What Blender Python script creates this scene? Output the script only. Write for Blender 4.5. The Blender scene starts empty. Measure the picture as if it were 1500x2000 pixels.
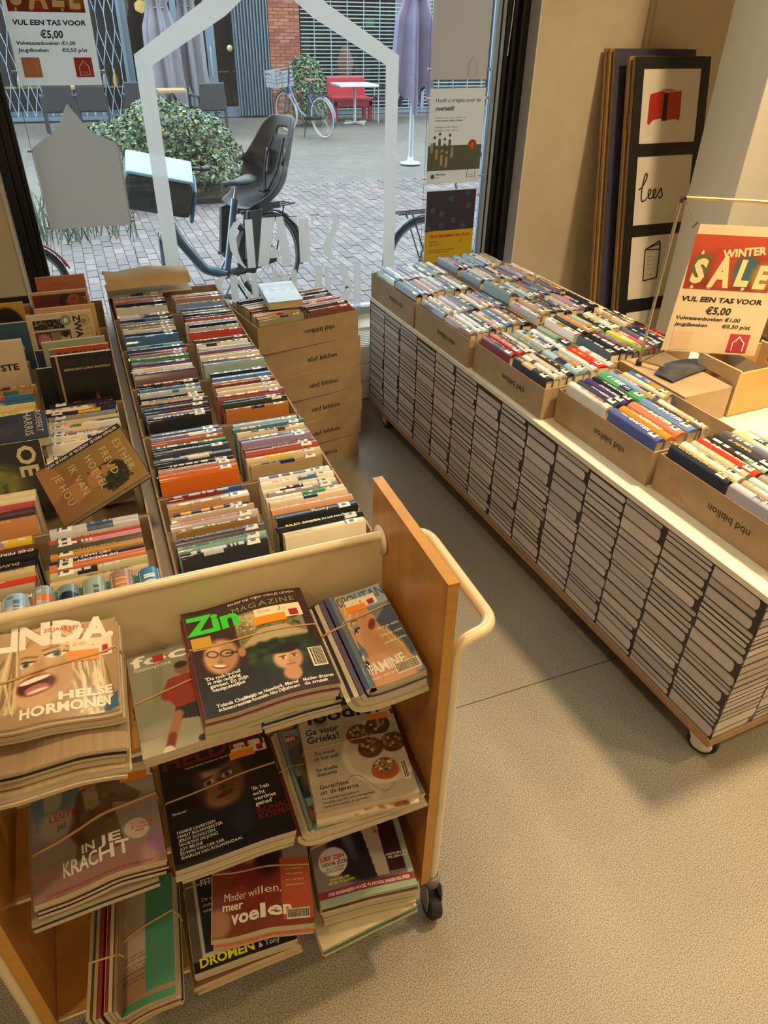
import bpy, math, random
import numpy as np
from mathutils import Matrix, Vector

SC = bpy.context.scene
COL = SC.collection
R = math.radians

# ------------------------------------------------------------------ camera
def set_camera():
    f, th, yaw, roll = 1407.46, R(34.845), R(22.298), R(1.315)
    fw = Vector((math.sin(yaw)*math.cos(th), math.cos(yaw)*math.cos(th), -math.sin(th)))
    r0 = Vector((math.cos(yaw), -math.sin(yaw), 0)); u0 = r0.cross(fw)
    r = math.cos(roll)*r0 + math.sin(roll)*u0
    u = -math.sin(roll)*r0 + math.cos(roll)*u0
    cam = bpy.data.cameras.new('camera'); o = bpy.data.objects.new('camera', cam); COL.objects.link(o)
    m = Matrix.Identity(4)
    for i in range(3):
        m[i][0] = r[i]; m[i][1] = u[i]; m[i][2] = -fw[i]
    m[0][3], m[1][3], m[2][3] = 0, 0, 2.0
    o.matrix_world = m
    cam.sensor_fit = 'VERTICAL'; cam.sensor_height = 24; cam.lens = f/2000*24
    cam.clip_start = .02; cam.clip_end = 200
    SC.camera = o
set_camera()

# ------------------------------------------------------------------ world, lamps, exposure
SC.view_settings.view_transform = 'Standard'
SC.view_settings.look = 'None'
SC.view_settings.gamma = 1
SC.view_settings.use_curve_mapping = False
SC.view_settings.exposure = .22
SC.cycles.use_denoising = True
SC.cycles.max_bounces = 7
SC.cycles.use_adaptive_sampling = True
SC.cycles.adaptive_threshold = .025
SC.cycles.transparent_max_bounces = 16
SC.cycles.caustics_reflective = False
SC.cycles.caustics_refractive = False
SC.cycles.sample_clamp_indirect = 6

W = bpy.data.worlds.new('overcast_sky'); SC.world = W; W.use_nodes = True
_nt = W.node_tree; _nt.nodes.clear()
_bg = _nt.nodes.new('ShaderNodeBackground'); _out = _nt.nodes.new('ShaderNodeOutputWorld')
_bg.inputs[0].default_value = (.80, .92, 1.0, 1); _bg.inputs[1].default_value = 6.4
_nt.links.new(_bg.outputs[0], _out.inputs[0])

def area(name, loc, size, power, col, target=None, size_y=None, spread=180, portal=False):
    l = bpy.data.lights.new(name, 'AREA'); l.energy = power; l.color = col
    l.shape = 'RECTANGLE' if size_y else 'DISK'; l.size = size
    if size_y: l.size_y = size_y
    l.spread = R(spread)
    o = bpy.data.objects.new(name, l); COL.objects.link(o); o.location = loc
    d = Vector(target or (loc[0], loc[1], 0)) - Vector(loc)
    o.rotation_euler = d.to_track_quat('-Z', 'Y').to_euler()
    if portal: l.cycles.is_portal = True
    return o
area('window_portal', (1.11, 4.30, 1.7), 2.9, 1, (1, 1, 1), (1.11, 0, 1.7), 2.55, portal=True)
WARM = (1.0, .74, .41)
LAMPS = [(2.3, 1.2, 38, 105), (2.9, -.2, 24, 110), (.1, 1.3, 8, 120), (-1.6, .2, 14, 150), (.1, -1.2, 14, 150), (3.12, 2.35, 30, 150), (2.5, -1.3, 16, 150)]  # fifth onward: unseen fill, added to brighten the back wall and posters
for _x, _y, _p, _s in LAMPS:
    area('ceiling_and_fill_light', (_x, _y, 3.13), .26, _p, WARM, spread=_s)

# ------------------------------------------------------------------ helpers
def lin(c):
    return tuple((x/12.92 if x <= .04045 else ((x+.055)/1.055)**2.4) for x in c)
def rgb(h):
    return tuple(int(h[i:i+2], 16)/255 for i in (0, 2, 4))

def empty(name, loc=(0, 0, 0), rz=0, parent=None):
    o = bpy.data.objects.new(name, None); COL.objects.link(o)
    o.location = loc; o.rotation_euler = (0, 0, rz); o.empty_display_size = .05
    if parent: o.parent = parent
    return o
def tag(o, label=None, cat=None, group=None, kind=None):
    if label: o['label'] = label
    if cat: o['category'] = cat
    if group: o['group'] = group
    if kind: o['kind'] = kind
    return o
def thing(name, label, cat, loc=(0, 0, 0), rz=0, group=None):
    return tag(empty(name, loc, rz), label, cat, group)

class MB:
    def __init__(s): s.v = []; s.f = []; s.c = []; s.s = []
    def add(s, vs, fs, M=None, col=None, smooth=False):
        b = len(s.v)
        if M is not None: vs = [M @ Vector(p) for p in vs]
        s.v += [tuple(p) for p in vs]; s.f += [tuple(b+i for i in q) for q in fs]
        s.c += [col]*len(fs); s.s += [smooth]*len(fs)
        return s
    def box(s, x0, x1, y0, y1, z0, z1, M=None, col=None):
        v = [(x, y, z) for z in (z0, z1) for y in (y0, y1) for x in (x0, x1)]
        return s.add(v, [(0, 2, 3, 1), (4, 5, 7, 6), (0, 1, 5, 4), (2, 6, 7, 3), (0, 4, 6, 2), (1, 3, 7, 5)], M, col)
    def tube(s, pts, r, n=8, closed=False, M=None, col=None, flat=None):
        P = [Vector(p) for p in pts]; k = len(P)
        rr = r if isinstance(r, (list, tuple)) else [r]*k
        vs = []; up = None
        for i in range(k):
            a = P[(i-1) % k] if (closed or i > 0) else P[i]
            b = P[(i+1) % k] if (closed or i < k-1) else P[i]
            t = (b-a).normalized()
            if up is None:
                up = t.orthogonal().normalized()
            up = (up - t*up.dot(t))
            up = up.normalized() if up.length > 1e-6 else t.orthogonal().normalized()
            w = t.cross(up)
            for j in range(n):
                an = 2*math.pi*j/n
                vs.append(P[i] + (up*math.cos(an) + w*math.sin(an))*rr[i])
        fs = []
        for i in range(k if closed else k-1):
            for j in range(n):
                a = i*n+j; b = i*n+(j+1) % n; c = ((i+1) % k)*n+(j+1) % n; d = ((i+1) % k)*n+j
                fs.append((a, b, c, d))
        s.add(vs, fs, M, col, True)
        if not closed:
            s.add(vs[:n], [tuple(range(n))[::-1]], M, col); s.add(vs[-n:], [tuple(range(n))], M, col)
        return s
    def lathe(s, prof, n=16, M=None, col=None, smooth=True):
        vs = []; fs = []
        for r, z in prof:
            for j in range(n):
                a = 2*math.pi*j/n; vs.append((r*math.cos(a), r*math.sin(a), z))
        for i in range(len(prof)-1):
            for j in range(n):
                fs.append((i*n+j, i*n+(j+1) % n, (i+1)*n+(j+1) % n, (i+1)*n+j))
        s.add(vs, fs, M, col, smooth)
        if prof[0][0] > 1e-5: s.add(vs[:n], [tuple(range(n))[::-1]], M, col)
        if prof[-1][0] > 1e-5: s.add(vs[-n:], [tuple(range(n))], M, col)
        return s
    def prism(s, poly, z0, z1, M=None, col=None):
        n = len(poly)
        ar = sum(poly[i][0]*poly[(i+1) % n][1]-poly[(i+1) % n][0]*poly[i][1] for i in range(n))
        if ar < 0: poly = poly[::-1]
        v = [(x, y, z0) for x, y in poly] + [(x, y, z1) for x, y in poly]
        f = [tuple(range(n))[::-1], tuple(range(n, 2*n))] + [(i, (i+1) % n, n+(i+1) % n, n+i) for i in range(n)]
        return s.add(v, f, M, col)
    def mesh(s, name):
        me = bpy.data.meshes.new(name); me.from_pydata(s.v, [], s.f)
        if any(s.s): me.polygons.foreach_set('use_smooth', s.s)
        if any(c is not None for c in s.c):
            at = me.color_attributes.new('Col', 'FLOAT_COLOR', 'CORNER')
            cs = np.array([(*(c if c is not None else (.5, .5, .5)), 1) for c in s.c], 'f')
            cs = np.repeat(cs, [len(q) for q in s.f], axis=0)
            at.data.foreach_set('color', cs.ravel())
        me.update()
        return me
    def build(s, name, mat, parent=None, M=None, bevel=0, loc=None, rz=None):
        me = s.mesh(name); me.materials.append(mat)
        o = bpy.data.objects.new(name, me); COL.objects.link(o)
        if parent: o.parent = parent
        if M is not None: o.matrix_local = M
        if loc is not None: o.location = loc
        if rz is not None: o.rotation_euler = (0, 0, rz)
        if bevel:
            b = o.modifiers.new('soft_edge', 'BEVEL'); b.width = bevel; b.segments = 2; b.limit_method = 'ANGLE'
        return o
def inst(name, me, parent=None, loc=None, M=None):
    o = bpy.data.objects.new(name, me); COL.objects.link(o)
    if parent: o.parent = parent
    if loc is not None: o.location = loc
    if M is not None: o.matrix_local = M
    return o
def T(x, y, z): return Matrix.Translation((x, y, z))
def RX(d): return Matrix.Rotation(R(d), 4, 'X')
def RY(d): return Matrix.Rotation(R(d), 4, 'Y')
def RZ(d): return Matrix.Rotation(R(d), 4, 'Z')
def frame(o, x, y, z=None):
    x = Vector(x).normalized(); y = Vector(y); y = (y - x*y.dot(x)).normalized(); z = x.cross(y)
    m = Matrix.Identity(4)
    for i in range(3): m[i][0] = x[i]; m[i][1] = y[i]; m[i][2] = z[i]; m[i][3] = o[i]
    return m

# ------------------------------------------------------------------ materials
MATS = {}
def mat(name, c, rough=.5, metal=0., coat=0., nscale=0, namt=0., bump=0., c2=None, spec=.5, sheen=0., coord='Object', stretch=None, detail=3):
    if name in MATS: return MATS[name]
    m = bpy.data.materials.new(name); m.use_nodes = True; nt = m.node_tree; b = nt.nodes['Principled BSDF']
    c = lin(c); b.inputs['Base Color'].default_value = (*c, 1)
    b.inputs['Roughness'].default_value = rough; b.inputs['Metallic'].default_value = metal
    b.inputs['Coat Weight'].default_value = coat; b.inputs['Coat Roughness'].default_value = .12
    b.inputs['Specular IOR Level'].default_value = spec
    if nscale:
        tc = nt.nodes.new('ShaderNodeTexCoord'); mp = nt.nodes.new('ShaderNodeMapping')
        nt.links.new(tc.outputs[coord], mp.inputs[0])
        if stretch: mp.inputs['Scale'].default_value = stretch
        n = nt.nodes.new('ShaderNodeTexNoise'); n.inputs['Scale'].default_value = nscale; n.inputs['Detail'].default_value = detail
        nt.links.new(mp.outputs[0], n.inputs['Vector'])
        rp = nt.nodes.new('ShaderNodeValToRGB')
        k2 = lin(c2) if c2 else tuple(x*(1-namt) for x in c)
        rp.color_ramp.elements[0].color = (*k2, 1); rp.color_ramp.elements[0].position = .35
        rp.color_ramp.elements[1].color = (*c, 1); rp.color_ramp.elements[1].position = .65
        nt.links.new(n.outputs[0], rp.inputs[0]); nt.links.new(rp.outputs[0], b.inputs['Base Color'])
        if bump:
            bm = nt.nodes.new('ShaderNodeBump'); bm.inputs['Strength'].default_value = bump; bm.inputs['Distance'].default_value = .01
            nt.links.new(n.outputs[0], bm.inputs['Height']); nt.links.new(bm.outputs[0], b.inputs['Normal'])
    MATS[name] = m
    return m
def vmat(name, rough=.5, coat=0., bump=0., bscale=60, coatr=.1, var=0., metal=0., spec=.5):
    if name in MATS: return MATS[name]
    m = bpy.data.materials.new(name); m.use_nodes = True; nt = m.node_tree; b = nt.nodes['Principled BSDF']
    a = nt.nodes.new('ShaderNodeAttribute'); a.attribute_name = 'Col'
    b.inputs['Roughness'].default_value = rough; b.inputs['Metallic'].default_value = metal
    b.inputs['Coat Weight'].default_value = coat; b.inputs['Coat Roughness'].default_value = coatr
    b.inputs['Specular IOR Level'].default_value = spec
    src = a.outputs['Color']
    if bump or var:
        tc = nt.nodes.new('ShaderNodeTexCoord'); n = nt.nodes.new('ShaderNodeTexNoise'); n.inputs['Scale'].default_value = bscale
        nt.links.new(tc.outputs['Object'], n.inputs['Vector'])
        if var:
            mx = nt.nodes.new('ShaderNodeMix'); mx.data_type = 'RGBA'; mx.blend_type = 'MULTIPLY'; mx.inputs[0].default_value = var
            nt.links.new(src, mx.inputs[6]); nt.links.new(n.outputs['Color'], mx.inputs[7]); src = mx.outputs[2]
        if bump:
            bm = nt.nodes.new('ShaderNodeBump'); bm.inputs['Strength'].default_value = bump; bm.inputs['Distance'].default_value = .004
            nt.links.new(n.outputs[0], bm.inputs['Height']); nt.links.new(bm.outputs[0], b.inputs['Normal'])
            nt.links.new(bm.outputs[0], b.inputs['Coat Normal'])
    nt.links.new(src, b.inputs['Base Color'])
    MATS[name] = m
    return m
def mixglass(name, tint, refl_rough=.02, film=0., filmcol=(.8, .8, .8), refl=1.0, tl=.5):
    """thin pane: clear to straight rays, mirror by Fresnel, optional milky share"""
    if name in MATS: return MATS[name]
    m = bpy.data.materials.new(name); m.use_nodes = True; nt = m.node_tree; nt.nodes.clear()
    o = nt.nodes.new('ShaderNodeOutputMaterial'); t = nt.nodes.new('ShaderNodeBsdfTransparent'); t.inputs[0].default_value = (*tint, 1)
    g = nt.nodes.new('ShaderNodeBsdfGlossy'); g.inputs['Roughness'].default_value = refl_rough; g.inputs[0].default_value = (refl, refl, refl, 1)
    fr = nt.nodes.new('ShaderNodeFresnel'); fr.inputs[0].default_value = 1.45
    mx = nt.nodes.new('ShaderNodeMixShader')
    nt.links.new(fr.outputs[0], mx.inputs[0]); nt.links.new(t.outputs[0], mx.inputs[1]); nt.links.new(g.outputs[0], mx.inputs[2])
    last = mx
    if film:
        d = nt.nodes.new('ShaderNodeBsdfDiffuse'); d.inputs[0].default_value = (*lin(filmcol), 1)
        tr = nt.nodes.new('ShaderNodeBsdfTranslucent'); tr.inputs[0].default_value = (*lin(filmcol), 1)
        m1 = nt.nodes.new('ShaderNodeMixShader'); m1.inputs[0].default_value = tl
        nt.links.new(d.outputs[0], m1.inputs[1]); nt.links.new(tr.outputs[0], m1.inputs[2])
        m2 = nt.nodes.new('ShaderNodeMixShader'); m2.inputs[0].default_value = film
        nt.links.new(mx.outputs[0], m2.inputs[1]); nt.links.new(m1.outputs[0], m2.inputs[2]); last = m2
    nt.links.new(last.outputs[0], o.inputs[0])
    MATS[name] = m
    return m
def sheet_mat(name, c, tl=.45):
    """thin paper or card: reflects from the front, lets some daylight through from behind"""
    if name in MATS: return MATS[name]
    m = bpy.data.materials.new(name); m.use_nodes = True; nt = m.node_tree; nt.nodes.clear(); o = nt.nodes.new('ShaderNodeOutputMaterial')
    tc = nt.nodes.new('ShaderNodeTexCoord'); n = nt.nodes.new('ShaderNodeTexNoise'); n.inputs['Scale'].default_value = 7; nt.links.new(tc.outputs['Object'], n.inputs['Vector'])
    r = nt.nodes.new('ShaderNodeValToRGB'); k = lin(c); r.color_ramp.elements[0].color = (*(x*.95 for x in k), 1); r.color_ramp.elements[1].color = (*k, 1); nt.links.new(n.outputs[0], r.inputs[0])
    d = nt.nodes.new('ShaderNodeBsdfDiffuse'); t = nt.nodes.new('ShaderNodeBsdfTranslucent'); x = nt.nodes.new('ShaderNodeMixShader'); x.inputs[0].default_value = tl
    nt.links.new(r.outputs[0], d.inputs[0]); nt.links.new(r.outputs[0], t.inputs[0]); nt.links.new(d.outputs[0], x.inputs[1]); nt.links.new(t.outputs[0], x.inputs[2]); nt.links.new(x.outputs[0], o.inputs[0])
    MATS[name] = m
    return m
def emat(name, c, e):
    m = bpy.data.materials.new(name); m.use_nodes = True; b = m.node_tree.nodes['Principled BSDF']
    b.inputs['Base Color'].default_value = (*lin(c), 1); b.inputs['Emission Color'].default_value = (*lin(c), 1); b.inputs['Emission Strength'].default_value = e
    return m

# ------------------------------------------------------------------ lettering
_TX = {}
def text_data(s, bold=0., shear=0., space=1.):
    k = (s, bold, shear, space)
    if k in _TX: return _TX[k]
    cu = bpy.data.curves.new('type', 'FONT'); cu.body = s; cu.size = 1; cu.offset = bold; cu.shear = shear
    cu.space_character = space; cu.resolution_u = 2; cu.fill_mode = 'FRONT'
    o = bpy.data.objects.new('type', cu)
    me = bpy.data.meshes.new_from_object(o)
    v = np.array([x.co[:2] for x in me.vertices]) if len(me.vertices) else np.zeros((1, 2))
    f = [tuple(p.vertices) for p in me.polygons]
    bpy.data.objects.remove(o); bpy.data.curves.remove(cu); bpy.data.meshes.remove(me)
    lo, hi = v.min(0), v.max(0)
    _TX[k] = (v, f, lo, hi)
    return _TX[k]
def lettering(s, m, parent, place, x, y, h=None, w=None, align='l', bold=.01, shear=0., space=1., rot=0., name='lettering', lift=.0006, maxw=None):
    """flat type; place = Matrix (xy plane) or fn(x, y, lift)->Vector; h = cap height, w = fit to this width"""
    v, f, lo, hi = text_data(s, bold, shear, space)
    sz = (hi-lo)
    k = (h/.73) if h else w/max(sz[0], 1e-6)
    kx = k
    if h and w: kx = w/sz[0]
    p = v.copy(); p[:, 0] -= lo[0]
    if align == 'c': p[:, 0] -= sz[0]/2
    if align == 'r': p[:, 0] -= sz[0]
    p[:, 0] *= kx; p[:, 1] *= k
    c, sn = math.cos(R(rot)), math.sin(R(rot))
    X = x + p[:, 0]*c - p[:, 1]*sn; Y = y + p[:, 0]*sn + p[:, 1]*c
    if callable(place): vs = [place(a, b, lift) for a, b in zip(X, Y)]
    else: vs = [place @ Vector((a, b, lift)) for a, b in zip(X, Y)]
    return MB().add(vs, f).build(name, m, parent)
BLACK = mat('print_black', (.07, .06, .06), .45); WHITE = mat('print_white', (.93, .92, .88), .45)
# ------------------------------------------------------------------ the room
m_floor = bpy.data.materials.new('speckled_linoleum'); m_floor.use_nodes = True
def _floor():
    nt = m_floor.node_tree; b = nt.nodes['Principled BSDF']; tc = nt.nodes.new('ShaderNodeTexCoord')
    n1 = nt.nodes.new('ShaderNodeTexNoise'); n1.inputs['Scale'].default_value = 310; n1.inputs['Detail'].default_value = 2
    n2 = nt.nodes.new('ShaderNodeTexNoise'); n2.inputs['Scale'].default_value = 2.2; n2.inputs['Detail'].default_value = 3
    r = nt.nodes.new('ShaderNodeValToRGB'); e = r.color_ramp.elements
    e[0].position = .38; e[0].color = (*lin((.43, .395, .345)), 1); e[1].position = .60; e[1].color = (*lin((.67, .64, .585)), 1)
    mx = nt.nodes.new('ShaderNodeMix'); mx.data_type = 'RGBA'; mx.blend_type = 'MULTIPLY'; mx.inputs[0].default_value = .15
    for n in (n1, n2): nt.links.new(tc.outputs['Object'], n.inputs['Vector'])
    nt.links.new(n1.outputs[0], r.inputs[0]); nt.links.new(r.outputs[0], mx.inputs[6]); nt.links.new(n2.outputs[0], mx.inputs[7])
    nt.links.new(mx.outputs[2], b.inputs['Base Color']); b.inputs['Roughness'].default_value = .48
    b.inputs['Specular IOR Level'].default_value = .35
_floor()
m_wall = mat('cream_wall', (.86, .82, .74), .85, nscale=9, namt=.05)
m_white = mat('white_lacquer', (.90, .91, .91), .45, nscale=4, namt=.03)
m_black = mat('black_frame', (.09, .095, .10), .38, nscale=6, namt=.2)
m_ceil = mat('ceiling_white', (.90, .88, .84), .9, nscale=3, namt=.03)
YW, YG = 4.16, 4.36
XL, XR, ZT = -.335, 2.572, 3.0
def struct(name, mb, m, label, cat, **k):
    return tag(mb.build(name, m, **k), label, cat, kind='structure')
struct('floor', MB().box(-2.8, 4.6, -2.2, 4.36, -.1, 0), m_floor, 'beige speckled linoleum floor of the room', 'floor')
struct('floor_seam', MB().box(-2.8, 4.6, 1.452, 1.456, 0, .0006), mat('seam', (.30, .27, .23), .7), 'thin dark welded seam across the speckled floor', 'floor')
w = MB()
w.box(-2.8, XL, YW, YG+.14, 0, 3.2); w.box(XR, 4.6, YW, YG+.14, 0, 3.2); w.box(XL, XR, YW, YG+.14, ZT, 3.2)
struct('wall_window', w, m_wall, 'cream wall around the tall shop window', 'wall')
struct('wall_side', MB().box(4.6, 4.75, -2.2, YG+.14, 0, 3.2), m_wall, 'cream side wall beyond the potted palm', 'wall')
struct('wall_opposite', MB().box(-2.95, -2.8, -2.2, YG+.14, 0, 3.2), m_wall, 'cream wall on the far side of the book table', 'wall')
struct('wall_rear', MB().box(-2.95, 4.75, -2.35, -2.2, 0, 3.2), m_wall, 'cream wall behind the photographer', 'wall')
struct('ceiling', MB().box(-2.95, 4.75, -2.35, YG+.14, 3.2, 3.3), m_ceil, 'white ceiling with round warm lamps', 'ceiling')
struct('upper_storeys', MB().box(-9, 13, -2.35, YG+.15, 3.32, 10.5), mat('house_brick', (.50, .40, .35), .9, nscale=12, namt=.2), 'brick upper storeys of this building above the room', 'building')
for _x0, _x1 in ((-9, -2.96), (4.76, 13)): struct('wall_outside', MB().box(_x0, _x1, -2.35, YG+.15, 0, 3.32), MATS['house_brick'], 'brick street wall of this building beyond the %s end of the room' % ('table' if _x0 < 0 else 'pillar'), 'wall')
tr = MB(); tr.box(XR-.008, XR+.0, YW-.004, YG, .36, ZT)
struct('trim_1', tr, m_white, 'white lacquered reveal between window frame and cream wall', 'trim')
tr = MB(); tr.box(XL, XL+.012, YW-.006, YG, .36, ZT)
struct('trim_2', tr, m_white, 'thin white reveal beside the book table', 'trim')
m_bulb = emat('warm_lamp_glass', (1, .85, .6), 8)
for i, (x, y, p, _s) in enumerate(LAMPS):
    l = thing('ceiling_and_fill_lamp', 'round white recessed lamp in the ceiling, %s of seven' % ('first', 'second', 'third', 'fourth', 'fifth', 'sixth', 'last')[i], 'lamp', (x, y, 3.14), group='ceiling lamps')
    MB().lathe([(.135, .06), (.16, .06), (.16, 0), (.145, -.004), (.135, .0), (.135, .06)], 24).build('lamp_ring', m_white, l)
    MB().lathe([(.134, .03), (.134, .034)], 24).build('lamp_glass', m_bulb, l)

# the window: frame, sill, pane
wr = tag(empty('window_1'), 'tall shop window with black frame and house outline film', 'window', kind='structure')
def fr(name, *b): return MB().box(*b).build(name, m_black, wr, bevel=.004)
fr('frame_post', XL+.012, XL+.055, YG-.09, YG, .36, ZT); fr('frame_post', XL+.055, XL+.095, YG-.06, YG, .36, ZT); fr('frame_post', XL+.095, XL+.118, YG-.035, YG+.02, .36, ZT)
fr('frame_post', XR-.055, XR-.008, YG-.10, YG, .36, ZT); fr('frame_post', XR-.085, XR-.055, YG-.06, YG, .36, ZT); fr('frame_post', XR-.112, XR-.085, YG-.035, YG+.02, .36, ZT)
m_blue = mat('pale_blue_metal', (.58, .67, .76), .4, nscale=5, namt=.05)
MB().box(XR-.17, XR-.112, YG-.02, YG+.03, .36, ZT).build('frame_stile', m_blue, wr, bevel=.003)
MB().box(XR-.145, XR-.138, YG-.026, YG-.02, .36, ZT).build('gasket', m_black, wr)
fr('frame_rail', XL, XR, YG-.05, YG+.03, ZT-.1, ZT)
MB().box(XL, XR, YG-.03, YG+.05, .36, .412).build('frame_rail', m_blue, wr)
MB().box(XL+.1, XR-.15, YG+.004, YG+.012, .40, ZT-.08).build('pane', mixglass('window_glass', (.93, .97, .97), film=.004, filmcol=(.85, .9, .95), refl=.7), wr)
struct('window_sill', MB().box(XL, XR, YW-.05, YG-.03, .30, .362), m_white, 'white window sill above the convector grille', 'window sill')
# the convector bench below the window
cv = thing('convector', 'white convector bench with slotted top grille under the window', 'radiator', (0, 0, 0))
MB().box(XL+.02, XR-.02, 3.86, 4.10, 0, .325).build('body', m_white, cv)
m_cream = mat('cream_enamel', (.90, .85, .74), .45, nscale=4, namt=.04)
for i in range(3): MB().box(XL+.02, XR-.02, 3.848, 3.86, .006+i*.116, .114+i*.116).build('front_panel', m_cream, cv, bevel=.003)
for i in range(9): MB().box(XL+.02, XR-.02, 3.865+i*.026, 3.879+i*.026, .325, .35).build('grille_slat', m_white, cv)

# house outline and words stuck on the glass (read mirrored from inside)
m_film = mixglass('frosted_film', (.93, .93, .93), film=.92, filmcol=(.86, .83, .80), refl_rough=.3, tl=.72)
fl = thing('house_outline_film', 'frosted white gabled house outline stuck on the window glass', 'window film', (0, YG+.001, 0))
FZ = RX(90)   # local xy -> world xz, facing -y
def ccw(q): return q if sum(q[i][0]*q[(i+1) % len(q)][1]-q[(i+1) % len(q)][0]*q[i][1] for i in range(len(q))) > 0 else q[::-1]
def film(name, poly, parent): return MB().add([(a, 0, b) for a, b in ccw(poly)], [tuple(range(len(poly)))]).build(name, m_film, parent)
film('upright', [(.40, .30), (.481, .30), (.481, 1.752), (.40, 1.797)], fl)
film('upright', [(1.742, .30), (1.82, .30), (1.816, 1.795), (1.738, 1.75)], fl)
film('gable_band', [(.40, 1.797), (.481, 1.752), (.87, 1.962), (.96, 2.03), (1.02, 2.13), (1.02, 2.24), (.90, 2.12), (.78, 2.03)], fl)
film('gable_band', [(1.816, 1.795), (1.738, 1.75), (1.325, 1.962), (1.23, 2.03), (1.17, 2.13), (1.17, 2.24), (1.30, 2.11), (1.40, 2.025)], fl)
film('gable_peak', [(1.02, 2.13), (1.095, 2.22), (1.17, 2.13), (1.17, 2.24), (1.095, 2.34), (1.02, 2.24)], fl)
# stencil letters: polygons in units of letter height, mirrored as seen from inside
def arc(cx, cy, rx, ry, a0, a1, n=9): return [(cx+rx*math.cos(R(a0+(a1-a0)*i/n)), cy+ry*math.sin(R(a0+(a1-a0)*i/n))) for i in range(n+1)]
LET = {
 'D': [[(.36, 0), (.60, 0), (.60, 1), (.44, 1)][:0] or [(.40, .0), (.60, 0), (.60, 1), (.42, 1)], [(.37, 0)] + [(.30, .02), (.12, .18), (.01, .42), (.0, .62), (.04, .82), (.14, .95), (.24, 1), (.38, 1)] + [(.30, .93), (.20, .80), (.18, .60), (.19, .38), (.26, .17), (.37, 0)]],
 'A': [[(.0, 0), (.19, 0), (.36, 1), (.13, 1)], [(.44, 0), (.63, 0), (.50, 1), (.385, 1), (.365, .93)], [(.22, .16), (.40, .16), (.38, .32), (.27, .40)]],
 'T': [[(.20, 0), (.40, 0), (.39, .93), (.20, .93)], [(0, 1), (.17, 1), (.17, .82)], [(.43, 1), (.60, 1), (.43, .80)], [(0, .985), (.6, .985), (.6, 1), (0, 1)]],
 'S': [[(.0, .98), (.10, 1), (.32, 1), (.40, .86), (.38, .70), (.26, .50), (.20, .34), (.22, .12), (.30, .02), (.16, .0), (.03, .12), (.0, .30), (.06, .46), (.20, .64), (.24, .80), (.2, .93)], [(.34, .02), (.46, .02), (.42, .20)]],
 'R': [[(.40, 0), (.60, 0), (.60, 1), (.42, 1)], [(.38, 1), (.2, 1), (.05, .93), (.0, .78), (.04, .62), (.16, .52), (.22, .62), (.18, .76), (.24, .9)], [(.36, .48), (.20, .50), (-.05, 0), (.18, 0)]],
 'E': [[(.34, 0), (.54, 0), (.52, 1), (.32, 1)], [(.0, 1), (.29, 1), (.29, .9), (.1, .8)], [(.28, .44), (.28, .60), (.1, .52)], [(0, 0), (.3, 0), (.3, .1), (.1, .2)]],
 'M': [[(.0, 0), (.2, 0), (.22, 1), (.02, 1)], [(.25, .98), (.44, .5), (.58, .98), (.5, 1), (.42, .78), (.3, 1)], [(.62, 0), (.86, 0), (.8, 1), (.62, 1)]],
 'K': [[(.40, 0), (.60, 0), (.60, 1), (.42, 1)], [(.37, .5), (.2, .42), (.0, 1), (.2, 1)], [(.37, .46), (.2, .5), (-.02, 0), (.2, 0)]],
}
wd = thing('window_lettering', 'frosted stencil words STAD KAMER mirrored low on the window glass', 'lettering', (0, YG+.001, 0))
for ch, x, z, h, sx in (('D', .775, .717, .275, .242), ('A', .934, .719, .277, .34), ('T', 1.13, .722, .272, .33), ('S', 1.345, .725, .268, .27),
                    ('R', .66, .415, .268, .235), ('E', .82, .415, .268, .20), ('M', 1.01, .415, .268, .20), ('A', 1.265, .415, .27, .22), ('K', 1.435, .415, .272, .26)):
    mb = MB()
    for pl in LET[ch]: mb.add([(x+a*sx, 0, z+b*h) for a, b in ccw(pl)], [tuple(range(len(pl)))])
    mb.build('letter', m_film, wd)

# the square pillar and the leaning canvases
struct('column', MB().box(3.20, 3.60, 3.07, 3.41, 0, 3.2), mat('pillar_white', (.90, .89, .87), .7, nscale=5, namt=.03), 'square white pillar beside the leaning painted panels', 'pillar', bevel=.004)
struct('trim_3', MB().box(3.285, 3.325, YW-.02, YW, 0, 3.2), mat('grey_trunking', (.70, .65, .56), .6), 'narrow vertical cable trunking on the cream wall', 'trim')
# ------------------------------------------------------------------ books
rng = random.Random(7)
m_cover = vmat('laminated_cover', .5, .38, bump=.03, bscale=38, coatr=.04, spec=.12)
m_matte = vmat('matte_cover', .45, .25, bump=.05, bscale=40, coatr=.2)
m_page = mat('page_edges', (.87, .80, .64), .85, nscale=240, namt=.18, stretch=(.02, 1, .02))
m_stick = mat('spine_sticker', (.92, .90, .84), .3, coat=.6)
m_stickp = mat('sticker_print', (.12, .12, .14), .4)
NAMED = [('black', '17171b'), ('black', '1d1f28'), ('charcoal', '33343a'), ('navy', '1b2240'), ('navy', '232c55'), ('dark blue', '24406e'),
 ('blue', '3a6ba5'), ('pale blue', '8fb4cf'), ('teal', '2f6f74'), ('sage green', '7d9a80'), ('green', '2f7a4a'), ('dark green', '26392c'),
 ('red', 'b3261f'), ('dark red', '6e1a1c'), ('orange', 'd0671f'), ('terracotta', 'b0553a'), ('yellow', 'd9b62b'), ('mustard', 'a9832a'),
 ('cream', 'dccfae'), ('white', 'e4e2dc'), ('white', 'd8d9dc'), ('pale grey', 'b9bcc0'), ('grey', '85878c'), ('brown', '5a3a26'),
 ('tan', 'a98358'), ('purple', '5a3f78'), ('lilac', '9b86ad'), ('pink', 'c77c92'), ('maroon', '4a1c28'), ('beige', 'c2ae8c')]
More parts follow.
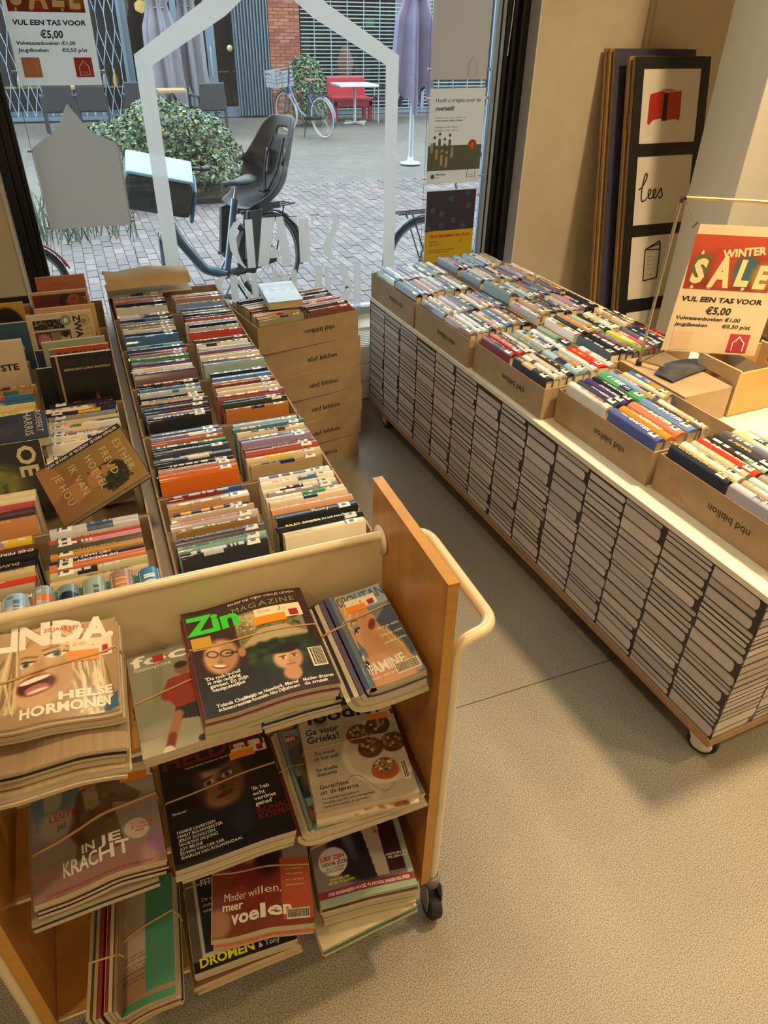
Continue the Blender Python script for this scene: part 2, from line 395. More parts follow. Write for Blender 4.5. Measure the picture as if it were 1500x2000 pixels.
WEIGHTS = [6, 6, 5, 5, 4, 3, 3, 4, 2, 3, 1, 3, 2, 2, 1, 2, 1, 2, 5, 6, 6, 6, 5, 4, 4, 2, 3, 1, 2, 4]
TXTC = ['f0ece0', 'e8e2d0', 'd9b62b', 'c8ccd4', '1a1a20', 'b3261f', 'f0a040']
def cover_mesh(L, T_, Wd, base, spine, rr, hard, NX=44, segs=None):
    """jacket of a book standing on its fore-edge, spine on top"""
    mb = MB(); t = .0026 if hard else .0012; sag = min(.009, T_*.26) if hard else .003
    hw = T_/2
    prof = [(-hw, 0), (-hw, Wd-sag*1.2)]
    for k in range(1, 4):
        a = -hw+T_*k/4; prof.append((a, Wd - sag*(2*k/4-1)**2))
    prof += [(hw, Wd-sag*1.2), (hw, 0)]
    inn = [(-hw+t, 0), (-hw+t, Wd-sag-t*1.5), (hw-t, Wd-sag-t*1.5), (hw-t, 0)]
    xs = [-L/2 + L*i/NX for i in range(NX+1)]
    vs = [(x, y, z) for x in xs for y, z in prof]; n = len(prof)
    # spine columns of colour
    cols = spine_colours(NX, base, spine, rr) if segs is None else segs
    fs = []; cc = []
    for i in range(NX):
        for j in range(n-1):
            fs.append((i*n+j, i*n+j+1, (i+1)*n+j+1, (i+1)*n+j))
            cc.append(base if j in (0, n-2) else cols[i][min(j-1, 3)])
    b = len(mb.v); mb.v += vs; mb.f += [tuple(b+q for q in f) for f in fs]; mb.c += cc; mb.s += [True]*len(fs)
    vi = [(x, y, z) for x in (-L/2, L/2) for y, z in inn]
    pale = tuple(min(1, c*.5+.35) for c in base)
    mb.add(vi, [(0, 4, 5, 1), (1, 5, 6, 2), (2, 6, 7, 3)], None, pale)
    for s_, x in ((0, -L/2), (1, L/2)):
        ring = [(x, *p) for p in prof] + [(x, *p) for p in inn[::-1]]
        mb.add(ring, [tuple(range(len(ring))) if s_ else tuple(range(len(ring)))[::-1]], None, tuple(c*.8 for c in base))
    for x in range(1): pass
    return mb
def spine_colours(NX, base, spine, rr):
    tc = lin(rgb(rr.choice(TXTC)))
    if sum(abs(a-b) for a, b in zip(tc, spine)) < .35: tc = (.8, .78, .7) if sum(spine) < 1.2 else (.03, .03, .04)
    cols = [[spine]*4 for _ in range(NX)]
    k = rr.random()
    acc = lin(rgb(rr.choice(NAMED)[1]))
    if k < .35:
        a = rr.randint(4, 26); b = a+rr.randint(5, 14)
        for i in range(a, min(b, NX)): cols[i] = [acc]*4
    elif k < .5:
        a = rr.randint(12, 30)
        for i in range(a, NX):
            f = min(1, (i-a)/6); cols[i] = [tuple(s*(1-f)+c*f for s, c in zip(spine, acc))]*4
    rows = rr.choice(([1, 2], [1], [2], [1, 2]))
    i = rr.randint(3, 7); end = rr.randint(22, 40)
    while i < end and i < NX-1:
        wl = rr.randint(3, 8)
        for j in range(wl):
            if i+j < NX-1:
                on = rr.random()
                for r_ in rows:
                    if on < .78: cols[i+j] = [c if q not in rows else tuple(.25*a+.75*b for a, b in zip(c, tc)) for q, c in enumerate(cols[i+j])]
        i += wl+rr.choice((1, 1, 2, 4))
        if i > 18 and rr.random() < .25:
            tc = tuple(min(1, x*.8+.1) for x in tc); rows = rr.choice(([1], [2], [1, 2]))
    return cols
def make_book(L, T_, Wd, colname, col, M, label, group=None, hard=True, sticker=1, rr=rng, spinecol=None, mt=None, segs=None):
    b = tag(bpy.data.objects.new('book', None), label, 'book', group); COL.objects.link(b); b.matrix_world = M; b.empty_display_size = .02
    base = lin(rgb(col)) if isinstance(col, str) else col
    spine = spinecol or base
    cover_mesh(L, T_, Wd, base, spine, rr, hard, segs=segs).build('cover', mt or (m_cover if rr.random() < .8 else m_matte), b)
    e = .004 if hard else .0008; t = .003 if hard else .0014
    MB().box(-L/2+e, L/2-e, -T_/2+t, T_/2-t, .004 if hard else 0, Wd-.008).build('page_block', m_page, b)
    if sticker:
        x0 = (L/2-.036)*sticker; hw = min(T_/2-.002, .014); sag = min(.009, T_*.26) if hard else .003
        zz = Wd-sag*.0+.0005
        ys = [-hw+2*hw*i/4 for i in range(5)]
        zs = [Wd - sag*(2*y/T_)**2 + .0006 for y in ys]
        vs = [(x, y, z) for x in (x0-.017, x0+.017) for y, z in zip(ys, zs)]
        s = MB().add(vs, [(i, 5+i, 6+i, i+1) for i in range(4)]).build('spine_sticker', m_stick, b)
        q = MB(); q.add([(x, y, Wd+.0011) for x in (x0-.006, x0+.007) for y in (-hw*.45, hw*.35)], [(0, 2, 3, 1)])
        q.add([(x, y, Wd+.0010) for x in (x0-.017, x0-.0135) for y in (-hw*.8, hw*.8)], [(0, 2, 3, 1)])
        q.build('sticker_print', m_stickp, s)
    return b
ORD = ['first', 'second', 'third', 'fourth', 'fifth', 'sixth', 'seventh', 'eighth', 'ninth', 'tenth', 'eleventh', 'twelfth', 'thirteenth', 'fourteenth', 'fifteenth', 'sixteenth', 'seventeenth', 'eighteenth', 'nineteenth', 'twentieth']
def book_row(org, dstack, dspine, length, z0, where, seed, group, presets=(), lean=6, sticker=1, gap_last=0., tmin=.023, tmax=.045, zj=.012):
    """books standing spine-up, one behind the other along dstack; where: phrase for the label"""
    rr = random.Random(seed); u = 0.; i = 0
    ds = Vector(dstack).normalized(); dp = Vector(dspine).normalized(); up = Vector((0, 0, 1))
    pres = list(presets)
    while True:
        if pres:
            nm, hx, T_, L, kw = pres.pop(0)
        else:
            nm, hx = rr.choices(NAMED, WEIGHTS)[0]; T_ = rr.uniform(tmin, tmax) if rr.random() < .85 else rr.uniform(.04, .052); L = rr.uniform(.198, .226); kw = {}
        if u + T_ + .13*math.sin(R(max(lean, 0))) > length - gap_last: break
        kw.pop('lean', 0); a = R(lean)
        Wd = kw.pop('W', rr.uniform(.139, .149)); lift = kw.pop('lift', rr.uniform(0, zj*.6))
        stp = T_/math.cos(a) + .0024
        pos = Vector(org) + ds*(u+T_/2) + dp*rr.uniform(-.002, .002) + up*(z0 + .002 + lift + abs(math.sin(a))*T_/2)
        pos = pos - Vector((0, 0, 0))
        y2 = (ds*math.cos(a) - up*math.sin(a)); z2 = (up*math.cos(a) + ds*math.sin(a))
        # keep right-handed: x = y cross z
        x2 = y2.cross(z2); sgn = 1 if x2.dot(dp) > 0 else -1
        m = Matrix.Identity(4)
        for q in range(3): m[q][0] = x2[q]; m[q][1] = y2[q]; m[q][2] = z2[q]; m[q][3] = pos[q]
        m = m @ RZ(rr.uniform(-.3, .3))
        st = kw.pop('sticker', sticker if rr.random() < .85 else 0)
        tx = kw.pop('text', None); tl = kw.pop('title', None)
        b = make_book(L, T_, Wd, nm, hx, m, '%s book%s, %s %s' % (nm, tl or '', ORD[i], where), group, hard=kw.pop('hard', rr.random() < .7), sticker=st*sgn, rr=rr,
                      segs=[[lin(rgb(hx))]*4]*44 if tx else None, mt=kw.pop('mt', None))
        if tx:
            for s, hh, mm, al, xo in tx:
                lettering(s, mm, b, T(0, 0, Wd+.0006) @ (RZ(180) if kw.get('flip') else RZ(0)), (xo*sgn*L/2) * (-1 if kw.get('flip') else 1), -hh/2, h=hh, align=al, bold=.012)
        u += stp; i += 1
        if i >= 20: break
    return i

# ------------------------------------------------------------------ cardboard boxes
m_card = mat('corrugated_card', (.68, .585, .46), .8, nscale=14, namt=.12, bump=.05, stretch=(1, 1, 1))
m_cardin = mat('card_edge', (.55, .42, .27), .85, nscale=90, namt=.35)
m_ink = mat('box_ink', (.12, .10, .09), .6)
def card_box(M, L, D, Hh, label, group, text=None, flip=False, front_h=None, lid=False, Hs=None):
    """open shipping tray: local x along the long front (L), y depth (D), z up; front face at y=0"""
    b = tag(bpy.data.objects.new('cardboard_box', None), label, 'box', group); COL.objects.link(b); b.matrix_world = M; b.empty_display_size = .05
    t = .005; Hs = Hs or Hh; fh = front_h or Hh
    MB().box(0, L, 0, D, 0, t).build('base_panel', m_card, b)
    p = MB().box(0, L, 0, t, t, fh).build('front_panel', m_card, b)
    MB().box(0, L, .0006, t-.0006, fh, fh+.0012).build('cut_edge', m_cardin, p)
    MB().box(0, L, D-t, D, t, Hh).build('rear_panel', m_card, b)
    for x in (0, L-t):
        MB().box(x, x+t, t, D-t, t, Hs).build('side_panel', m_card, b)
    if lid: MB().box(0, L, 0, D, Hh, Hh+t).build('lid', m_card, b)
    if text:
        PL = frame((0, -.0006, 0), (1, 0, 0), (0, 0, 1))
        if flip: lettering(text, m_ink, p, PL, L*.60, fh*.62, h=.026, align='c', bold=.005, rot=180)
        else: lettering(text, m_ink, p, PL, L*.60, fh*.40, h=.026, align='c', bold=.005)
    return b

# ------------------------------------------------------------------ the long white book cart
G = R(3.07); CY = Vector((-math.sin(G), math.cos(G), 0)); CX = Vector((math.cos(G), math.sin(G), 0)); CO = Vector((1.506, .951, 0))
MC = frame(CO, CX, CY)          # cart frame: x into the cart, y towards the window
CW, CL = 1.08, 2.645
cart = tag(bpy.data.objects.new('book_cart', None), 'long white rolling display cart printed with stacked grey book edges', 'cart'); COL.objects.link(cart); cart.matrix_world = MC
m_board = mat('cart_board', (.93, .90, .82), .4, nscale=5, namt=.03)
m_ply = mat('plywood_base', (.66, .53, .38), .55, nscale=14, namt=.25, stretch=(1, .1, 3))
MB().box(.004, CW, .004, CL, .15, .714).build('body', m_board, cart)
MB().box(0, CW+.004, 0, CL+.004, .714, .735).build('top_board', m_board, cart, bevel=.002)
MB().box(-.004, CW+.004, -.004, CL+.004, .118, .150).build('base_board', m_ply, cart, bevel=.002)
# printed side: rows of book blocks, flat print
def stack_print(width, height, seed, name, M):
    rr = random.Random(seed); mb = MB()
    dark = lin((.20, .165, .155)); mb.add([(0, 0, 0), (width, 0, 0), (width, height, 0), (0, height, 0)], [(0, 1, 2, 3)], M, dark)
    nx = max(1, round(width/.19)); cw = width/nx
    for c in range(nx):
        z = .004; x0 = c*cw
        while z < height-.012:
            t = rr.choice((.014, .017, .02, .023, .027, .032, .038, .046)); t = min(t, height-.002-z)
            s = rr.uniform(.68, .82); g = lin((s, s*.955, s*.955))
            l = rr.choice((.004, .005, .007, .008, .012, .022)); r_ = rr.choice((.0, .0, .001, .002, .004))
            xa, xb = x0+r_, x0+cw-l; q = min(t*.34, .008)
            # pages with a rounded spine end
            poly = [(xa, z), (xb-q, z), (xb-q*.25, z+t*.2), (xb, z+t*.5), (xb-q*.25, z+t*.8), (xb-q, z+t-.0025), (xa, z+t-.0025)]
            mb.add([(a, b, .0008) for a, b in poly], [tuple(range(len(poly)))], M, g)
            if t > .018:
                gl = tuple(k*.62 for k in g)
                for zz in (z+.0028, z+t-.0062):
                    mb.add([(a, b, .0012) for a, b in ((xa, zz), (xb-q, zz), (xb-q, zz+.0011), (xa, zz+.0011))], [(0, 1, 2, 3)], M, gl)
            z += t+rr.choice((.0010, .0020, .003, .0045))
    return mb.build(name, vmat('printed_wrap', .42, .25, coatr=.12), cart)
# aisle side (x = 0, facing -x); spine ends point away from the window
stack_print(CL, .564, 3, 'printed_side', frame((.0028, CL, .150), (0, -1, 0), (0, 0, 1)))
stack_print(CW, .564, 5, 'printed_end', frame((0, .0028, .150), (1, 0, 0), (0, 0, 1)))
stack_print(CW, .564, 6, 'printed_end', frame((CW, CL+.0012, .150), (-1, 0, 0), (0, 0, 1)))
m_cast = mat('white_plastic', (.88, .86, .80), .4); m_rub = mat('dark_rubber', (.14, .13, .13), .6); m_grey = mat('grey_plastic', (.52, .51, .50), .5)
def caster(parent, x, y, rot, brake=True, s=1.0):
    c = empty('caster', (x, y, 0), R(rot), parent)
    MB().lathe([(.024*s, -.011*s), (.046*s, -.013*s), (.05*s, -.008*s), (.05*s, .008*s), (.046*s, .013*s), (.024*s, .011*s)], 24, T(.02*s, 0, .05*s) @ RX(90)).build('wheel', m_rub, c)
    for sy in (-1, 1):
        MB().lathe([(.0, 0), (.034*s, 0), (.036*s, .003*s), (.03*s, .006*s), (0, .006*s)], 20, T(.02*s, sy*.0135*s, .05*s) @ RX(-90*sy)).build('wheel_disc', m_grey if not brake else m_cast, c)
        MB().prism([(.035*s, .035*s), (.035*s, .07*s), (.01*s, .118), (-.03*s, .118), (-.024*s, .08*s), (.0, .035*s)], -.003, .003, T(0, sy*.021*s, 0) @ RX(90)).build('fork_plate', m_cast, c, bevel=.002)
    MB().lathe([(.026*s, .1), (.026*s, .118)], 16).build('swivel', m_cast, c)
    if brake:
        MB().box(-.008, .024, -.018, .018, 0, .012, T(.03, 0, .082) @ RY(52)).build('brake_pedal', m_cast, c, bevel=.002)
        for k in range(4): MB().box(-.004+k*.006, -.001+k*.006, -.016, .016, .012, .0145, T(.03, 0, .082) @ RY(52)).build('pedal_rib', m_cast, c)
    return c
caster(cart, .055, .075, -65); caster(cart, CW-.06, .075, -90); caster(cart, .055, CL-.16, 90, False, 1.15); caster(cart, CW-.06, CL-.08, 90)

ZC = .735
def cart_box(s0, t0, D, name, text, flip=True, L=.505, fh=.125, Hh=.125, **k):
    """box whose long front faces the aisle; s0 = end nearer the window"""
    M = MC @ frame((t0, s0, ZC+.0005), (0, -1, 0), (1, 0, 0))
    return card_box(M, L, D, Hh, name, 'open boxes of books on the white cart', text, flip, fh, **k)
def cart_rows(s0, t0, D, where, seed, pres_far=(), pres_near=(), gap=(0, 0), **k):
    for r_, (off, nm, pr) in enumerate(((k.get('offs', (.13, .372))[0], 'window', pres_far), (k.get('offs', (.13, .372))[1], 'crate', pres_near))):
        o = MC @ Vector((t0+.009, s0-off, 0))
        book_row(o, CX, -CY, D-.018, ZC+.006, 'from aisle in %s-side row of %s' % (nm, where), seed+r_, 'books in boxes on the white cart', pr, lean=k.get('lean', 4), sticker=1, gap_last=gap[r_], tmin=.022, tmax=.046)
wt = MATS.get('print_white')
m_ink2 = mat('print_navy', (.12, .16, .35), .45); m_gold = mat('print_gold', (.80, .66, .34), .4); m_redp = mat('print_red', (.72, .16, .12), .45)
AF = dict(W=.148, lean=2, lift=.004, hard=True)
cart_box(2.643, .005, .375, 'cardboard box on white cart, aisle row, closest to the window', 'nbd biblion')
cart_rows(2.643, .005, .375, 'cart box one by the window', 100, pres_far=[('pale green', 'a9c7b4', .022, .21, {}), ('blue', '4a90c2', .02, .22, {}), ('white', 'dfe3e8', .03, .21, {}), ('grey', '7d828c', .03, .22, {}), ('purple', '6a4d86', .028, .21, {})], pres_near=[('black', '15161a', .034, .225, {}), ('charcoal', '2c2e35', .03, .22, {}), ('charcoal', '43444b', .026, .22, {}), ('orange', 'c87d3e', .026, .22, {})])
cart_box(2.125, .008, .375, 'cardboard box on white cart, aisle row, second from the window', 'nbd biblion')
cart_rows(2.125, .008, .375, 'second cart aisle box from window', 200, pres_far=[('grey', '6c6a72', .026, .22, {}), ('white', 'd9ddd6', .024, .21, {}), ('white', 'e2e2de', .028, .22, {}), ('pale grey', 'b4b0bb', .03, .22, {}), ('lilac', '6d6480', .03, .22, {})], pres_near=[('tan', '9f7f6a', .032, .225, {}), ('white', 'd6dadc', .028, .22, {}), ('pale grey', 'c9d3d4', .026, .22, {}), ('navy', '262d4a', .032, .22, {})])
cart_box(1.60, .022, .375, 'cardboard box on white cart, third from the window in aisle row', 'nbd biblion')
cart_rows(1.60, .022, .375, 'third cart aisle box from window', 300, pres_far=[('dark red', '7a2f2c', .036, .22, {}), ('red', 'c23a2c', .03, .22, {}), ('charcoal', '3a3238', .026, .22, {}), ('beige', 'cdb9a6', .03, .23, {}), ('green', '5f7458', .03, .22, {})], pres_near=[('charcoal', '34353a', .034, .225, {}), ('white', 'e6ded0', .03, .22, {}), ('pale grey', 'cbbab2', .028, .22, {}), ('navy', '232636', .03, .22, {}), ('pale blue', '8fb6c8', .044, .225, {'lift': .014})])
cart_box(1.078, .072, .375, 'cardboard box on white cart holding the four AFTER books', 'nbd biblion')
cart_rows(1.078, .072, .375, 'cart box with AFTER books', 400,
  pres_far=[('white', 'd5d0c4', .036, .22, dict(AF, text=[('HET WEESMEISJE', .013, m_redp, 'c', .1)], title=' HET WEESMEISJE')), ('black', '1e2430', .036, .22, dict(AF, text=[('DEFLO', .014, WHITE, 'c', .35), ('VERHOEVEN', .008, WHITE, 'c', -.15)], title=' DEFLO')),
            ('purple', '4a3578', .032, .22, dict(AF, text=[('ONTSLUIERD', .013, WHITE, 'c', .1)], title=' ONTSLUIERD')), ('black', '191a1d', .026, .225, dict(AF, text=[('DE MARIES CODE', .011, WHITE, 'c', 0)])), ('green', '3f9468', .048, .235, dict(W=.152, lean=2, lift=.008)),
            ('blue', '6f9bc4', .03, .235, dict(W=.15, lean=2)), ('pink', 'b5789a', .028, .22, dict(lean=2)), ('cream', 'c9c39a', .028, .22, dict(lean=2))],
  pres_near=[('blue', '4a5aa0', .038, .235, dict(AF, text=[('8 AFTER', .019, WHITE, 'c', .12), ('ANNA TODD', .008, WHITE, 'c', -.38)], title=' 8 AFTER')), ('orange', 'd8862c', .038, .235, dict(AF, text=[('8 BEFORE', .019, WHITE, 'c', .12), ('ANNA TODD', .008, WHITE, 'c', -.38)], title=' 8 BEFORE')),
             ('orange', 'd5714a', .046, .24, dict(AF, lift=.01, text=[('8 AFTER', .021, WHITE, 'c', .1), ('ANNA TODD', .008, WHITE, 'c', -.38)], title=' 8 AFTER')), ('blue', '5f80b4', .046, .24, dict(AF, lift=.012, text=[('8 AFTER', .021, WHITE, 'c', .1), ('ANNA TODD', .008, WHITE, 'c', -.38)], title=' 8 AFTER')),
             ('brown', '4a4038', .024, .22, dict(AF)), ('white', 'd6cdbd', .028, .22, dict(AF)), ('black', '1f2022', .044, .235, dict(AF, W=.15, lift=.012, text=[('THE GIRL WHO LIVED', .01, WHITE, 'c', .1)]))], gap=(0, .07))
b5 = cart_box(.560, .088, .40, 'cardboard box on white cart with red handwriting, at the aisle end', 'nbd biblion')
m_redpen = mat('red_pen', (.74, .36, .25), .6)
PL5 = frame((0, -.0008, 0), (1, 0, 0), (0, 0, 1))
lettering('THR', m_redpen, b5, PL5, .105, .042, h=.022, bold=-.02, rot=188, align='c'); lettering('5/25', m_redpen, b5, PL5, .085, .085, h=.022, bold=-.02, rot=186, align='c')
cart_rows(.560, .088, .40, 'handwritten cart box', 500,
  pres_far=[('navy', '23283c', .036, .235, dict(AF, text=[('DE GOLDBAUM-DYNASTIE', .016, m_gold, 'c', 0)], title=' DE GOLDBAUM-DYNASTIE')), ('cream', 'e4d9bd', .038, .235, dict(AF, text=[('CHRISTOPHER', .01, m_ink2, 'c', .2), ('Fleur Hollers', .010, m_ink2, 'c', -.25)])), ('beige', 'b9ad90', .028, .22, dict(AF)),
            ('red', 'd13a25', .036, .235, dict(AF, text=[('ALEXANDRA STANTON', .01, WHITE, 'c', .1), ('Elle & D', .015, WHITE, 'c', -.6)])), ('brown', '3a2c20', .032, .235, dict(AF)), ('charcoal', '2e3338', .036, .235, dict(AF, text=[('& PEPPER', .016, m_gold, 'c', -.2)])), ('grey', '57545c', .034, .235, dict(AF)), ('cream', 'c5b48c', .03, .22, dict(AF))],
  pres_near=[('pale grey', 'b4b4c4', .036, .23, dict(AF, text=[('Jaap & Keet', .015, m_ink2, 'c', .1)])), ('tan', 'b09a7c', .03, .22, dict(AF)), ('pale blue', '9db8bc', .036, .23, dict(AF)), ('grey', '8b8a86', .034, .23, dict(AF)), ('cream', 'd3cab0', .03, .22, dict(AF))])
# second row of boxes, behind
cart_box(2.70, .40, .37, 'cardboard box on white cart, wall row, under the yellow poster', None)
cart_rows(2.70, .40, .37, 'wall-row cart box under poster', 600, pres_far=[('black', '1a1c22', .032, .22, {}), ('red', 'b93030', .028, .22, {}), ('navy', '202636', .03, .22, {}), ('pale blue', '6fa4b4', .03, .22, {}), ('brown', '5a4248', .026, .22, {}), ('blue', '4f86c8', .034, .225, {})])
cart_box(2.188, .385, .385, 'cardboard box on white cart, middle of the wall row', None)
cart_rows(2.184, .385, .385, 'middle wall-row cart box', 700, pres_far=[('dark green', '4b5a58', .05, .235, {'lift': .016, 'W': .155}), ('charcoal', '35343c', .03, .22, {}), ('blue', '5b7396', .03, .22, {}), ('white', 'd3d3d6', .03, .22, {}), ('green', '4f8f66', .024, .22, {}), ('red', 'b43a30', .03, .22, {})])
cart_box(1.678, .40, .44, 'cardboard box on white cart behind the sale banner', None, L=.476)
cart_rows(1.678, .40, .44, 'cart box behind sale banner', 800, offs=(.122, .356), pres_near=[('black', '141518', .042, .22, dict(lift=.008)), ('black', '1c1c20', .036, .22, {}), ('navy', '2a3058', .034, .22, {}), ('grey', '70747c', .028, .22, {}), ('yellow', 'd3cf3a', .022, .22, {}), ('pale green', '8fae9c', .024, .22, {}), ('orange', 'cf5a34', .026, .22, {}), ('lilac', '6a5a86', .026, .22, {})])
# ------------------------------------------------------------------ printed pictures (drawn in code, stored as mesh colours)
class Art:
    def __init__(s, nx, ny, bg, bg2=None):
        s.nx, s.ny = nx, ny
        s.U, s.V = np.meshgrid(np.linspace(0, 1, nx), np.linspace(0, 1, ny))
        a = np.array(rgb(bg)); b = np.array(rgb(bg2 or bg))
        s.c = a[None, None]*(1-s.V[..., None]) + b[None, None]*s.V[..., None]
        s.rs = np.random.RandomState(3)
    def put(s, m, col):
        m = np.clip(m, 0, 1)[..., None]; s.c = s.c*(1-m) + np.array(rgb(col) if isinstance(col, str) else col)[None, None]*m; return s
    def ell(s, cx, cy, rx, ry, col, rot=0, soft=.12, k=1.):
        x, y = s.U-cx, s.V-cy; a = R(rot); x, y = x*math.cos(a)+y*math.sin(a), -x*math.sin(a)+y*math.cos(a)
        d = np.sqrt((x/rx)**2+(y/ry)**2); return s.put(k*np.clip((1-d)/soft+.5, 0, 1), col)
    def rect(s, u0, u1, v0, v1, col, k=1.): return s.put(k*((s.U >= u0) & (s.U <= u1) & (s.V >= v0) & (s.V <= v1)), col)
    def poly(s, pts, col, k=1.):
        ins = np.zeros(s.U.shape, bool); n = len(pts)
        for i in range(n):
            (x1, y1), (x2, y2) = pts[i], pts[(i+1) % n]
            c = ((y1 > s.V) != (y2 > s.V)); ins ^= c & (s.U < (x2-x1)*(s.V-y1)/((y2-y1) or 1e-9)+x1)
        return s.put(k*ins, col)
    def line(s, pts, w, col, k=1.):
        m = np.zeros(s.U.shape)
        for (x1, y1), (x2, y2) in zip(pts, pts[1:]):
            L2 = (x2-x1)**2+(y2-y1)**2 or 1e-9; t = np.clip(((s.U-x1)*(x2-x1)+(s.V-y1)*(y2-y1))/L2, 0, 1)
            d = np.hypot(s.U-x1-t*(x2-x1), s.V-y1-t*(y2-y1)); m = np.maximum(m, np.clip((w-d)/(w*.5)+.3, 0, 1))
        return s.put(m*k, col)
    def speck(s, n, r0, r1, cols, u0=0, u1=1, v0=0, v1=1, k=.8):
        for i in range(n):
            s.ell(s.rs.uniform(u0, u1), s.rs.uniform(v0, v1), s.rs.uniform(r0, r1), s.rs.uniform(r0, r1), cols[s.rs.randint(len(cols))], s.rs.uniform(0, 180), .5, k)
        return s
    def strands(s, p0, p1, spread, n, w, cols, bend=.05, k=.7):
        for i in range(n):
            a = s.rs.uniform(-spread, spread, 4); b = s.rs.uniform(-bend, bend)
            m = ((p0[0]+p1[0])/2+b+a[0], (p0[1]+p1[1])/2+a[1]*.3)
            s.line([(p0[0]+a[0]*.6, p0[1]+a[1]*.3), m, (p1[0]+a[2], p1[1]+a[3]*.3)], w, cols[i % len(cols)], k)
        return s
    def lines_of_type(s, u0, u1, v, n, dv, col, h=.006):
        for i in range(n):
            x = u0
            while x < u1:
                l = s.rs.uniform(.02, .07); s.rect(x, min(x+l, u1), v-i*dv-h, v-i*dv, col, .75); x += l+.012
        return s
def art_panel(name, art, surf, m, parent):
    U, V = art.U.ravel(), art.V.ravel()
    vs = surf(U, V); nx, ny = art.nx, art.ny
    idx = np.arange(nx*ny).reshape(ny, nx)
    f = np.stack([idx[:-1, :-1], idx[:-1, 1:], idx[1:, 1:], idx[1:, :-1]], -1).reshape(-1, 4)
    me = bpy.data.meshes.new(name); me.from_pydata(vs.tolist(), [], f.tolist())
    at = me.color_attributes.new('Col', 'FLOAT_COLOR', 'POINT')
    c = art.c.reshape(-1, 3); c = c*.84+c.mean(1, keepdims=True)*.16; c = np.where(c <= .04045, c/12.92, ((np.clip(c, 0, 1)+.055)/1.055)**2.4)
    at.data.foreach_set('color', np.concatenate([c, np.ones((len(c), 1))], 1).astype('f').ravel())
    me.polygons.foreach_set('use_smooth', [True]*len(me.polygons)); me.materials.append(m); me.update()
    return inst(name, me, parent)
m_print = vmat('cover_print', .42, .22, coatr=.2)
m_photo = vmat('matte_print', .6, .05)

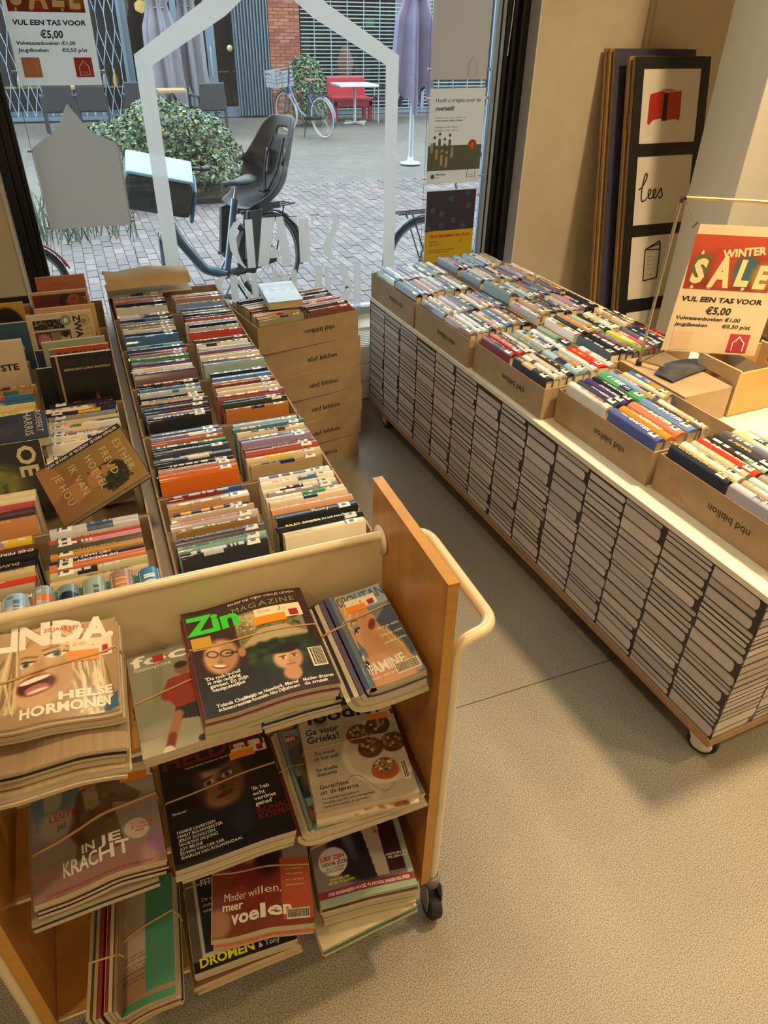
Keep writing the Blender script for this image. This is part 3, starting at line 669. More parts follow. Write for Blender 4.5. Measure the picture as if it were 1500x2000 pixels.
# ------------------------------------------------------------------ table with the boxes of books
m_tabl = mat('table_laminate', (.72, .66, .56), .5, nscale=8, namt=.06)
tb = thing('display_table', 'low table carrying two columns of book boxes', 'table')
ZL = .735
MB().box(-.62, .574, 1.266, 3.72, .70, ZL).build('table_top', m_tabl, tb, bevel=.003)
for x in (-.58, .54):
    for y in (1.34, 3.66): MB().box(x-.02, x+.02, y-.02, y+.02, 0, .70).build('leg', m_grey, tb)
BG = 'open boxes of books on the low table'
GB = 'books in boxes on the low table'
def tbox(x0, y0, label, D=.372, L=.52): return card_box(T(x0, y0, ZL+.0005), L, D, .118, label, BG)
YS = [1.425, 1.802, 2.179, 2.556, 2.933, 3.310]
NM = ['first', 'second', 'third', 'fourth', 'fifth', 'last']
MY = m_cover
P2 = {  # (column box, row) -> presets counted from the trolley
 (0, 0): [('charcoal', '2b2a2e', .030, .215, {}), ('sage green', '7fa392', .034, .225, dict(text=[('Jane Fallon', .011, BLACK, 'c', -.6), ('EVEN GOEDE VRIENDEN', .010, BLACK, 'c', .1)], title=' Fallon')), ('charcoal', '3c3436', .040, .232, dict(text=[('MIJN ALLERLIEFSTE SCHAT', .012, m_grey, 'c', -.05)])), ('mustard', '8a6a3a', .018, .21, {}), ('pale grey', 'b9adb0', .034, .23, dict(text=[('Duizend kleuren blauw', .012, m_redp, 'c', -.1)])), ('beige', 'b49a80', .02, .22, {})],
 (0, 1): [('white', 'd8cdb4', .030, .22, dict(text=[('GERRARD', .013, m_gold, 'c', -.65)], title=' GERRARD')), ('black', '1c1f1c', .034, .235, dict(text=[('RILEY SAGER', .012, mat('print_yellow', (.85, .83, .15), .45), 'c', -.4), ('MIDDEN IN DE NACHT', .009, WHITE, 'c', .15)], title=' RILEY SAGER')), ('black', '17181b', .036, .225, dict(text=[('Roxy', .017, m_gold, 'c', .1)], title=' Roxy')), ('tan', 'c2906a', .040, .23, {}), ('cream', 'cfc0a0', .022, .22, {}), ('white', 'd9cfba', .026, .225, {})],
 (1, 0): [('orange', 'c8641c', .040, .225, dict(text=[('DE VONDELING', .011, m_redp, 'c', -.3)])), ('tan', 'b3785a', .026, .225, dict(text=[('ANNO DOMINI 23', .010, WHITE, 'c', 0)])), ('black', '1d1a18', .028, .22, {}), ('charcoal', '2f3036', .042, .23, {}), ('charcoal', '3a3c44', .03, .225, dict(text=[('Gesluierde jaren', .012, WHITE, 'c', 0)], title=' Gesluierde jaren')), ('black', '22252c', .03, .225, {}), ('orange', 'a85a30', .022, .22, {}), ('lilac', '7a6f86', .03, .22, {})],
 (1, 1): [('mustard', '9a855c', .024, .22, {}), ('cream', 'cbb994', .026, .23, {}), ('red', 'a03a20', .034, .225, dict(text=[('JACOB VIS', .013, m_gold, 'c', .1)], title=' JACOB VIS')), ('brown', '6b4a34', .028, .22, {}), ('lilac', '8a7a9a', .03, .22, {}), ('navy', '2a2f40', .03, .22, {}), ('cream', 'd0bfa0', .03, .22, {}), ('teal', '3a666c', .04, .235, {})],
 (2, 1): [('orange', 'a8672c', .022, .215, {}), ('dark green', '2e3222', .028, .22, dict(text=[('HET ECHTE LEVEN', .010, m_gold, 'c', .35)])), ('black', '1c1512', .03, .2, {}), ('dark red', '7e2c1c', .042, .235, {}), ('cream', 'cdbf9e', .026, .22, {}), ('cream', 'c8bba0', .028, .22, {}), ('maroon', '6a3440', .026, .22, {}), ('tan', 'b5764e', .026, .22, {})],
 (3, 1): [('teal', '86a6a8', .04, .23, dict(text=[('VALBESCHRIJVER', .012, BLACK, 'c', .1)])), ('lilac', '74687c', .03, .22, {}), ('white', 'd2c8b2', .036, .23, dict(text=[('DE TUG', .011, BLACK, 'c', .1)])), ('yellow', 'b99a28', .022, .22, {}), ('lilac', '7a5a78', .03, .225, dict(text=[('VINK', .017, WHITE, 'c', -.4)], title=' VINK'))],
 (5, 0): [('white', 'd6d2c8', .03, .22, {}), ('black', '22242c', .036, .22, dict(text=[('OZCAN AKYOL', .012, WHITE, 'c', .3), ('TURIS', .012, mat('print_yellow', (.85, .83, .15), .45), 'c', -.25)], flip=True, title=' OZCAN AKYOL TURIS'))],
 (5, 1): [('pale blue', '8aa4cc', .03, .22, {}), ('tan', 'b08a7a', .03, .22, {}), ('pink', 'a86a8c', .034, .23, {})],
}
for i, y in enumerate(YS):
    tbox(.045, y, 'cardboard box on low table, aisle column, %s from the trolley' % NM[i])
    for r_, x in ((0, .045+.13), (1, .045+.388)):
        book_row((x, y+.009, 0), (0, 1, 0), (1, 0, 0), .372-.02 - (.14 if i == 5 else 0), ZL+.006, 'from trolley in %s row of %s aisle-column box' % (('inner', 'outer')[r_], NM[i]), 1000+i*10+r_, GB, P2.get((i, r_), ()), lean=7, sticker=1, zj=.014)
WS = dict(hard=False)
P1 = {
 (0, 1): [('black', '2a2416', .03, .225, {}), ('teal', '3f6a6c', .036, .23, dict(text=[('AAN DE ANDERE KANT VAN DE MUUR', .009, m_gold, 'c', .1)], flip=True)), ('beige', 'c9b38e', .022, .22, dict(text=[('Leven met zijn naam', .009, BLACK, 'c', .2)], flip=True)), ('cream', 'b9b288', .026, .222, {}), ('orange', 'c86a2c', .030, .222, dict(text=[('DE MADDEN', .012, WHITE, 'c', 0)], flip=True)), ('navy', '2b2238', .03, .22, dict(text=[('HET HART VAN', .011, WHITE, 'c', -.2)], flip=True, title=' HET HART VAN')), ('mustard', 'b8862c', .024, .22, dict(text=[('STUK VAN JOU', .012, m_gold, 'c', -.1)], flip=True, title=' STUK VAN JOU')), ('dark green', '3c3a20', .024, .22, {}), ('red', 'b24a30', .03, .222, dict(text=[('VERVUIL MIJ', .013, m_gold, 'c', -.1)], flip=True, title=' VERVUIL'))],
 (0, 0): [('grey', '6a6258', .034, .225, {}), ('grey', '7d746a', .038, .225, dict(text=[('IK ZAL LEVEN', .017, WHITE, 'c', .35)], flip=True, title=' IK ZAL LEVEN')), ('beige', 'a5977c', .026, .22, {}), ('red', 'c23a22', .03, .225, {}), ('cream', 'c6b684', .030, .22, dict(text=[('Catherine Isaac', .010, BLACK, 'c', .4)], flip=True)), ('black', '1e1b22', .036, .225, dict(text=[('DUIVEN', .013, m_gold, 'c', .4)], flip=True)), ('black', '17151b', .036, .225, dict(text=[('ENJE PERDITIJD', .013, WHITE, 'c', .4)], flip=True)), ('brown', '6b3a24', .026, .22, {})],
 (1, 0): [('tan', 'b5743a', .034, .225, {}), ('black', '201d22', .03, .22, {}), ('pink', 'b04a4a', .03, .22, {})],
 (1, 1): [('white', 'd6cfbc', .03, .22, WS), ('white', 'ddd4c0', .03, .22, WS), ('cream', 'd0c3a2', .03, .22, WS), ('beige', 'c0ac86', .024, .22, WS)],
 (2, 1): [('white', 'ddd7ca', .026, .222, WS), ('white', 'd9d2c2', .03, .222, WS), ('white', 'e0dace', .024, .22, WS), ('grey', '8a8896', .024, .22, WS), ('white', 'd6cfc2', .026, .22, WS), ('white', 'dcd6c8', .024, .22, WS), ('cream', 'cbb98e', .022, .22, WS)],
 (2, 0): [('beige', 'b49c70', .026, .22, {}), ('red', 'a83428', .026, .22, {}), ('yellow', 'c2a040', .026, .22, {}), ('purple', '3d3a78', .026, .22, {}), ('purple', '6a3f68', .026, .22, {}), ('cream', 'c2a670', .026, .22, {})],
}
YS1 = [1.36, 1.734, 2.108, 2.482, 2.858, 3.234]
for i, y in enumerate(YS1):
    tbox(-.505, y, 'cardboard box on low table, inner column, %s from the trolley' % NM[i])
    for r_, x in ((0, -.505+.13), (1, -.505+.382)):
        ln = .352
        if i >= 3: continue
        if (i, r_) == (1, 1): y += .235; ln = .12
        elif (i, r_) == (1, 0): ln = .19
        book_row((x, y+.009, 0), (0, 1, 0), (1, 0, 0), ln, ZL+.006, 'from trolley in %s row of %s inner-column box' % (('window-post', 'middle')[r_], NM[i]), 2000+i*10+r_, GB, P1.get((i, r_), ()), lean=7, sticker=-1, zj=.010)

# face-out books standing in the inner column
def face_book(x0, x1, y, ztop, art, label, lean=9, thick=.022, z0=None, name='book', col='d8d0c0', fm=None):
    z0 = z0 or ZL+.013
    b = tag(bpy.data.objects.new(name, None), label, 'book', 'face-out books on the low table'); COL.objects.link(b)
    w_, h_ = x1-x0, (ztop-z0)/math.cos(R(lean)); b.matrix_world = T(x0, y, z0) @ RX(-lean)
    MB().box(0, w_, .0022, thick-.002, .001, h_-.001).build('page_block', m_page, b)
    c = MB(); cc = lin(rgb(col)); c.box(0, w_, 0, .002, 0, h_, None, cc); c.box(0, w_, thick-.002, thick, 0, h_, None, cc); c.box(0, .002, .002, thick-.002, 0, h_, None, cc)
    c = c.build('cover', m_matte, b)
    if art is not None: art_panel('cover_print', art, lambda U, V: np.stack([U*w_, np.full_like(U, -.0005), V*h_], 1), fm or m_print, c)
    PLf = frame((0, -.0008, 0), (1, 0, 0), (0, 0, 1))
    return b, c, PLf, w_, h_
a = Art(60, 60, 'b8603f', 'c06a48'); b, c, PL, w_, h_ = face_book(-.243, -.037, 3.495, 1.0, a, 'terracotta hardback standing face-out closest to the window post', col='b8603f', thick=.03)
lettering('Schone Slaper', m_redp, c, PL, w_*.5, h_*.86, h=.009, align='c', bold=0)
a = Art(80, 90, 'c9a070'); a.rect(.03, .97, .0, .96, '6b1f1a'); a.ell(.60, .80, .12, .16, '2a1612'); a.ell(.74, .72, .16, .22, 'b0532c'); a.ell(.88, .72, .1, .14, '8a3c28'); a.speck(40, .01, .04, ['3a1a16', 'a0502c', '581c18'], .5, .95, .5, .92, .5); a.line([(.90, .88), (.95, .88), (.93, .82)], .006, 'c9a070')
face_book(-.263, -.037, 3.277, 1.0, a, 'dark red book with pale border standing face-out', col='c9a070', thick=.03)
a = Art(40, 60, 'd39a58', 'dba565'); a.speck(10, .02, .05, ['c98a48', 'b87838'], 0, 1, .7, .95, .4)
face_book(-.243, -.018, 3.068, 1.0, a, 'plain apricot paperback standing face-out behind the ZWAN book', col='d8b888')
a = Art(110, 120, 'cdb68e', 'd2bd98')
a.rect(.08, .55, .80, .93, '14120f'); a.speck(60, .004, .009, ['d9c8a0'], .09, .54, .81, .92, .8); a.ell(.58, .90, .085, .07, '7c9484'); a.poly([(.58+.05*math.cos(R(90+i*36))*(1 if i % 2 == 0 else .45), .90+.045*math.sin(R(90+i*36))*(1 if i % 2 == 0 else .45)) for i in range(10)], 'f0ead8')
a.rect(.08, .62, .50, .78, '453a30'); a.ell(.20, .66, .10, .09, 'c96a7c'); a.speck(14, .01, .03, ['e0a0a8', 'b04a64'], .12, .3, .6, .74); a.rect(.32, .46, .56, .76, '8a7c68'); a.ell(.53, .66, .07, .09, 'cdb89a'); a.ell(.53, .72, .05, .04, '2a221c'); a.ell(.40, .54, .12, .05, 'b89a7c')
a.ell(.86, .88, .085, .07, 'a5763c'); a.ell(.86, .88, .072, .058, 'cdb68e'); a.ell(.86, .87, .045, .035, 'a5763c')
b, c, PL, w_, h_ = face_book(-.267, -.034, 2.90, 1.03, a, 'large cream ZWANGER book with pink rose and star badge', col='d8c8a8', thick=.026)
lettering('ZWANGER', BLACK, c, PL, w_*.70, h_*.96, h=.026, rot=-90, bold=.03); lettering('m', m_gold, c, PL, w_*.84, h_*.78, h=.05, rot=-90, bold=.02)
a = Art(40, 50, '93a48c', '9cae96'); face_book(-.220, -.005, 2.69, 1.0, a, 'pale green paperback standing behind DE CANON', col='9cae96')
a = Art(60, 60, 'c8431f', 'd24c24'); a.rect(.0, .075, 0, 1, '8a7a62')
b, c, PL, w_, h_ = face_book(-.196, .003, 2.615, 1.0, a, 'orange DE CANON book standing face-out', col='c8431f')
lettering('DE CANON', BLACK, c, PL, w_*.12, h_*.86, h=.022, w=w_*.82, bold=.03)
a = Art(120, 140, '120d0b', '17110e'); a.ell(.57, .42, .18, .20, '2a1a10', 0, .9, .8); a.ell(.60, .34, .10, .10, '8a4420', 20, .8); a.ell(.63, .42, .035, .09, 'a8552a', 10, .8); a.ell(.54, .30, .10, .05, '6a2f16', 0, .8); a.ell(.50, .48, .12, .12, '0c0a09', 0, .7); a.rect(.27, 1, 0, .185, '4a1613'); a.rect(0, .08, 0, 1, '1a1512'); a.rect(.08, .115, 0, 1, 'b08a58'); a.speck(120, .004, .02, ['241a12', '0c0908'], .12, 1, .2, .9, .4)
b, c, PL, w_, h_ = face_book(-.190, .006, 2.49, 1.02, a, 'black HEART book with dark portrait standing in front of DE CANON', col='1a1512', thick=.03)
lettering('HEART OF A LION', mat('print_olive', (.20, .18, .11), .4), c, PL, w_*.16, h_*.875, h=.020, w=w_*.80, bold=.02); lettering('MEMPHIS DEPAY & SIMON ZWARTKRUIS', mat('print_sand', (.78, .72, .58), .4), c, PL, w_*.18, h_*.81, h=.0075, w=w_*.76, bold=.02)
a = Art(40, 50, 'c79a2a', 'd0a434'); a.ell(.62, .55, .34, .38, '241a12'); face_book(-.478, -.295, 3.248, .98, a, 'mustard yellow book with dark oval standing face-out', col='c79a2a')
a = Art(60, 60, '23405c', '2d5474'); b, c, PL, w_, h_ = face_book(-.478, -.266, 2.872, 1.02, a, 'deep blue book ending in OD standing face-out', col='2d5474', thick=.03)
lettering('BLOD', mat('print_steel', (.60, .66, .72), .4), c, PL, w_*.30, h_*.60, h=.036, w=w_*.58, bold=.03)
a = Art(80, 90, 'cdb898', 'd6c4a6'); a.ell(.62, .30, .24, .09, '58652c', 12, .2); a.ell(.70, .33, .10, .04, '8a8a3c', 12, .4); a.line([(.42, .27), (.86, .36)], .006, '39421c')
b, c, PL, w_, h_ = face_book(-.478, -.283, 2.69, 1.02, a, 'cream book ending in STE with a green leaf on its cover', col='cdb898', thick=.03)
lettering('LAATSTE', BLACK, c, PL, w_*.10, h_*.63, h=.022, w=w_*.76, bold=.03)
def ORDN(k):
    t = ['', 'twenty-', 'thirty-']; return ORD[k-1] if k <= 20 else t[(k-1)//10-1]+['thirtieth', 'first', 'second', 'third', 'fourth', 'fifth', 'sixth', 'seventh', 'eighth', 'ninth'][k % 10] if k % 10 else 'thirtieth'
# more upright books behind these, only their tops show
rr = random.Random(12); k = 0
for x0, x1, ys in ((-.255, -.03, (3.315, 3.345, 3.385, 3.425, 3.535, 3.105, 3.14, 2.94, 2.975, 2.53, 2.56, 2.72, 2.755, 2.79)), (-.49, -.275, (3.285, 3.32, 3.36, 3.40, 3.45, 3.5, 2.92, 2.955, 2.99, 3.03, 3.07, 3.11, 3.145, 2.735, 2.77))):
    for y in ys:
        nm, hx = rr.choices(NAMED, WEIGHTS)[0]; k += 1
        face_book(x0+rr.uniform(0, .015), x1-rr.uniform(0, .02), y, (rr.uniform(.90, .93) if x0 < -.4 else rr.uniform(.93, .972)), Art(3, 3, hx), '%s upright book, %s of those slotted between the face-out books' % (nm, ORDN(k)), col=hx, thick=rr.uniform(.018, .024))
book_row((-.375, 2.491, 0), (0, 1, 0), (1, 0, 0), .185, ZL+.006, 'from trolley in window-post row before the STE book', 2060, GB, (), lean=7, sticker=-1, zj=.010)
# loose books lying on top
def lying_book(M, w_, h_, th, art, label, col, fm=None, hard=True):
    """cover up, local x = width, y = height, z up; spine along x = 0"""
    b = tag(bpy.data.objects.new('book', None), label, 'book', 'loose books on top'); COL.objects.link(b); b.matrix_world = M; cc = lin(rgb(col))
    MB().box(.003, w_-.002, .002, h_-.002, .002, th-.002).build('page_block', m_page, b)
    c = MB(); c.box(0, w_, 0, h_, 0, .002, None, cc); c.box(0, w_, 0, h_, th-.002, th, None, cc); c.box(0, .0024, 0, h_, .002, th-.002, None, cc)
    c = c.build('cover', m_cover, b, bevel=.0007)
    if art is not None: art_panel('cover_print', art, lambda U, V: np.stack([U*w_, V*h_, np.full_like(U, th+.0006)], 1), fm or m_print, c)
    return b, c, T(0, 0, th+.0010)
a = Art(130, 180, '7d5f2c', '96763c'); a.rect(0, .10, 0, 1, '2b2140')
a.ell(.66, .66, .20, .19, '2a2018'); a.ell(.62, .58, .15, .17, 'a5713e', 0, .1); a.ell(.52, .52, .05, .06, 'b07a48'); a.ell(.78, .70, .14, .14, '221c12', 0, .2); a.speck(50, .01, .03, ['2e3a1e', '3c4a26', '1b1610'], .62, .92, .56, .86); a.ell(.50, .60, .03, .012, '2a1c14'); a.ell(.47, .47, .03, .014, '7a3a2a'); a.ell(.55, .12, .42, .28, '8a5a30', 15, .1); a.ell(.30, .02, .3, .2, 'a06a3a', 0, .15)
a.poly([(.48, .36), (.74, .42), (.80, .22), (.5, .2)], 'a5713e')
ef = frame((-.257, 1.933, .928), (.28, -.875, -.394), (.919, .126, .374))
b, c, PL = lying_book(ef @ T(0, 0, -.022), .20, .26, .022, a, 'gold brown ESTHER FREUD paperback lying tilted across the inner column', '2b2140')
for s, yy in (('ESTHER', .25), ('FREUD', .207), ('HOEVEL', .162), ('IK VAN', .112), ('JE HOU', .066)):
    lettering(s, mat('print_sand', (.78, .72, .58), .4), c, PL, .045, yy-.03, h=.022, bold=-.005, space=1.15)
lettering('ESTHER FREUD  HOEVEL IK VAN JE HOU', WHITE, c, PL, .006, .25, h=.009, rot=-90, bold=.01)
a = Art(60, 80, '1d1a22', '211d26'); a.ell(.4, .4, .2, .25, '3a3034', 0, .8); a.speck(30, .01, .04, ['8a3024', '14121a'], .2, .6, .1, .5, .5)
b, c, PL = lying_book(frame((-.448, 2.105, .905), (1, .05, .02), (-.05, 1, .12)), .235, .15, .034, a, 'black ROBERT HARRIS book lying on the inner column', '1d1a22')
lettering('ROBERT', mat('print_sand', (.78, .72, .58), .4), c, PL, .205, .150, h=.018, rot=-90, bold=0, w=.12); lettering('HARRIS', mat('print_sand', (.78, .72, .58), .4), c, PL, .172, .150, h=.024, rot=-90, bold=0, w=.13)
a = Art(70, 80, '2b2a20', '1a1a16'); a.ell(.35, .45, .4, .3, '7a7a30', 0, .6); a.speck(40, .02, .06, ['5a6228', '8a8a3a', '22281c'], 0, .7, .2, .8, .5)
b, c, PL, w_, h_ = face_book(-.47, -.238, 1.965, .965, a, 'dark green OE book standing face-out beside ESTHER FREUD', lean=24, z0=ZL+.020, col='e0d4b4', thick=.02)
lettering('OE', mat('print_sand', (.78, .72, .58), .4), c, PL, w_*.72, h_*.95, h=.05, rot=-90, bold=.03)
# small upright books at the trolley end of the table
for i, (x, hx, nm, th) in enumerate(((-.335, 'cfc6b0', 'pale grey', .040), (-.288, 'd8d2c0', 'cream and black', .048), (-.232, '8a9a98', 'grey green', .040), (-.184, '6e8a8c', 'slate blue', .042), (-.13, '8fa596', 'pale green', .046), (-.072, '9a7a68', 'brown', .048), (-.014, '3f7fae', 'bright blue', .046))):
    M = T(x, 1.312, ZL+.002) @ RZ(90)
    make_book(.080, th, .232 + .005*(i % 3), nm, hx, M, '%s small book, %s in the short row behind the trolley back' % (nm, ORD[i]), 'short row of small books', sticker=0)
# kraft paper bag on the far end
m_kraft = mat('kraft_paper', (.80, .71, .55), .75, nscale=10, namt=.08, bump=.3)
bg = thing('paper_bag', 'folded brown kraft paper bag lying on the boxes by the window', 'bag', (.235, 3.60, .888), R(2))
mb = MB(); nx, ny = 24, 8; rr = random.Random(4)
def bagz(u, v): return .004+.085*max(0, math.sin(math.pi*min(1, v*.92+.02)))**.35*(1-.12*abs(u-.5)) + .006*math.sin(9*u+4*v)*v*(1-v)*4 + .008*math.sin(23*u-7*v)*v*(1-v)
vs = [((-.19+.38*i/nx), (-.085+.21*j/ny), bagz(i/nx, j/ny)) for j in range(ny+1) for i in range(nx+1)]
fs = [(j*(nx+1)+i, j*(nx+1)+i+1, (j+1)*(nx+1)+i+1, (j+1)*(nx+1)+i) for j in range(ny) for i in range(nx)]
mb.add(vs, fs, None, None, True); mb.add([(x, y, .0) for x, y, z in vs], [f[::-1] for f in fs])
mb.build('bag_body', m_kraft, bg)
MB().tube([(.19, -.02, .03), (.225, -.025, .028), (.25, .0, .028), (.245, .03, .028), (.19, .035, .03)], .0022, 6).build('handle', m_kraft, bg)
MB().box(-.12, -.118, -.084, .118, .0, .003, T(0, 0, .048)).build('fold_crease', m_kraft, bg)
bpy.data.objects.remove(bg.children[-1])

# ------------------------------------------------------------------ the stack of boxes by the window
SR = R(9.5)
sb = Vector((1.163, 3.222, 0))   # lower right front corner
for i in range(6):
    off = [0, .014, .018, .012, .010, -.002][i]; a_ = SR + R([-.6, .9, -.8, .7, -.9, .5][i])
    o = sb + Vector((off-.525*math.cos(a_), -.525*math.sin(a_), i*.1355))
    M = Matrix.Translation(o) @ Matrix.Rotation(a_, 4, 'Z')
    card_box(M, .525, .375, .13, 'brown nbd biblion box, %s from the floor in the tall stack' % (ORD[i] if i < 5 else 'topmost, counting up'), 'stacked nbd biblion boxes', 'nbd biblion', flip=(i == 5), lid=(i < 5))
    MS = M
for r_, x in ((0, .135), (1, .39)):
    o = MS @ Vector((x, .010, 0)); dx = MS.to_3x3() @ Vector((1, 0, 0)); dy = MS.to_3x3() @ Vector((0, 1, 0))
    book_row(o, dy, dx, .352, .006, 'from trolley side in %s row of the topmost stacked box' % ('table', 'cart')[r_], 3000+r_, 'books in the topmost stacked box', lean=7, sticker=1, zj=.012,
             presets=[[('sage green', '8a8c6a', .03, .225, {}), ('tan', 'b98a5c', .028, .22, {}), ('white', 'd0c6b2', .028, .22, {})], [('brown', '6a4030', .03, .22, {}), ('brown', '4a3a38', .034, .225, {}), ('pale grey', 'b0b0b8', .03, .22, {}), ('red', 'b03a30', .03, .22, {})]][r_])
a = Art(70, 90, '9fb0c4', 'b9c6d4'); a.rect(.0, 1, .55, .9, '8c9db4'); a.speck(14, .02, .06, ['d3dde6', 'e4eaf0'], .1, .9, .5, .75, .6); a.rect(.08, .2, .12, .24, '7e8ea6')
b, c, PL = lying_book(MS @ frame((.105, .10, .1660), (.88, -.17, .01), (.17, .88, .10)), .165, .215, .036, a, 'pale blue book lying loose on the stack of boxes', 'a9b8c8')
# ------------------------------------------------------------------ the magazine trolley
m_enam = mat('cream_enamel_steel', (.91, .85, .70), .35, coat=.3, nscale=6, namt=.04)
m_wood = mat('varnished_beech', (.74, .52, .26), .38, coat=.35, nscale=7, namt=.22, stretch=(4, 4, .35), detail=6)
m_woode = mat('beech_edge', (.80, .59, .26), .45, nscale=30, namt=.12, stretch=(1, 1, 6))
tro = thing('magazine_trolley', 'cream metal book trolley with beech ends holding banded magazines', 'trolley', (.05, 1.04, 0))
OT = Matrix.Translation((-.05, -1.04, 0))
def tp(mb, name, m, **k): return mb.build(name, m, tro, M=OT.copy(), **k)
XA, XB, Y0, Y1 = -.392, .478, .857, 1.235
for x in (XB, XA-.022):
    e = tp(MB().box(x, x+.022, Y0, Y1, .155, 1.167), 'end_panel', m_wood, bevel=.002)
    MB().box(x-.0004, x+.0224, Y0-.0006, Y1+.0006, 1.167, 1.1676).build('top_edge', m_woode, e)
    MB().box(x-.0002, x+.0222, Y0-.0008, Y0, .156, 1.167).build('front_edge', m_woode, e)
SH = (.86, .52, .17)
for z in SH:
    yf = .955 if z > .3 else Y0+.012
    s_ = tp(MB().box(XA, XB, yf, 1.166, z-.014, z), 'shelf', m_wood, bevel=.001)
    MB().tube([(XA, yf+.004, z-.020), (XB, yf+.004, z-.020)], .0055, 10).build('shelf_lip', m_enam, s_)
d_ = tp(MB().box(XA, XB, 1.168, 1.176, .862, 1.058), 'divider', m_enam)
MB().tube([(XA, 1.172, 1.058), (XB, 1.172, 1.058)], .011, 12).build('rolled_edge', m_enam, d_)
for z0, z1 in ((.505, .80), (.155, .47)): tp(MB().box(XA, XB, 1.168, 1.174, z0, z1), 'shelf_back', m_enam)
bush = tp(MB().lathe([(.0, 0), (.030, 0), (.034, -.003), (.034, -.006), (0, -.006)], 24, T(XB, 1.172, 1.045) @ RY(90)), 'divider_bushing', m_cast)
for z in (.70, .33): tp(MB().lathe([(0, 0), (.010, 0), (.010, -.004), (0, -.004)], 16, T(XB, 1.03, z) @ RY(90)), 'screw_cap', m_rub)
for z in (.36,): tp(MB().lathe([(0, 0), (.010, 0), (.010, .004), (0, .004)], 16, T(XA, 1.03, z) @ RY(90)), 'screw_cap', m_rub)
def loop(pts, n=6):
    out = []; P = [Vector(p) for p in pts]
    for i, p in enumerate(P):
        if 0 < i < len(P)-1:
            a, b = P[i-1], P[i+1]; r_ = min((p-a).length, (b-p).length, .09)*.5
            s, e = p+(a-p).normalized()*r_, p+(b-p).normalized()*r_
            for k in range(n+1):
                t = k/n; out.append(s*(1-t)**2 + p*2*t*(1-t) + e*t*t)
        else: out.append(p)
    return out
for sx, x in ((1, XB+.022), (-1, XA-.022)):
    px = x+sx*.014
    tp(MB().tube(loop([(px, Y0+.012, .145), (px, Y0+.012, 1.0), (px+sx*.095, Y0+.030, 1.0), (px+sx*.095, Y1-.01, 1.0), (px, Y1-.012, 1.0), (px, Y1-.012, .145)]), .0135, 12), 'tube_frame', m_enam)
    for y in (Y0+.012, Y1-.012):
        c = empty('caster', (px-.05, y-1.04, 0), 0, tro)
        MB().lathe([(.02, .13), (.022, .13), (.022, .165), (.016, .17), (.016, .14)], 14).build('caster_cap', m_grey, c)
        MB().lathe([(.008, -.016), (.034, -.018), (.042, -.012), (.042, .012), (.034, .018), (.008, .016)], 20, T(0, -.012, .042) @ RY(90)).build('wheel', m_rub, c)
        MB().prism([(-.03, .04), (-.03, .10), (-.02, .132), (.022, .132), (.028, .10), (.0, .04)], -.022, -.019, RZ(90) @ RX(90)).build('caster_plate', m_grey, c)
        MB().prism([(-.03, .04), (-.03, .10), (-.02, .132), (.022, .132), (.028, .10), (.0, .04)], .019, .022, RZ(90) @ RX(90)).build('caster_plate', m_grey, c)

# ------------------------------------------------------------------ magazines
m_mag = bpy.data.materials.new('magazine_paper'); m_mag.use_nodes = True
def _mm():
    nt = m_mag.node_tree; b = nt.nodes['Principled BSDF']; a = nt.nodes.new('ShaderNodeAttribute'); a.attribute_name = 'Col'
    tc = nt.nodes.new('ShaderNodeTexCoord'); mp = nt.nodes.new('ShaderNodeMapping'); mp.inputs['Scale'].default_value = (2, 2, 900)
    n = nt.nodes.new('ShaderNodeTexNoise'); n.inputs['Scale'].default_value = 1; nt.links.new(tc.outputs['Object'], mp.inputs[0]); nt.links.new(mp.outputs[0], n.inputs['Vector'])
    mx = nt.nodes.new('ShaderNodeMix'); mx.data_type = 'RGBA'; mx.blend_type = 'MULTIPLY'; mx.inputs[0].default_value = .45
    nt.links.new(a.outputs['Color'], mx.inputs[6]); nt.links.new(n.outputs[0], mx.inputs[7]); nt.links.new(mx.outputs[2], b.inputs['Base Color'])
    b.inputs['Roughness'].default_value = .5
_mm()
m_band = mat('rubber_band', (.76, .63, .42), .6)
PAPER = lin((.90, .84, .70))
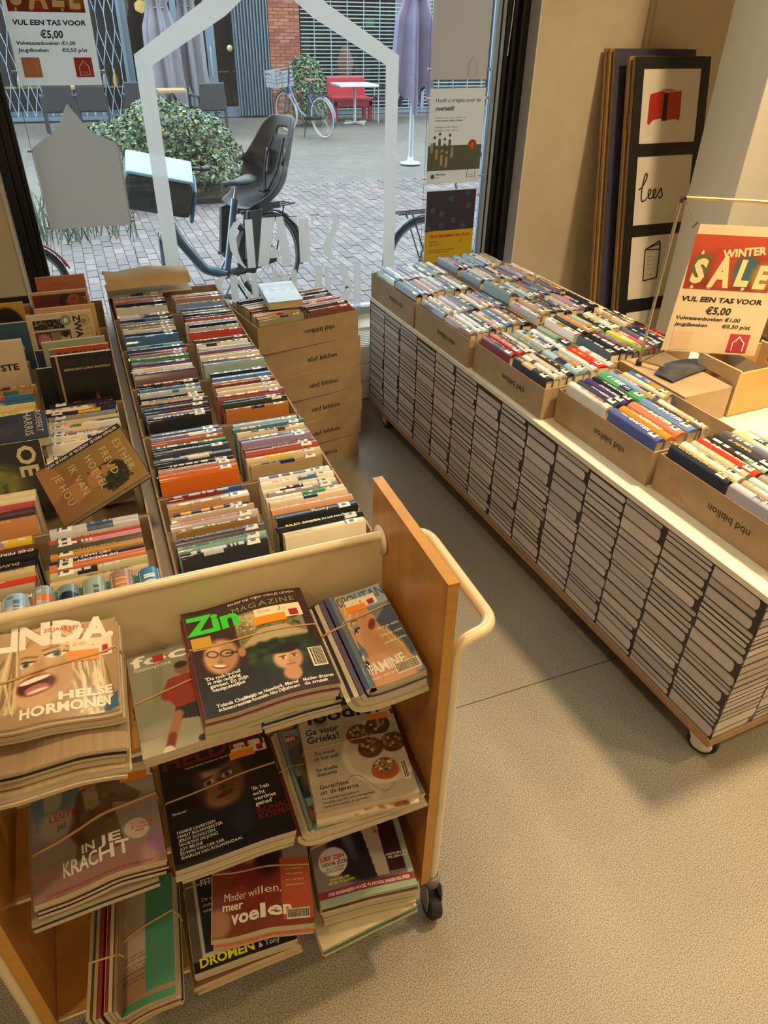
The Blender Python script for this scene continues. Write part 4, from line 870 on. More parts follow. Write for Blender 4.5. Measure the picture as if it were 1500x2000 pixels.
class Bundle:
    def __init__(s, name, label, o, rz, w, l, path, n, t, cols, rise=0., seed=1, top_art=None, cat='magazines', jit=.004, spine=True):
        """path: bottom profile [(x, z)], swept along y by l; n layers of thickness t"""
        s.l, s.rise = l, rise
        P = np.array(path, float); P = np.array([p for p in P]); d = np.r_[0, np.cumsum(np.hypot(*np.diff(P, axis=0).T))]; d /= d[-1]
        q = np.linspace(0, 1, 41); X = np.interp(q, d, P[:, 0]); Z = np.interp(q, d, P[:, 1])
        for _ in range(5):
            X[1:-1] = (X[:-2]+2*X[1:-1]+X[2:])/4; Z[1:-1] = (Z[:-2]+2*Z[1:-1]+Z[2:])/4
        X *= w/max(P[-1, 0], 1e-6) if P[-1, 0] > 0 else 1
        s.q, s.X, s.Z = q, X, Z; gx, gz = np.gradient(X), np.gradient(Z); g = np.hypot(gx, gz); s.NX, s.NZ = -gz/g, gx/g
        s.root = tag(bpy.data.objects.new('magazine_bundle', None), label, cat, 'rubber-banded magazine bundles'); COL.objects.link(s.root)
        s.root.matrix_world = T(*o) @ Matrix.Rotation(R(rz), 4, 'Z'); s.w = w; s.n, s.t = n, t
        rs = random.Random(seed)
        nu, nv = 20, 5
        for k in range(n):
            h0, h1 = k*t+.0002, (k+1)*t-.0004; jx, jy = (rs.uniform(-jit, jit), rs.uniform(-jit*1.5, jit)) if k < n-1 else (0, 0)
            c = lin(rgb(cols[k % len(cols)])); mb = MB()
            us = np.linspace(0, 1, nu+1); vv = np.linspace(0, 1, nv+1)
            top = [s.at(u, v, h1)+Vector((jx, jy, 0)) for v in vv for u in us]; bot = [s.at(u, v, h0)+Vector((jx, jy, 0)) for v in vv for u in us]
            m_ = nu+1; nb = len(top)
            mb.add(top, [(j*m_+i, j*m_+i+1, (j+1)*m_+i+1, (j+1)*m_+i) for j in range(nv) for i in range(nu)], None, c, True)
            mb.add(bot, [(j*m_+i, (j+1)*m_+i, (j+1)*m_+i+1, j*m_+i+1) for j in range(nv) for i in range(nu)], None, PAPER, True)
            al = top+bot
            f = [(nb+i, nb+i+1, i+1, i) for i in range(nu)] + [(nv*m_+i, nv*m_+i+1, nb+nv*m_+i+1, nb+nv*m_+i) for i in range(nu)]
            f += [(j*m_+nu, nb+j*m_+nu, nb+(j+1)*m_+nu, (j+1)*m_+nu) for j in range(nv)]
            mb.add(al, f, None, tuple(x*rs.uniform(.82, 1) for x in PAPER))
            mb.add(al, [(j*m_, (j+1)*m_, nb+(j+1)*m_, nb+j*m_) for j in range(nv)], None, c if spine else PAPER)
            s.top = mb.build('magazine', m_mag, s.root)
        if top_art is not None:
            s.print = art_panel('cover_print', top_art, lambda U, V: s.grid(U, V, n*t+.0003), m_print, s.top)
    def at(s, u, v, h):
        i = np.interp(u, s.q, s.X), np.interp(u, s.q, s.Z), np.interp(u, s.q, s.NX), np.interp(u, s.q, s.NZ)
        return Vector((i[0]+h*i[2], v*s.l, i[1]+h*i[3]+s.rise*v))
    def grid(s, U, V, h):
        nx, nz = np.interp(U, s.q, s.NX), np.interp(U, s.q, s.NZ)
        return np.stack([np.interp(U, s.q, s.X)+h*nx, V*s.l, np.interp(U, s.q, s.Z)+h*nz+s.rise*V], 1)
    def place(s, x, y, lift):   # cover coordinates in metres -> local point
        return s.at(x/s.w, y/s.l, s.n*s.t+.0004+lift)
    def type(s, txt, u, v, hh, m=None, align='l', bold=.015, rot=0., w=None, shear=0, space=1.):
        return lettering(txt, m or WHITE, s.top, s.place, u*s.w, v*s.l, h=hh, align=align, bold=bold, rot=rot, w=w, shear=shear, space=space, lift=.0005)
    def patch(s, u0, u1, v0, v1, m, lift=.0006, name='price_sticker', k=4):
        vs = [s.place((u0+(u1-u0)*i/k)*s.w, (v0+(v1-v0)*j)*s.l, lift) for j in (0, 1) for i in range(k+1)]
        return MB().add(vs, [(i, i+1, k+2+i, k+1+i) for i in range(k)]).build(name, m, s.top)
    def sticker(s, u, v, price='2,-', sc=1., dk=0):
        a, b = .040/s.w*sc, .020/s.l*sc
        s.patch(u, u+a*2.05, v, v+b*1.9, m_sw, .0005); s.type('ZUID', u+a*.12, v+b*1.25, .007*sc, m_redp, bold=-.01); s.type(price, u+a*.95, v+b*1.15, .011*sc, BLACK, bold=0, shear=.3)
        s.patch(u-a*.15, u+a*1.25, v-b*.35, v+b*.75, m_so, .0009); s.type('AFGESCHREVEN', u+a*.1, v+b*.15, .0035*sc, m_redp, w=a*.9*s.w, bold=0)
        s.patch(u+a*1.45, u+a*1.85, v+b*.15, v+b*1.05, m_sr, .0009); 
    def barcode(s, u0, u1, v0, v1):
        s.patch(u0, u1, v0, v1, m_sw, .0005, 'barcode')
        q = MB(); rs = random.Random(2); x = u0+.012
        while x < u1-.015:
            b = rs.uniform(.003, .009)
            q.add([s.place(a*s.w, c*s.l, .0009) for a, c in ((x, v0+.012), (x+b, v0+.012), (x+b, v1-.008), (x, v1-.008))], [(0, 1, 2, 3)]); x += b+rs.uniform(.003, .007)
        q.build('barcode', BLACK, s.top)
    def band(s, v0, v1, r_=.0022):
        h = s.n*s.t+.0018; pts = [s.at(0, v0, .001)+Vector((-.003, 0, 0)), s.at(0, v0, h*.6)+Vector((-.004, 0, 0))]
        for u in np.linspace(0.01, .99, 16): pts.append(s.at(u, v0+(v1-v0)*u, h))
        pts += [s.at(1, v1, h*.5)+Vector((.004, 0, 0)), s.at(1, v1, .001)+Vector((.003, 0, 0))]
        MB().tube(pts, r_, 6).build('rubber_band', m_band, s.root)
m_sw = mat('sticker_white', (.92, .86, .74), .45); m_so = mat('sticker_orange', (.95, .55, .08), .45); m_sr = mat('sticker_crimson', (.66, .12, .22), .45)
def soft(*p): return list(p)
SKIN, SKD, LIP = 'd9a06c', 'b87a4a', '8a2a22'
def face(a, cx, cy, s, skin='d9a06c', dark='a86a40', hair='3a2a20', lips='9a4a3a', asp=.8, tilt=0, smile=0.):
    """portrait head; s = head half height in v units"""
    e = lambda x, y, rx, ry, c, k=1., sf=.25, r_=0: a.ell(cx+(x*math.cos(R(tilt))-y*math.sin(R(tilt)))*s/asp, cy+(x*math.sin(R(tilt))+y*math.cos(R(tilt)))*s, rx*s/asp, ry*s, c, tilt+r_, sf, k)
    e(0, .05, .74, 1.0, skin); e(.40, -.05, .40, .85, dark, .35, .9); e(-.3, .35, .35, .3, 'f0c49a', .35, 1)
    for q in (-1, 1):
        e(q*.30, .12, .17, .085, 'f0e4d4', .8, .4); e(q*.30, .12, .085, .085, '2a2a2e', 1, .4); e(q*.30, .29, .21, .045, hair, .8, .5)
    e(.02, -.10, .09, .30, dark, .35, .9); e(.0, -.24, .16, .07, dark, .55, .6)
    if smile: e(0, -.50, .36, .15*smile, '7a2f28', 1, .2); e(0, -.46, .31, .09*smile, 'f4ece0', 1, .3)
    else: e(0, -.50, .28, .085, lips, 1, .3); e(0, -.50, .26, .018, '5a2420', .8, .5)
    return e
# --- top shelf
flat = [(0, 0), (.06, .001), (.12, .003), (.18, .001), (.225, 0)]
wave = [(0, .002), (.05, .0), (.10, .006), (.15, .012), (.20, .006), (.225, 0)]
B = Bundle('b', 'thick bundle of pale magazines lying lowest on the top trolley shelf', (-.340, .905, .8615), -3, .224, .255, wave, 4, .0078, ['c8b088', 'd9c8a0', 'e0d4b8', 'b8a078'], seed=3, spine=False)
B = Bundle('b', 'bundle with peach portrait edges under the laughing-woman magazines', (-.332, .922, .8955), -4, .218, .22, wave, 5, .0066, ['dcc4a0', 'c8a078', '3a2a24', 'd4b890', 'b89c7c'], seed=4, spine=False)
a = Art(130, 150, 'a8875c', 'b8986c')
a.strands((.42, .98), (.10, .20), .16, 60, .014, ['b8965c', 'd8bc88', '8a6a38', 'c8a870'], .08, .9); a.strands((.55, .98), (.84, .05), .16, 80, .013, ['b8965c', 'd8bc88', '8a6a38', 'e2cc9c'], .08, .9)
a.ell(.40, .50, .25, .35, 'd8aa7e', -10, .10); a.ell(.56, .46, .09, .26, 'b8855a', -12, .8, .7); a.ell(.30, .44, .08, .10, 'e4bc94', 0, 1, .6)
a.ell(.29, .615, .075, .030, 'f0e6d8', 12, .25); a.ell(.295, .615, .030, .030, '5a7a6a', 0, .25); a.ell(.295, .615, .014, .015, '161412', 0, .3); a.line([(.21, .625), (.28, .648), (.37, .632)], .009, '2e2018'); a.line([(.20, .675), (.29, .70), (.38, .678)], .011, '94703e')
a.ell(.51, .675, .075, .030, 'f0e6d8', 12, .25); a.ell(.51, .675, .030, .030, '5a7a6a', 0, .25); a.ell(.51, .675, .014, .015, '161412', 0, .3); a.line([(.43, .68), (.50, .707), (.59, .692)], .009, '2e2018'); a.line([(.42, .735), (.52, .765), (.62, .742)], .011, '94703e')
a.ell(.40, .56, .040, .085, 'c4946a', 8, .8, .7); a.ell(.385, .515, .050, .020, 'a06c4a', 8, .5)
a.ell(.365, .385, .155, .105, 'b0604e', 12, .10); a.ell(.365, .385, .135, .085, '54201c', 12, .12); a.ell(.375, .345, .085, .042, 'c07068', 12, .3); a.ell(.355, .438, .115, .024, 'f4ecdc', 12, .2); a.ell(.385, .322, .075, .015, 'ece0cc', 12, .4)
a.strands((.44, .96), (.66, .72), .12, 34, .010, ['d8bc88', 'b08a50', 'ead6a8'], .05, .85); a.strands((.66, .90), (.76, .10), .07, 60, .011, ['d8bc88', '9a7440', 'ead6a8', '7a5a2c'], .04, .9); a.strands((.20, .88), (.13, .15), .06, 40, .011, ['c8a870', '8a6a38', 'e2cc9c'], .04, .9)
a.ell(.84, .74, .11, .045, 'd8aa7e', -8, .3); a.ell(.88, .66, .09, .05, 'd0a074', 20, .3); a.poly([(.84, .04), (1, .20), (1, .03), (.88, .0)], '2f5f86')
B = Bundle('b', 'bundle topped by magazine with laughing blonde woman and white letters NDA', (-.326, .974, .9350), -5, .226, .186, [(0, .010), (.05, .006), (.10, .010), (.15, .006), (.2, .0), (.228, .004)], 6, .0062, ['d8c8a4', 'b89868', 'e4d8bc', '8a6a48', 'd0bc94', 'c79a62'], rise=.052, seed=5, top_art=a)
B.type('LINDA.', .0, .80, .046, w=.222, bold=.05); B.type('20 JAAR LEF & LIEFDE', .42, .93, .008, mat('print_pink', (.88, .22, .35), .45), bold=.02); B.type('225', .80, .71, .016, bold=.0, shear=.3)
B.type('HELSE', .52, .19, .015, bold=.04, w=.098); B.type('HORMONEN', .26, .07, .018, bold=.04, w=.152); B.sticker(.60, .60, '3,-'); B.band(.44, .66, .0024)
a = Art(110, 140, '7d7c68', '8f8d78'); a.rect(0, 1, 0, .14, 'a8a590'); a.ell(.45, .18, .4, .1, '98957e', 0, .8)
a.ell(.47, .735, .062, .062, '8a5a3a', 0, .2); a.ell(.47, .775, .06, .035, '241812', 0, .3); a.poly([(.34, .66), (.60, .68), (.64, .48), (.60, .36), (.36, .34), (.30, .48)], '9a221c'); a.line([(.36, .62), (.28, .50), (.44, .44)], .045, '9a221c'); a.line([(.60, .64), (.70, .58), (.78, .60)], .03, '1a1614')
a.poly([(.34, .36), (.62, .38), (.72, .28), (.52, .22), (.33, .26)], '191a22'); a.line([(.36, .30), (.27, .12)], .045, 'a86e44'); a.line([(.27, .12), (.22, .0)], .04, '8a1f1a'); a.line([(.60, .30), (.80, .20)], .05, '23263a'); a.line([(.80, .2), (.62, .06)], .045, '8a1f1a'); a.ell(.22, -.0, .05, .05, 'd8d0bc'); a.line([(.5, .03), (.72, .07)], .03, '14121a'); a.line([(.72, .08), (.86, .03)], .028, '1c1a22')
B = Bundle('b', 'pair of grey magazines with footballer in red kneeling, partly covered', (-.086, .900, .8615), 1, .215, .255, flat, 2, .0140, ['c8c0a8', '7d7c68'], rise=.010, seed=6, top_art=a)
B.type('focus', .03, .86, .030, w=.19, bold=.02); B.patch(.235, .335, .865, .94, m_redp, .0012, 'red_dot'); B.type('fotomagazine', .05, .815, .010, bold=0); B.band(.50, .66, .002)
B = Bundle('b', 'dark blue edged bundle lying under the green-titled magazines', (.136, .905, .8615), 0, .154, .258, flat, 4, .0078, ['22304a', '1a1c24', '2c4a74', '1c222c'], rise=.008, seed=7)
a = Art(130, 160, '35181c', '3c1c1e')
a.rect(.42, .92, .50, .84, '8a7a52'); a.rect(.44, .62, .66, .82, 'b9a878'); a.speck(70, .012, .035, ['4a5a2a', '6b7a3a', '8a6a3a', '38421e'], .44, .90, .56, .74, .7); a.poly([(.44, .52), (.92, .52), (.78, .64), (.6, .64)], 'b5a27a'); a.speck(30, .006, .012, ['d8cca4', '6a6248'], .45, .62, .66, .82)
a.rect(.46, .95, .14, .50, '16301c'); a.speck(60, .015, .04, ['2a4a2c', '0e1e12', '3a5a38'], .47, .94, .15, .5, .6)
a.ell(.80, .17, .20, .10, '1a2418', 0, .3); face(a, .715, .30, .105, skin='d8a070', hair='1c1512', asp=.82); a.ell(.715, .40, .10, .045, '1c1512', 0, .3); a.ell(.71, .17, .06, .07, 'c88c5c', 0, .3)
a.ell(.26, .16, .34, .20, '14161a', 0, .2); a.rect(.0, .0, 0, 0, '14161a'); face(a, .24, .49, .165, skin='cf9868', dark='8a5434', hair='6a4a34', asp=.82, tilt=-14, smile=.7)
for q in (-1, 1): a.ell(.24+q*.062, .525+q*-.012, .058, .034, '14110f', -14, .12); a.ell(.24+q*.062, .525+q*-.012, .045, .024, 'c89a74', -14, .2)
a.line([(.30, .512), (.41, .49)], .008, '14110f'); a.ell(.42, .48, .03, .045, 'b87c50', 0, .3); a.poly([(.12, .36), (.34, .30), (.42, .10), (.06, .08)], '17191d')
a.poly([(.0, 0), (.01, .0), (.02, 1), (0, 1)], '5a2430')
B = Bundle('b', 'bundle topped by brown magazine with green title and bespectacled man', (.028, .886, .9045), 0, .246, .275, [(0, .002), (.05, .0), (.10, .004), (.16, .010), (.21, .006), (.246, .0)], 5, .0115, ['c86030', 'e06a20', 'c8b848', '6a2c3c', '3a1c20'], rise=.012, seed=8, top_art=a)
m_green = mat('print_green', (.22, .82, .22), .4)
B.type('Zin', .01, .755, .050, m_green, bold=.04, w=.115); B.type('MAGAZINE', .44, .865, .015, mat('print_mint', (.55, .66, .42), .45), bold=-.01, w=.115, space=1.15); B.type('BELEEF DE TIJD VAN JE LEVEN', .42, .955, .006, bold=0, w=.125)
B.sticker(.60, .70, '2,-'); B.barcode(.86, .97, .18, .36)
B.type("'De rock-'n-roll", .07, .31, .0085, bold=.02); B.type('is mijn redding', .08, .275, .0085, bold=.02); B.type('geweest. En mijn', .09, .24, .0085, bold=.02); B.type('onuitputtelijke', .10, .205, .0085, bold=.02)
B.type('Yolanda Chabots', .10, .07, .008, bold=.02); B.type('schoencreaties', .11, .035, .008, bold=.02); B.type('Matthijs van Nieuwkerk, Marcel', .34, .07, .008, bold=.02, w=.092); B.type('van Roosmalen, Nico Dijkshoorn', .34, .035, .008, bold=.02, w=.092); B.type('Meiden dicteren', .75, .07, .008, bold=.02, w=.054); B.type('de smaak', .75, .035, .008, bold=.02)
B.patch(.03, .20, .60, .72, mat('badge_ochre', (.78, .60, .18), .45), .0006, 'round_badge'); B.type('1X', .07, .67, .010, BLACK, bold=0); B.type('MEER VIEREN', .05, .63, .006, BLACK, bold=0)
B.band(.62, .58, .0018)
a = Art(120, 150, '55667c', '6f8496'); a.rect(0, 1, .78, 1, '8fa3ae'); a.U = (a.U-.24)/.76
a.strands((.30, .95), (.10, .40), .12, 40, .014, ['d0a660', 'b98a44', 'e4c484'], .08); a.strands((.72, .55), (.86, .06), .10, 40, .012, ['c89a54', 'a87a38', 'dcb878'], .06)
a.ell(.46, .62, .25, .30, 'd89a64', 28, .1); a.ell(.52, .30, .16, .26, 'c98a54', 20, .2); a.ell(.42, .08, .50, .22, 'd6986a', 0, .2); a.ell(.60, .52, .15, .24, 'b87646', 28, .8, .5)
a.strands((.40, .93), (.22, .66), .16, 40, .011, ['e0bc78', 'c2934a', 'ead09a'], .04)
a.ell(.345, .60, .085, .04, '6f94b8', 30, .6, .9); a.ell(.35, .575, .05, .022, 'e8e0d4', 25, .3); a.ell(.355, .575, .022, .024, '1c1a1c', 0, .3); a.line([(.28, .555), (.35, .595), (.42, .60)], .012, '14100e'); a.line([(.26, .64), (.36, .69), (.43, .685)], .010, '8a6230')
a.ell(.55, .70, .05, .035, 'c08050', 20, .5); a.ell(.615, .60, .085, .045, '8a2620', 30, .15); a.line([(.56, .575), (.62, .605), (.67, .64)], .006, '5a1814')
a.poly([(.16, .30), (.25, .33), (.22, .24), (.30, .26), (.24, .16), (.19, .26)], 'e4dccc'); a.ell(.24, .20, .06, .06, '1c1614', 0, .4); a.poly([(.70, .62), (1, .78), (1, .2), (.9, .18), (.8, .4)], '33415c', .85); a.strands((.76, .50), (.90, .12), .06, 30, .012, ['c89a54', 'a87a38', 'dcb878'], .05)
a.U = a.U*.76+.24
cpath = [(0, .046), (.010, .020), (.030, .004), (.07, .0), (.12, .004), (.175, .012)]
B = Bundle('b', 'curled bundle topped by magazine with blonde model, beside the beech end', (.292, .880, .8630), 0, .176, .262, cpath, 6, .0105, ['e4d8bc', '2c2438', 'e8dcc0', '6a5a7c', '4a5a80', '6f8496'], rise=.012, seed=9, top_art=a)
m_slate = mat('print_slate', (.27, .36, .47), .45)
B.type('COSMOPOLITAN', .05, .865, .030, m_slate, w=.168, bold=.02); B.sticker(.52, .80, '2,-', .8); B.type('High on', .25, .20, .012, bold=0, shear=.2); B.type('DOPAMINE', .22, .105, .026, bold=.03, w=.115, rot=4); B.type('de taxonomy van je brein', .25, .055, .008, bold=0, w=.10, rot=4); B.barcode(.72, .985, .05, .15)
for v in (.52, .44, .36): B.type('LEKKER AFFE IS', .74, v, .0055, bold=0)
B.band(.66, .74, .0026)
# --- middle shelf
a = Art(120, 140, '8a7068', '9a958c'); a.rect(0, 1, 0, .25, 'a87a78', .7); a.ell(.2, .86, .30, .2, '5a7688', 0, .3); a.ell(.16, .86, .12, .13, '9a958c', 0, .3); a.rect(.03, .10, .58, .98, '5a7688'); a.ell(.55, .86, .20, .18, '5a7688', 0, .3); a.ell(.53, .86, .09, .10, '9a958c', 0, .3); a.ell(.93, .86, .15, .10, '8aa89a', 0, .3); a.ell(.90, .90, .08, .05, '9a958c', 0, .3)
a.poly([(.42, .82), (.58, .86), (.72, .78), (.88, .64), (.80, .56), (.66, .60), (.70, .20), (.36, .22), (.40, .45), (.33, .52)], '6f5238'); a.line([(.44, .74), (.36, .48), (.42, .38)], .05, '5c432c'); a.poly([(.46, .80), (.58, .84), (.60, .62), (.5, .58)], 'a08460'); a.ell(.52, .90, .06, .08, 'a87450', 0, .2); a.ell(.50, .95, .07, .05, '4a3020', 0, .3); a.speck(20, .01, .03, ['4a3622', '8a6c48'], .42, .68, .25, .75, .5)
a.ell(.80, .32, .105, .095, '6a9a8a', 0, .08); a.ell(.80, .32, .10, .088, 'cdb8a8', 0, .08); a.ell(.20, .60, .16, .12, 'a89a94', 0, .5); a.poly([(.86, .22), (1, .28), (1, .08), (.88, .1)], '9a6a90')
lw = [(0, 0), (.06, .0), (.11, .008), (.15, .018), (.19, .010), (.235, .002)]
B = Bundle('b', 'bundle of cream magazines lowest in the pile under IN JE KRACHT', (-.352, .868, .5215), 2, .236, .27, flat, 3, .0095, ['d0c0a0', '2a2c30', 'b8a888'], seed=11, spine=True)
B = Bundle('b', 'thick bundle topped by IN JE KRACHT magazine with woman in trench coat', (-.336, .873, .5525), 1, .238, .262, lw, 6, .0085, ['d8caa8', '1c2226', 'c8b48c', '24282c', 'd0c0a0', '9a8a80'], rise=.004, seed=12, top_art=a, spine=True)
B.type('IN JE', .42, .265, .020, bold=.02, w=.062); B.type('KRACHT', .24, .135, .032, bold=.02, w=.115); B.type('DE VROUWELIJKE AANPAK Met empathie bereik je meer', .10, .02, .007, m_redp, w=.19, bold=0); B.type('NIEUWE', .16, .70, .008, m_redp, bold=0, shear=.2); B.type('LENTE', .14, .635, .016, m_redp, bold=0); B.type('JAS', .20, .545, .013, m_slate, bold=.01)
B.type('LEKKER', .76, .965, .012, m_slate, bold=0); B.type('ETEN', .76, .915, .012, m_slate, bold=0); B.sticker(.74, .79, '3,-'); B.type('ZO VERSLA', .75, .345, .0065, m_redp, bold=0); B.type('JE TENNIS-', .75, .315, .0065, m_redp, bold=0); B.type('ARM', .78, .285, .0065, m_redp, bold=0); B.band(.40, .60, .0032)
a = Art(110, 130, '14110f', '1c1614'); a.ell(.55, .62, .26, .30, '2a1c16', 0, .6); face(a, .50, .60, .25, skin='8a5a38', dark='3a2218', hair='1c1410', lips='5a3024', asp=.86, tilt=10); a.ell(.50, .82, .20, .09, '1a120e', 8, .35); a.ell(.30, .62, .07, .22, '241812', 0, .7, .7); a.ell(.52, .16, .42, .20, '15161c', 0, .3); a.ell(.62, .22, .1, .12, '1c2230', 0, .5)
hp = [(0, .001), (.06, .0), (.12, .003), (.18, .006), (.243, .001)]
B = Bundle('b', 'bundle with orange edges below the dark portrait magazine', (-.070, .862, .5215), 0, .232, .275, hp, 3, .0105, ['d8c8a0', 'd86a28', 'c8b488'], seed=13, spine=False)
B = Bundle('b', 'bundle topped by dark HELDEN magazine with serious man', (-.079, .850, .5545), 0, .244, .283, hp, 4, .0105, ['d8caa4', '2a2420', 'ccb88c', '14110f'], seed=14, top_art=a, spine=True)
m_dred = mat('print_dark_red', (.42, .13, .11), .45)
B.type('HELDEN', .03, .84, .040, m_dred, w=.225, bold=.03); B.type('Vaarbij bleed, zweet en tranen', .22, .80, .006, w=.10, bold=0); B.sticker(.66, .77, '2,-', .9)
for i, s in enumerate(("'Ik heb", 'echt', 'verdriet', "gehad'")): B.type(s, .74, .42-i*.045, .010, bold=.01)
B.type('RONALD', .74, .22, .014, m_dred, bold=.02); B.type('KOEMAN', .74, .165, .014, m_dred, bold=.02); B.type('Exclusief', .05, .43, .006, bold=0)
for i, s in enumerate(('HARRIE LAVREYSEN', 'MARIT BOUWMEESTER', 'JERDY SCHOUTEN', 'WORTHY DE JONG', 'JOY BEUNE', 'EDWIN VAN DER SAR', 'SHARON VAN ROUWENDAAL')): B.type(s, .06, .27-i*.034, .0068, bold=0)
B.band(.55, .62, .002)
a = Art(90, 120, '7f9aa0', '8aa4aa'); a.ell(.17, .90, .12, .05, 'b03a22', 0, .15); a.rect(.02, .26, .30, .52, '243a48'); a.ell(.3, .72, .2, .14, '5a5a50', 0, .5); a.ell(.34, .5, .14, .2, '7a5a3a', 0, .5); a.rect(.06, .24, .06, .22, '5a3a24'); a.ell(.15, .14, .07, .06, '9a6a34', 0, .4)
B = Bundle('b', 'curled bundle with pale teal food cover beneath the foodies magazine', (.165, .850, .5230), 0, .300, .272, [(0, .036), (.010, .014), (.03, .003), (.08, .0), (.2, .0), (.30, .002)], 5, .0088, ['e0d4b4', '8a3a34', 'd8cca8', 'c8b890', '7f9aa0'], seed=15, top_art=a, spine=True)
B.type('koken', .08, .885, .016, bold=.02); B.type('LEKKER', .30, .20, .010, bold=0); B.band(.62, .62, .0016)
a = Art(60, 60, 'd8c8a4', 'd8c8a4'); a.speck(60, .02, .06, ['d0601c', 'e09a20', '8a2f14', 'e8dcc0', '5a4a20'], .4, 1, 0, .3)
B = Bundle('b', 'white magazines with orange food edge directly under the foodies magazine', (.214, .854, .5725), -7, .226, .268, flat, 1, .010, ['e0d4b8'], seed=16, top_art=a, spine=False)
a = Art(130, 150, 'b3a48c', 'bcae98'); a.speck(40, .03, .08, ['c2b69f', 'a89a82', 'b8ac96'], 0, .7, 0, 1, .5); a.ell(.20, .88, .1, .1, '8a7c66', 0, .2, .4); a.ell(.22, .88, .06, .05, '5a4a38', 0, .3, .6)
a.ell(.78, .47, .42, .33, 'd2c6b0', 12, .05); a.ell(.78, .47, .36, .28, 'c2b49a', 12, .1)
for x, y in ((.58, .66), (.80, .72), (.90, .52), (.66, .50), (.74, .28)):
    a.ell(x, y, .13, .10, '9a3a1c' if y < .4 or x < .6 else '5a3a22', 10, .1); a.ell(x, y+.015, .10, .075, '6a4a28', 10, .2); a.speck(22, .008, .02, ['3a2416', 'b8924a', 'dcc898', '7a3a1c'], x-.09, x+.09, y-.05, y+.08, .9)
a.ell(.74, .26, .14, .09, 'c8521e', 0, .08); a.ell(.74, .285, .105, .065, '8a6a38', 0, .2); a.speck(30, .006, .014, ['e8dcb8', '4a3018', 'c89a50'], .65, .83, .25, .34, .9)
for i in range(30): a.ell(.30+.5*i/30+.0, .22-.0*i+.10*math.sin(i*.2)-.05, .008, .006, '8a7e6a', 0, .3)
B = Bundle('b', 'cream foodies magazine with stuffed tomatoes on a plate', (.216, .862, .5845), -7, .226, .270, flat, 2, .0115, ['d8c8a8', 'bcae98'], seed=17, top_art=a, spine=True)
m_dk = mat('print_ink_brown', (.13, .11, .10), .45)
B.type('foodies', .08, .86, .036, m_dk, w=.185, bold=.03); B.type('Ga voor', .05, .745, .017, m_dk, bold=.02); B.type('Grieks!', .05, .66, .019, m_dk, bold=.02); B.type('Zo maak', .09, .53, .010, m_dk, bold=.01); B.type('je het zelf', .09, .48, .010, m_dk, bold=.01); B.type('5x snelle', .08, .37, .010, m_dk, bold=.01); B.type('desserts', .08, .325, .010, m_dk, bold=.01); B.type('Gerechten', .08, .205, .011, m_dk, bold=.01); B.type('uit de taverna', .08, .155, .011, m_dk, bold=.01)
for i in range(3): B.type(('Farmsalade met halloumi', 'Gevulde paprika s met lamsgehakt', 'Orzo met tomaat en garnalen')[i], .08, .105-i*.035, .006, m_dk, bold=0)
B.sticker(.76, .80, '2,-', .8); B.barcode(.90, .97, .14, .32); B.band(.60, .62, .0012)
# --- bottom shelf
rp = [(0, .105), (.004, .055), (.018, .016), (.045, .0), (.078, .006), (.105, .028), (.135, .045), (.19, .055)]
a = Art(90, 110, '9a7a5a', 'a88a68'); a.rect(.28, .80, .30, 1, 'b5a294'); a.rect(.80, 1, .1, 1, '3f8a6a'); a.ell(.52, .72, .16, .10, 'c2aeb4', 20, .4); a.ell(.47, .66, .04, .045, '2a1c22', 0, .3); a.rect(.28, 1, .0, .06, '3f8a6a'); a.speck(40, .02, .05, ['7a4a24', '8a5a30', '5a3418'], .28, .50, .1, .6, .5); a.lines_of_type(.60, .80, .44, 12, .025, '5a3a34')
B = Bundle('b', 'tightly rolled bundle of colourful magazines on the bottom trolley shelf', (-.312, .790, .1735), -6, .190, .270, rp, 8, .0075, ['c8b494', '3a4a44', 'b8a478', '9a2f2c', 'c8bca0', '8a2a28', 'd0c4a8', '9a7a5a'], seed=21, top_art=a, spine=True); B.band(.42, .66, .0026)
a = Art(70, 90, '5a5248', '6a6258'); a.rect(.10, .40, .10, .90, 'c8c0b0'); a.rect(.13, .38, .13, .88, '1c2a2c'); a.rect(0, 1, 0, .08, '14120f')
B = Bundle('b', 'brown-edged bundle lowest on the bottom shelf', (-.100, .805, .1715), 1, .245, .27, flat, 3, .010, ['c8a070', 'd0b88c', '8a5a30'], seed=22, spine=False)
B = Bundle('b', 'dark bundle with yellow DROMEN title under the MINDER WILLEN magazine', (-.092, .812, .2040), -2, .23, .275, flat, 4, .0105, ['c8b48c', '3a342c', 'd0bc90', '5a5248'], seed=23, top_art=a, spine=True)
B.type('DROMEN', .06, .03, .020, mat('print_yellow', (.85, .83, .15), .45), bold=.03, w=.12); B.type('& Tony', .62, .03, .012, bold=0); B.type('UIT JE', .16, .80, .014, bold=.02, w=.05); B.type('FIT', .17, .70, .016, bold=.02); B.type('De uitgebreide', .16, .56, .009, bold=0); B.type('voeding', .16, .51, .009, bold=0); B.type('voor hardlopers', .16, .46, .009, bold=0); B.band(.72, .72, .0016)
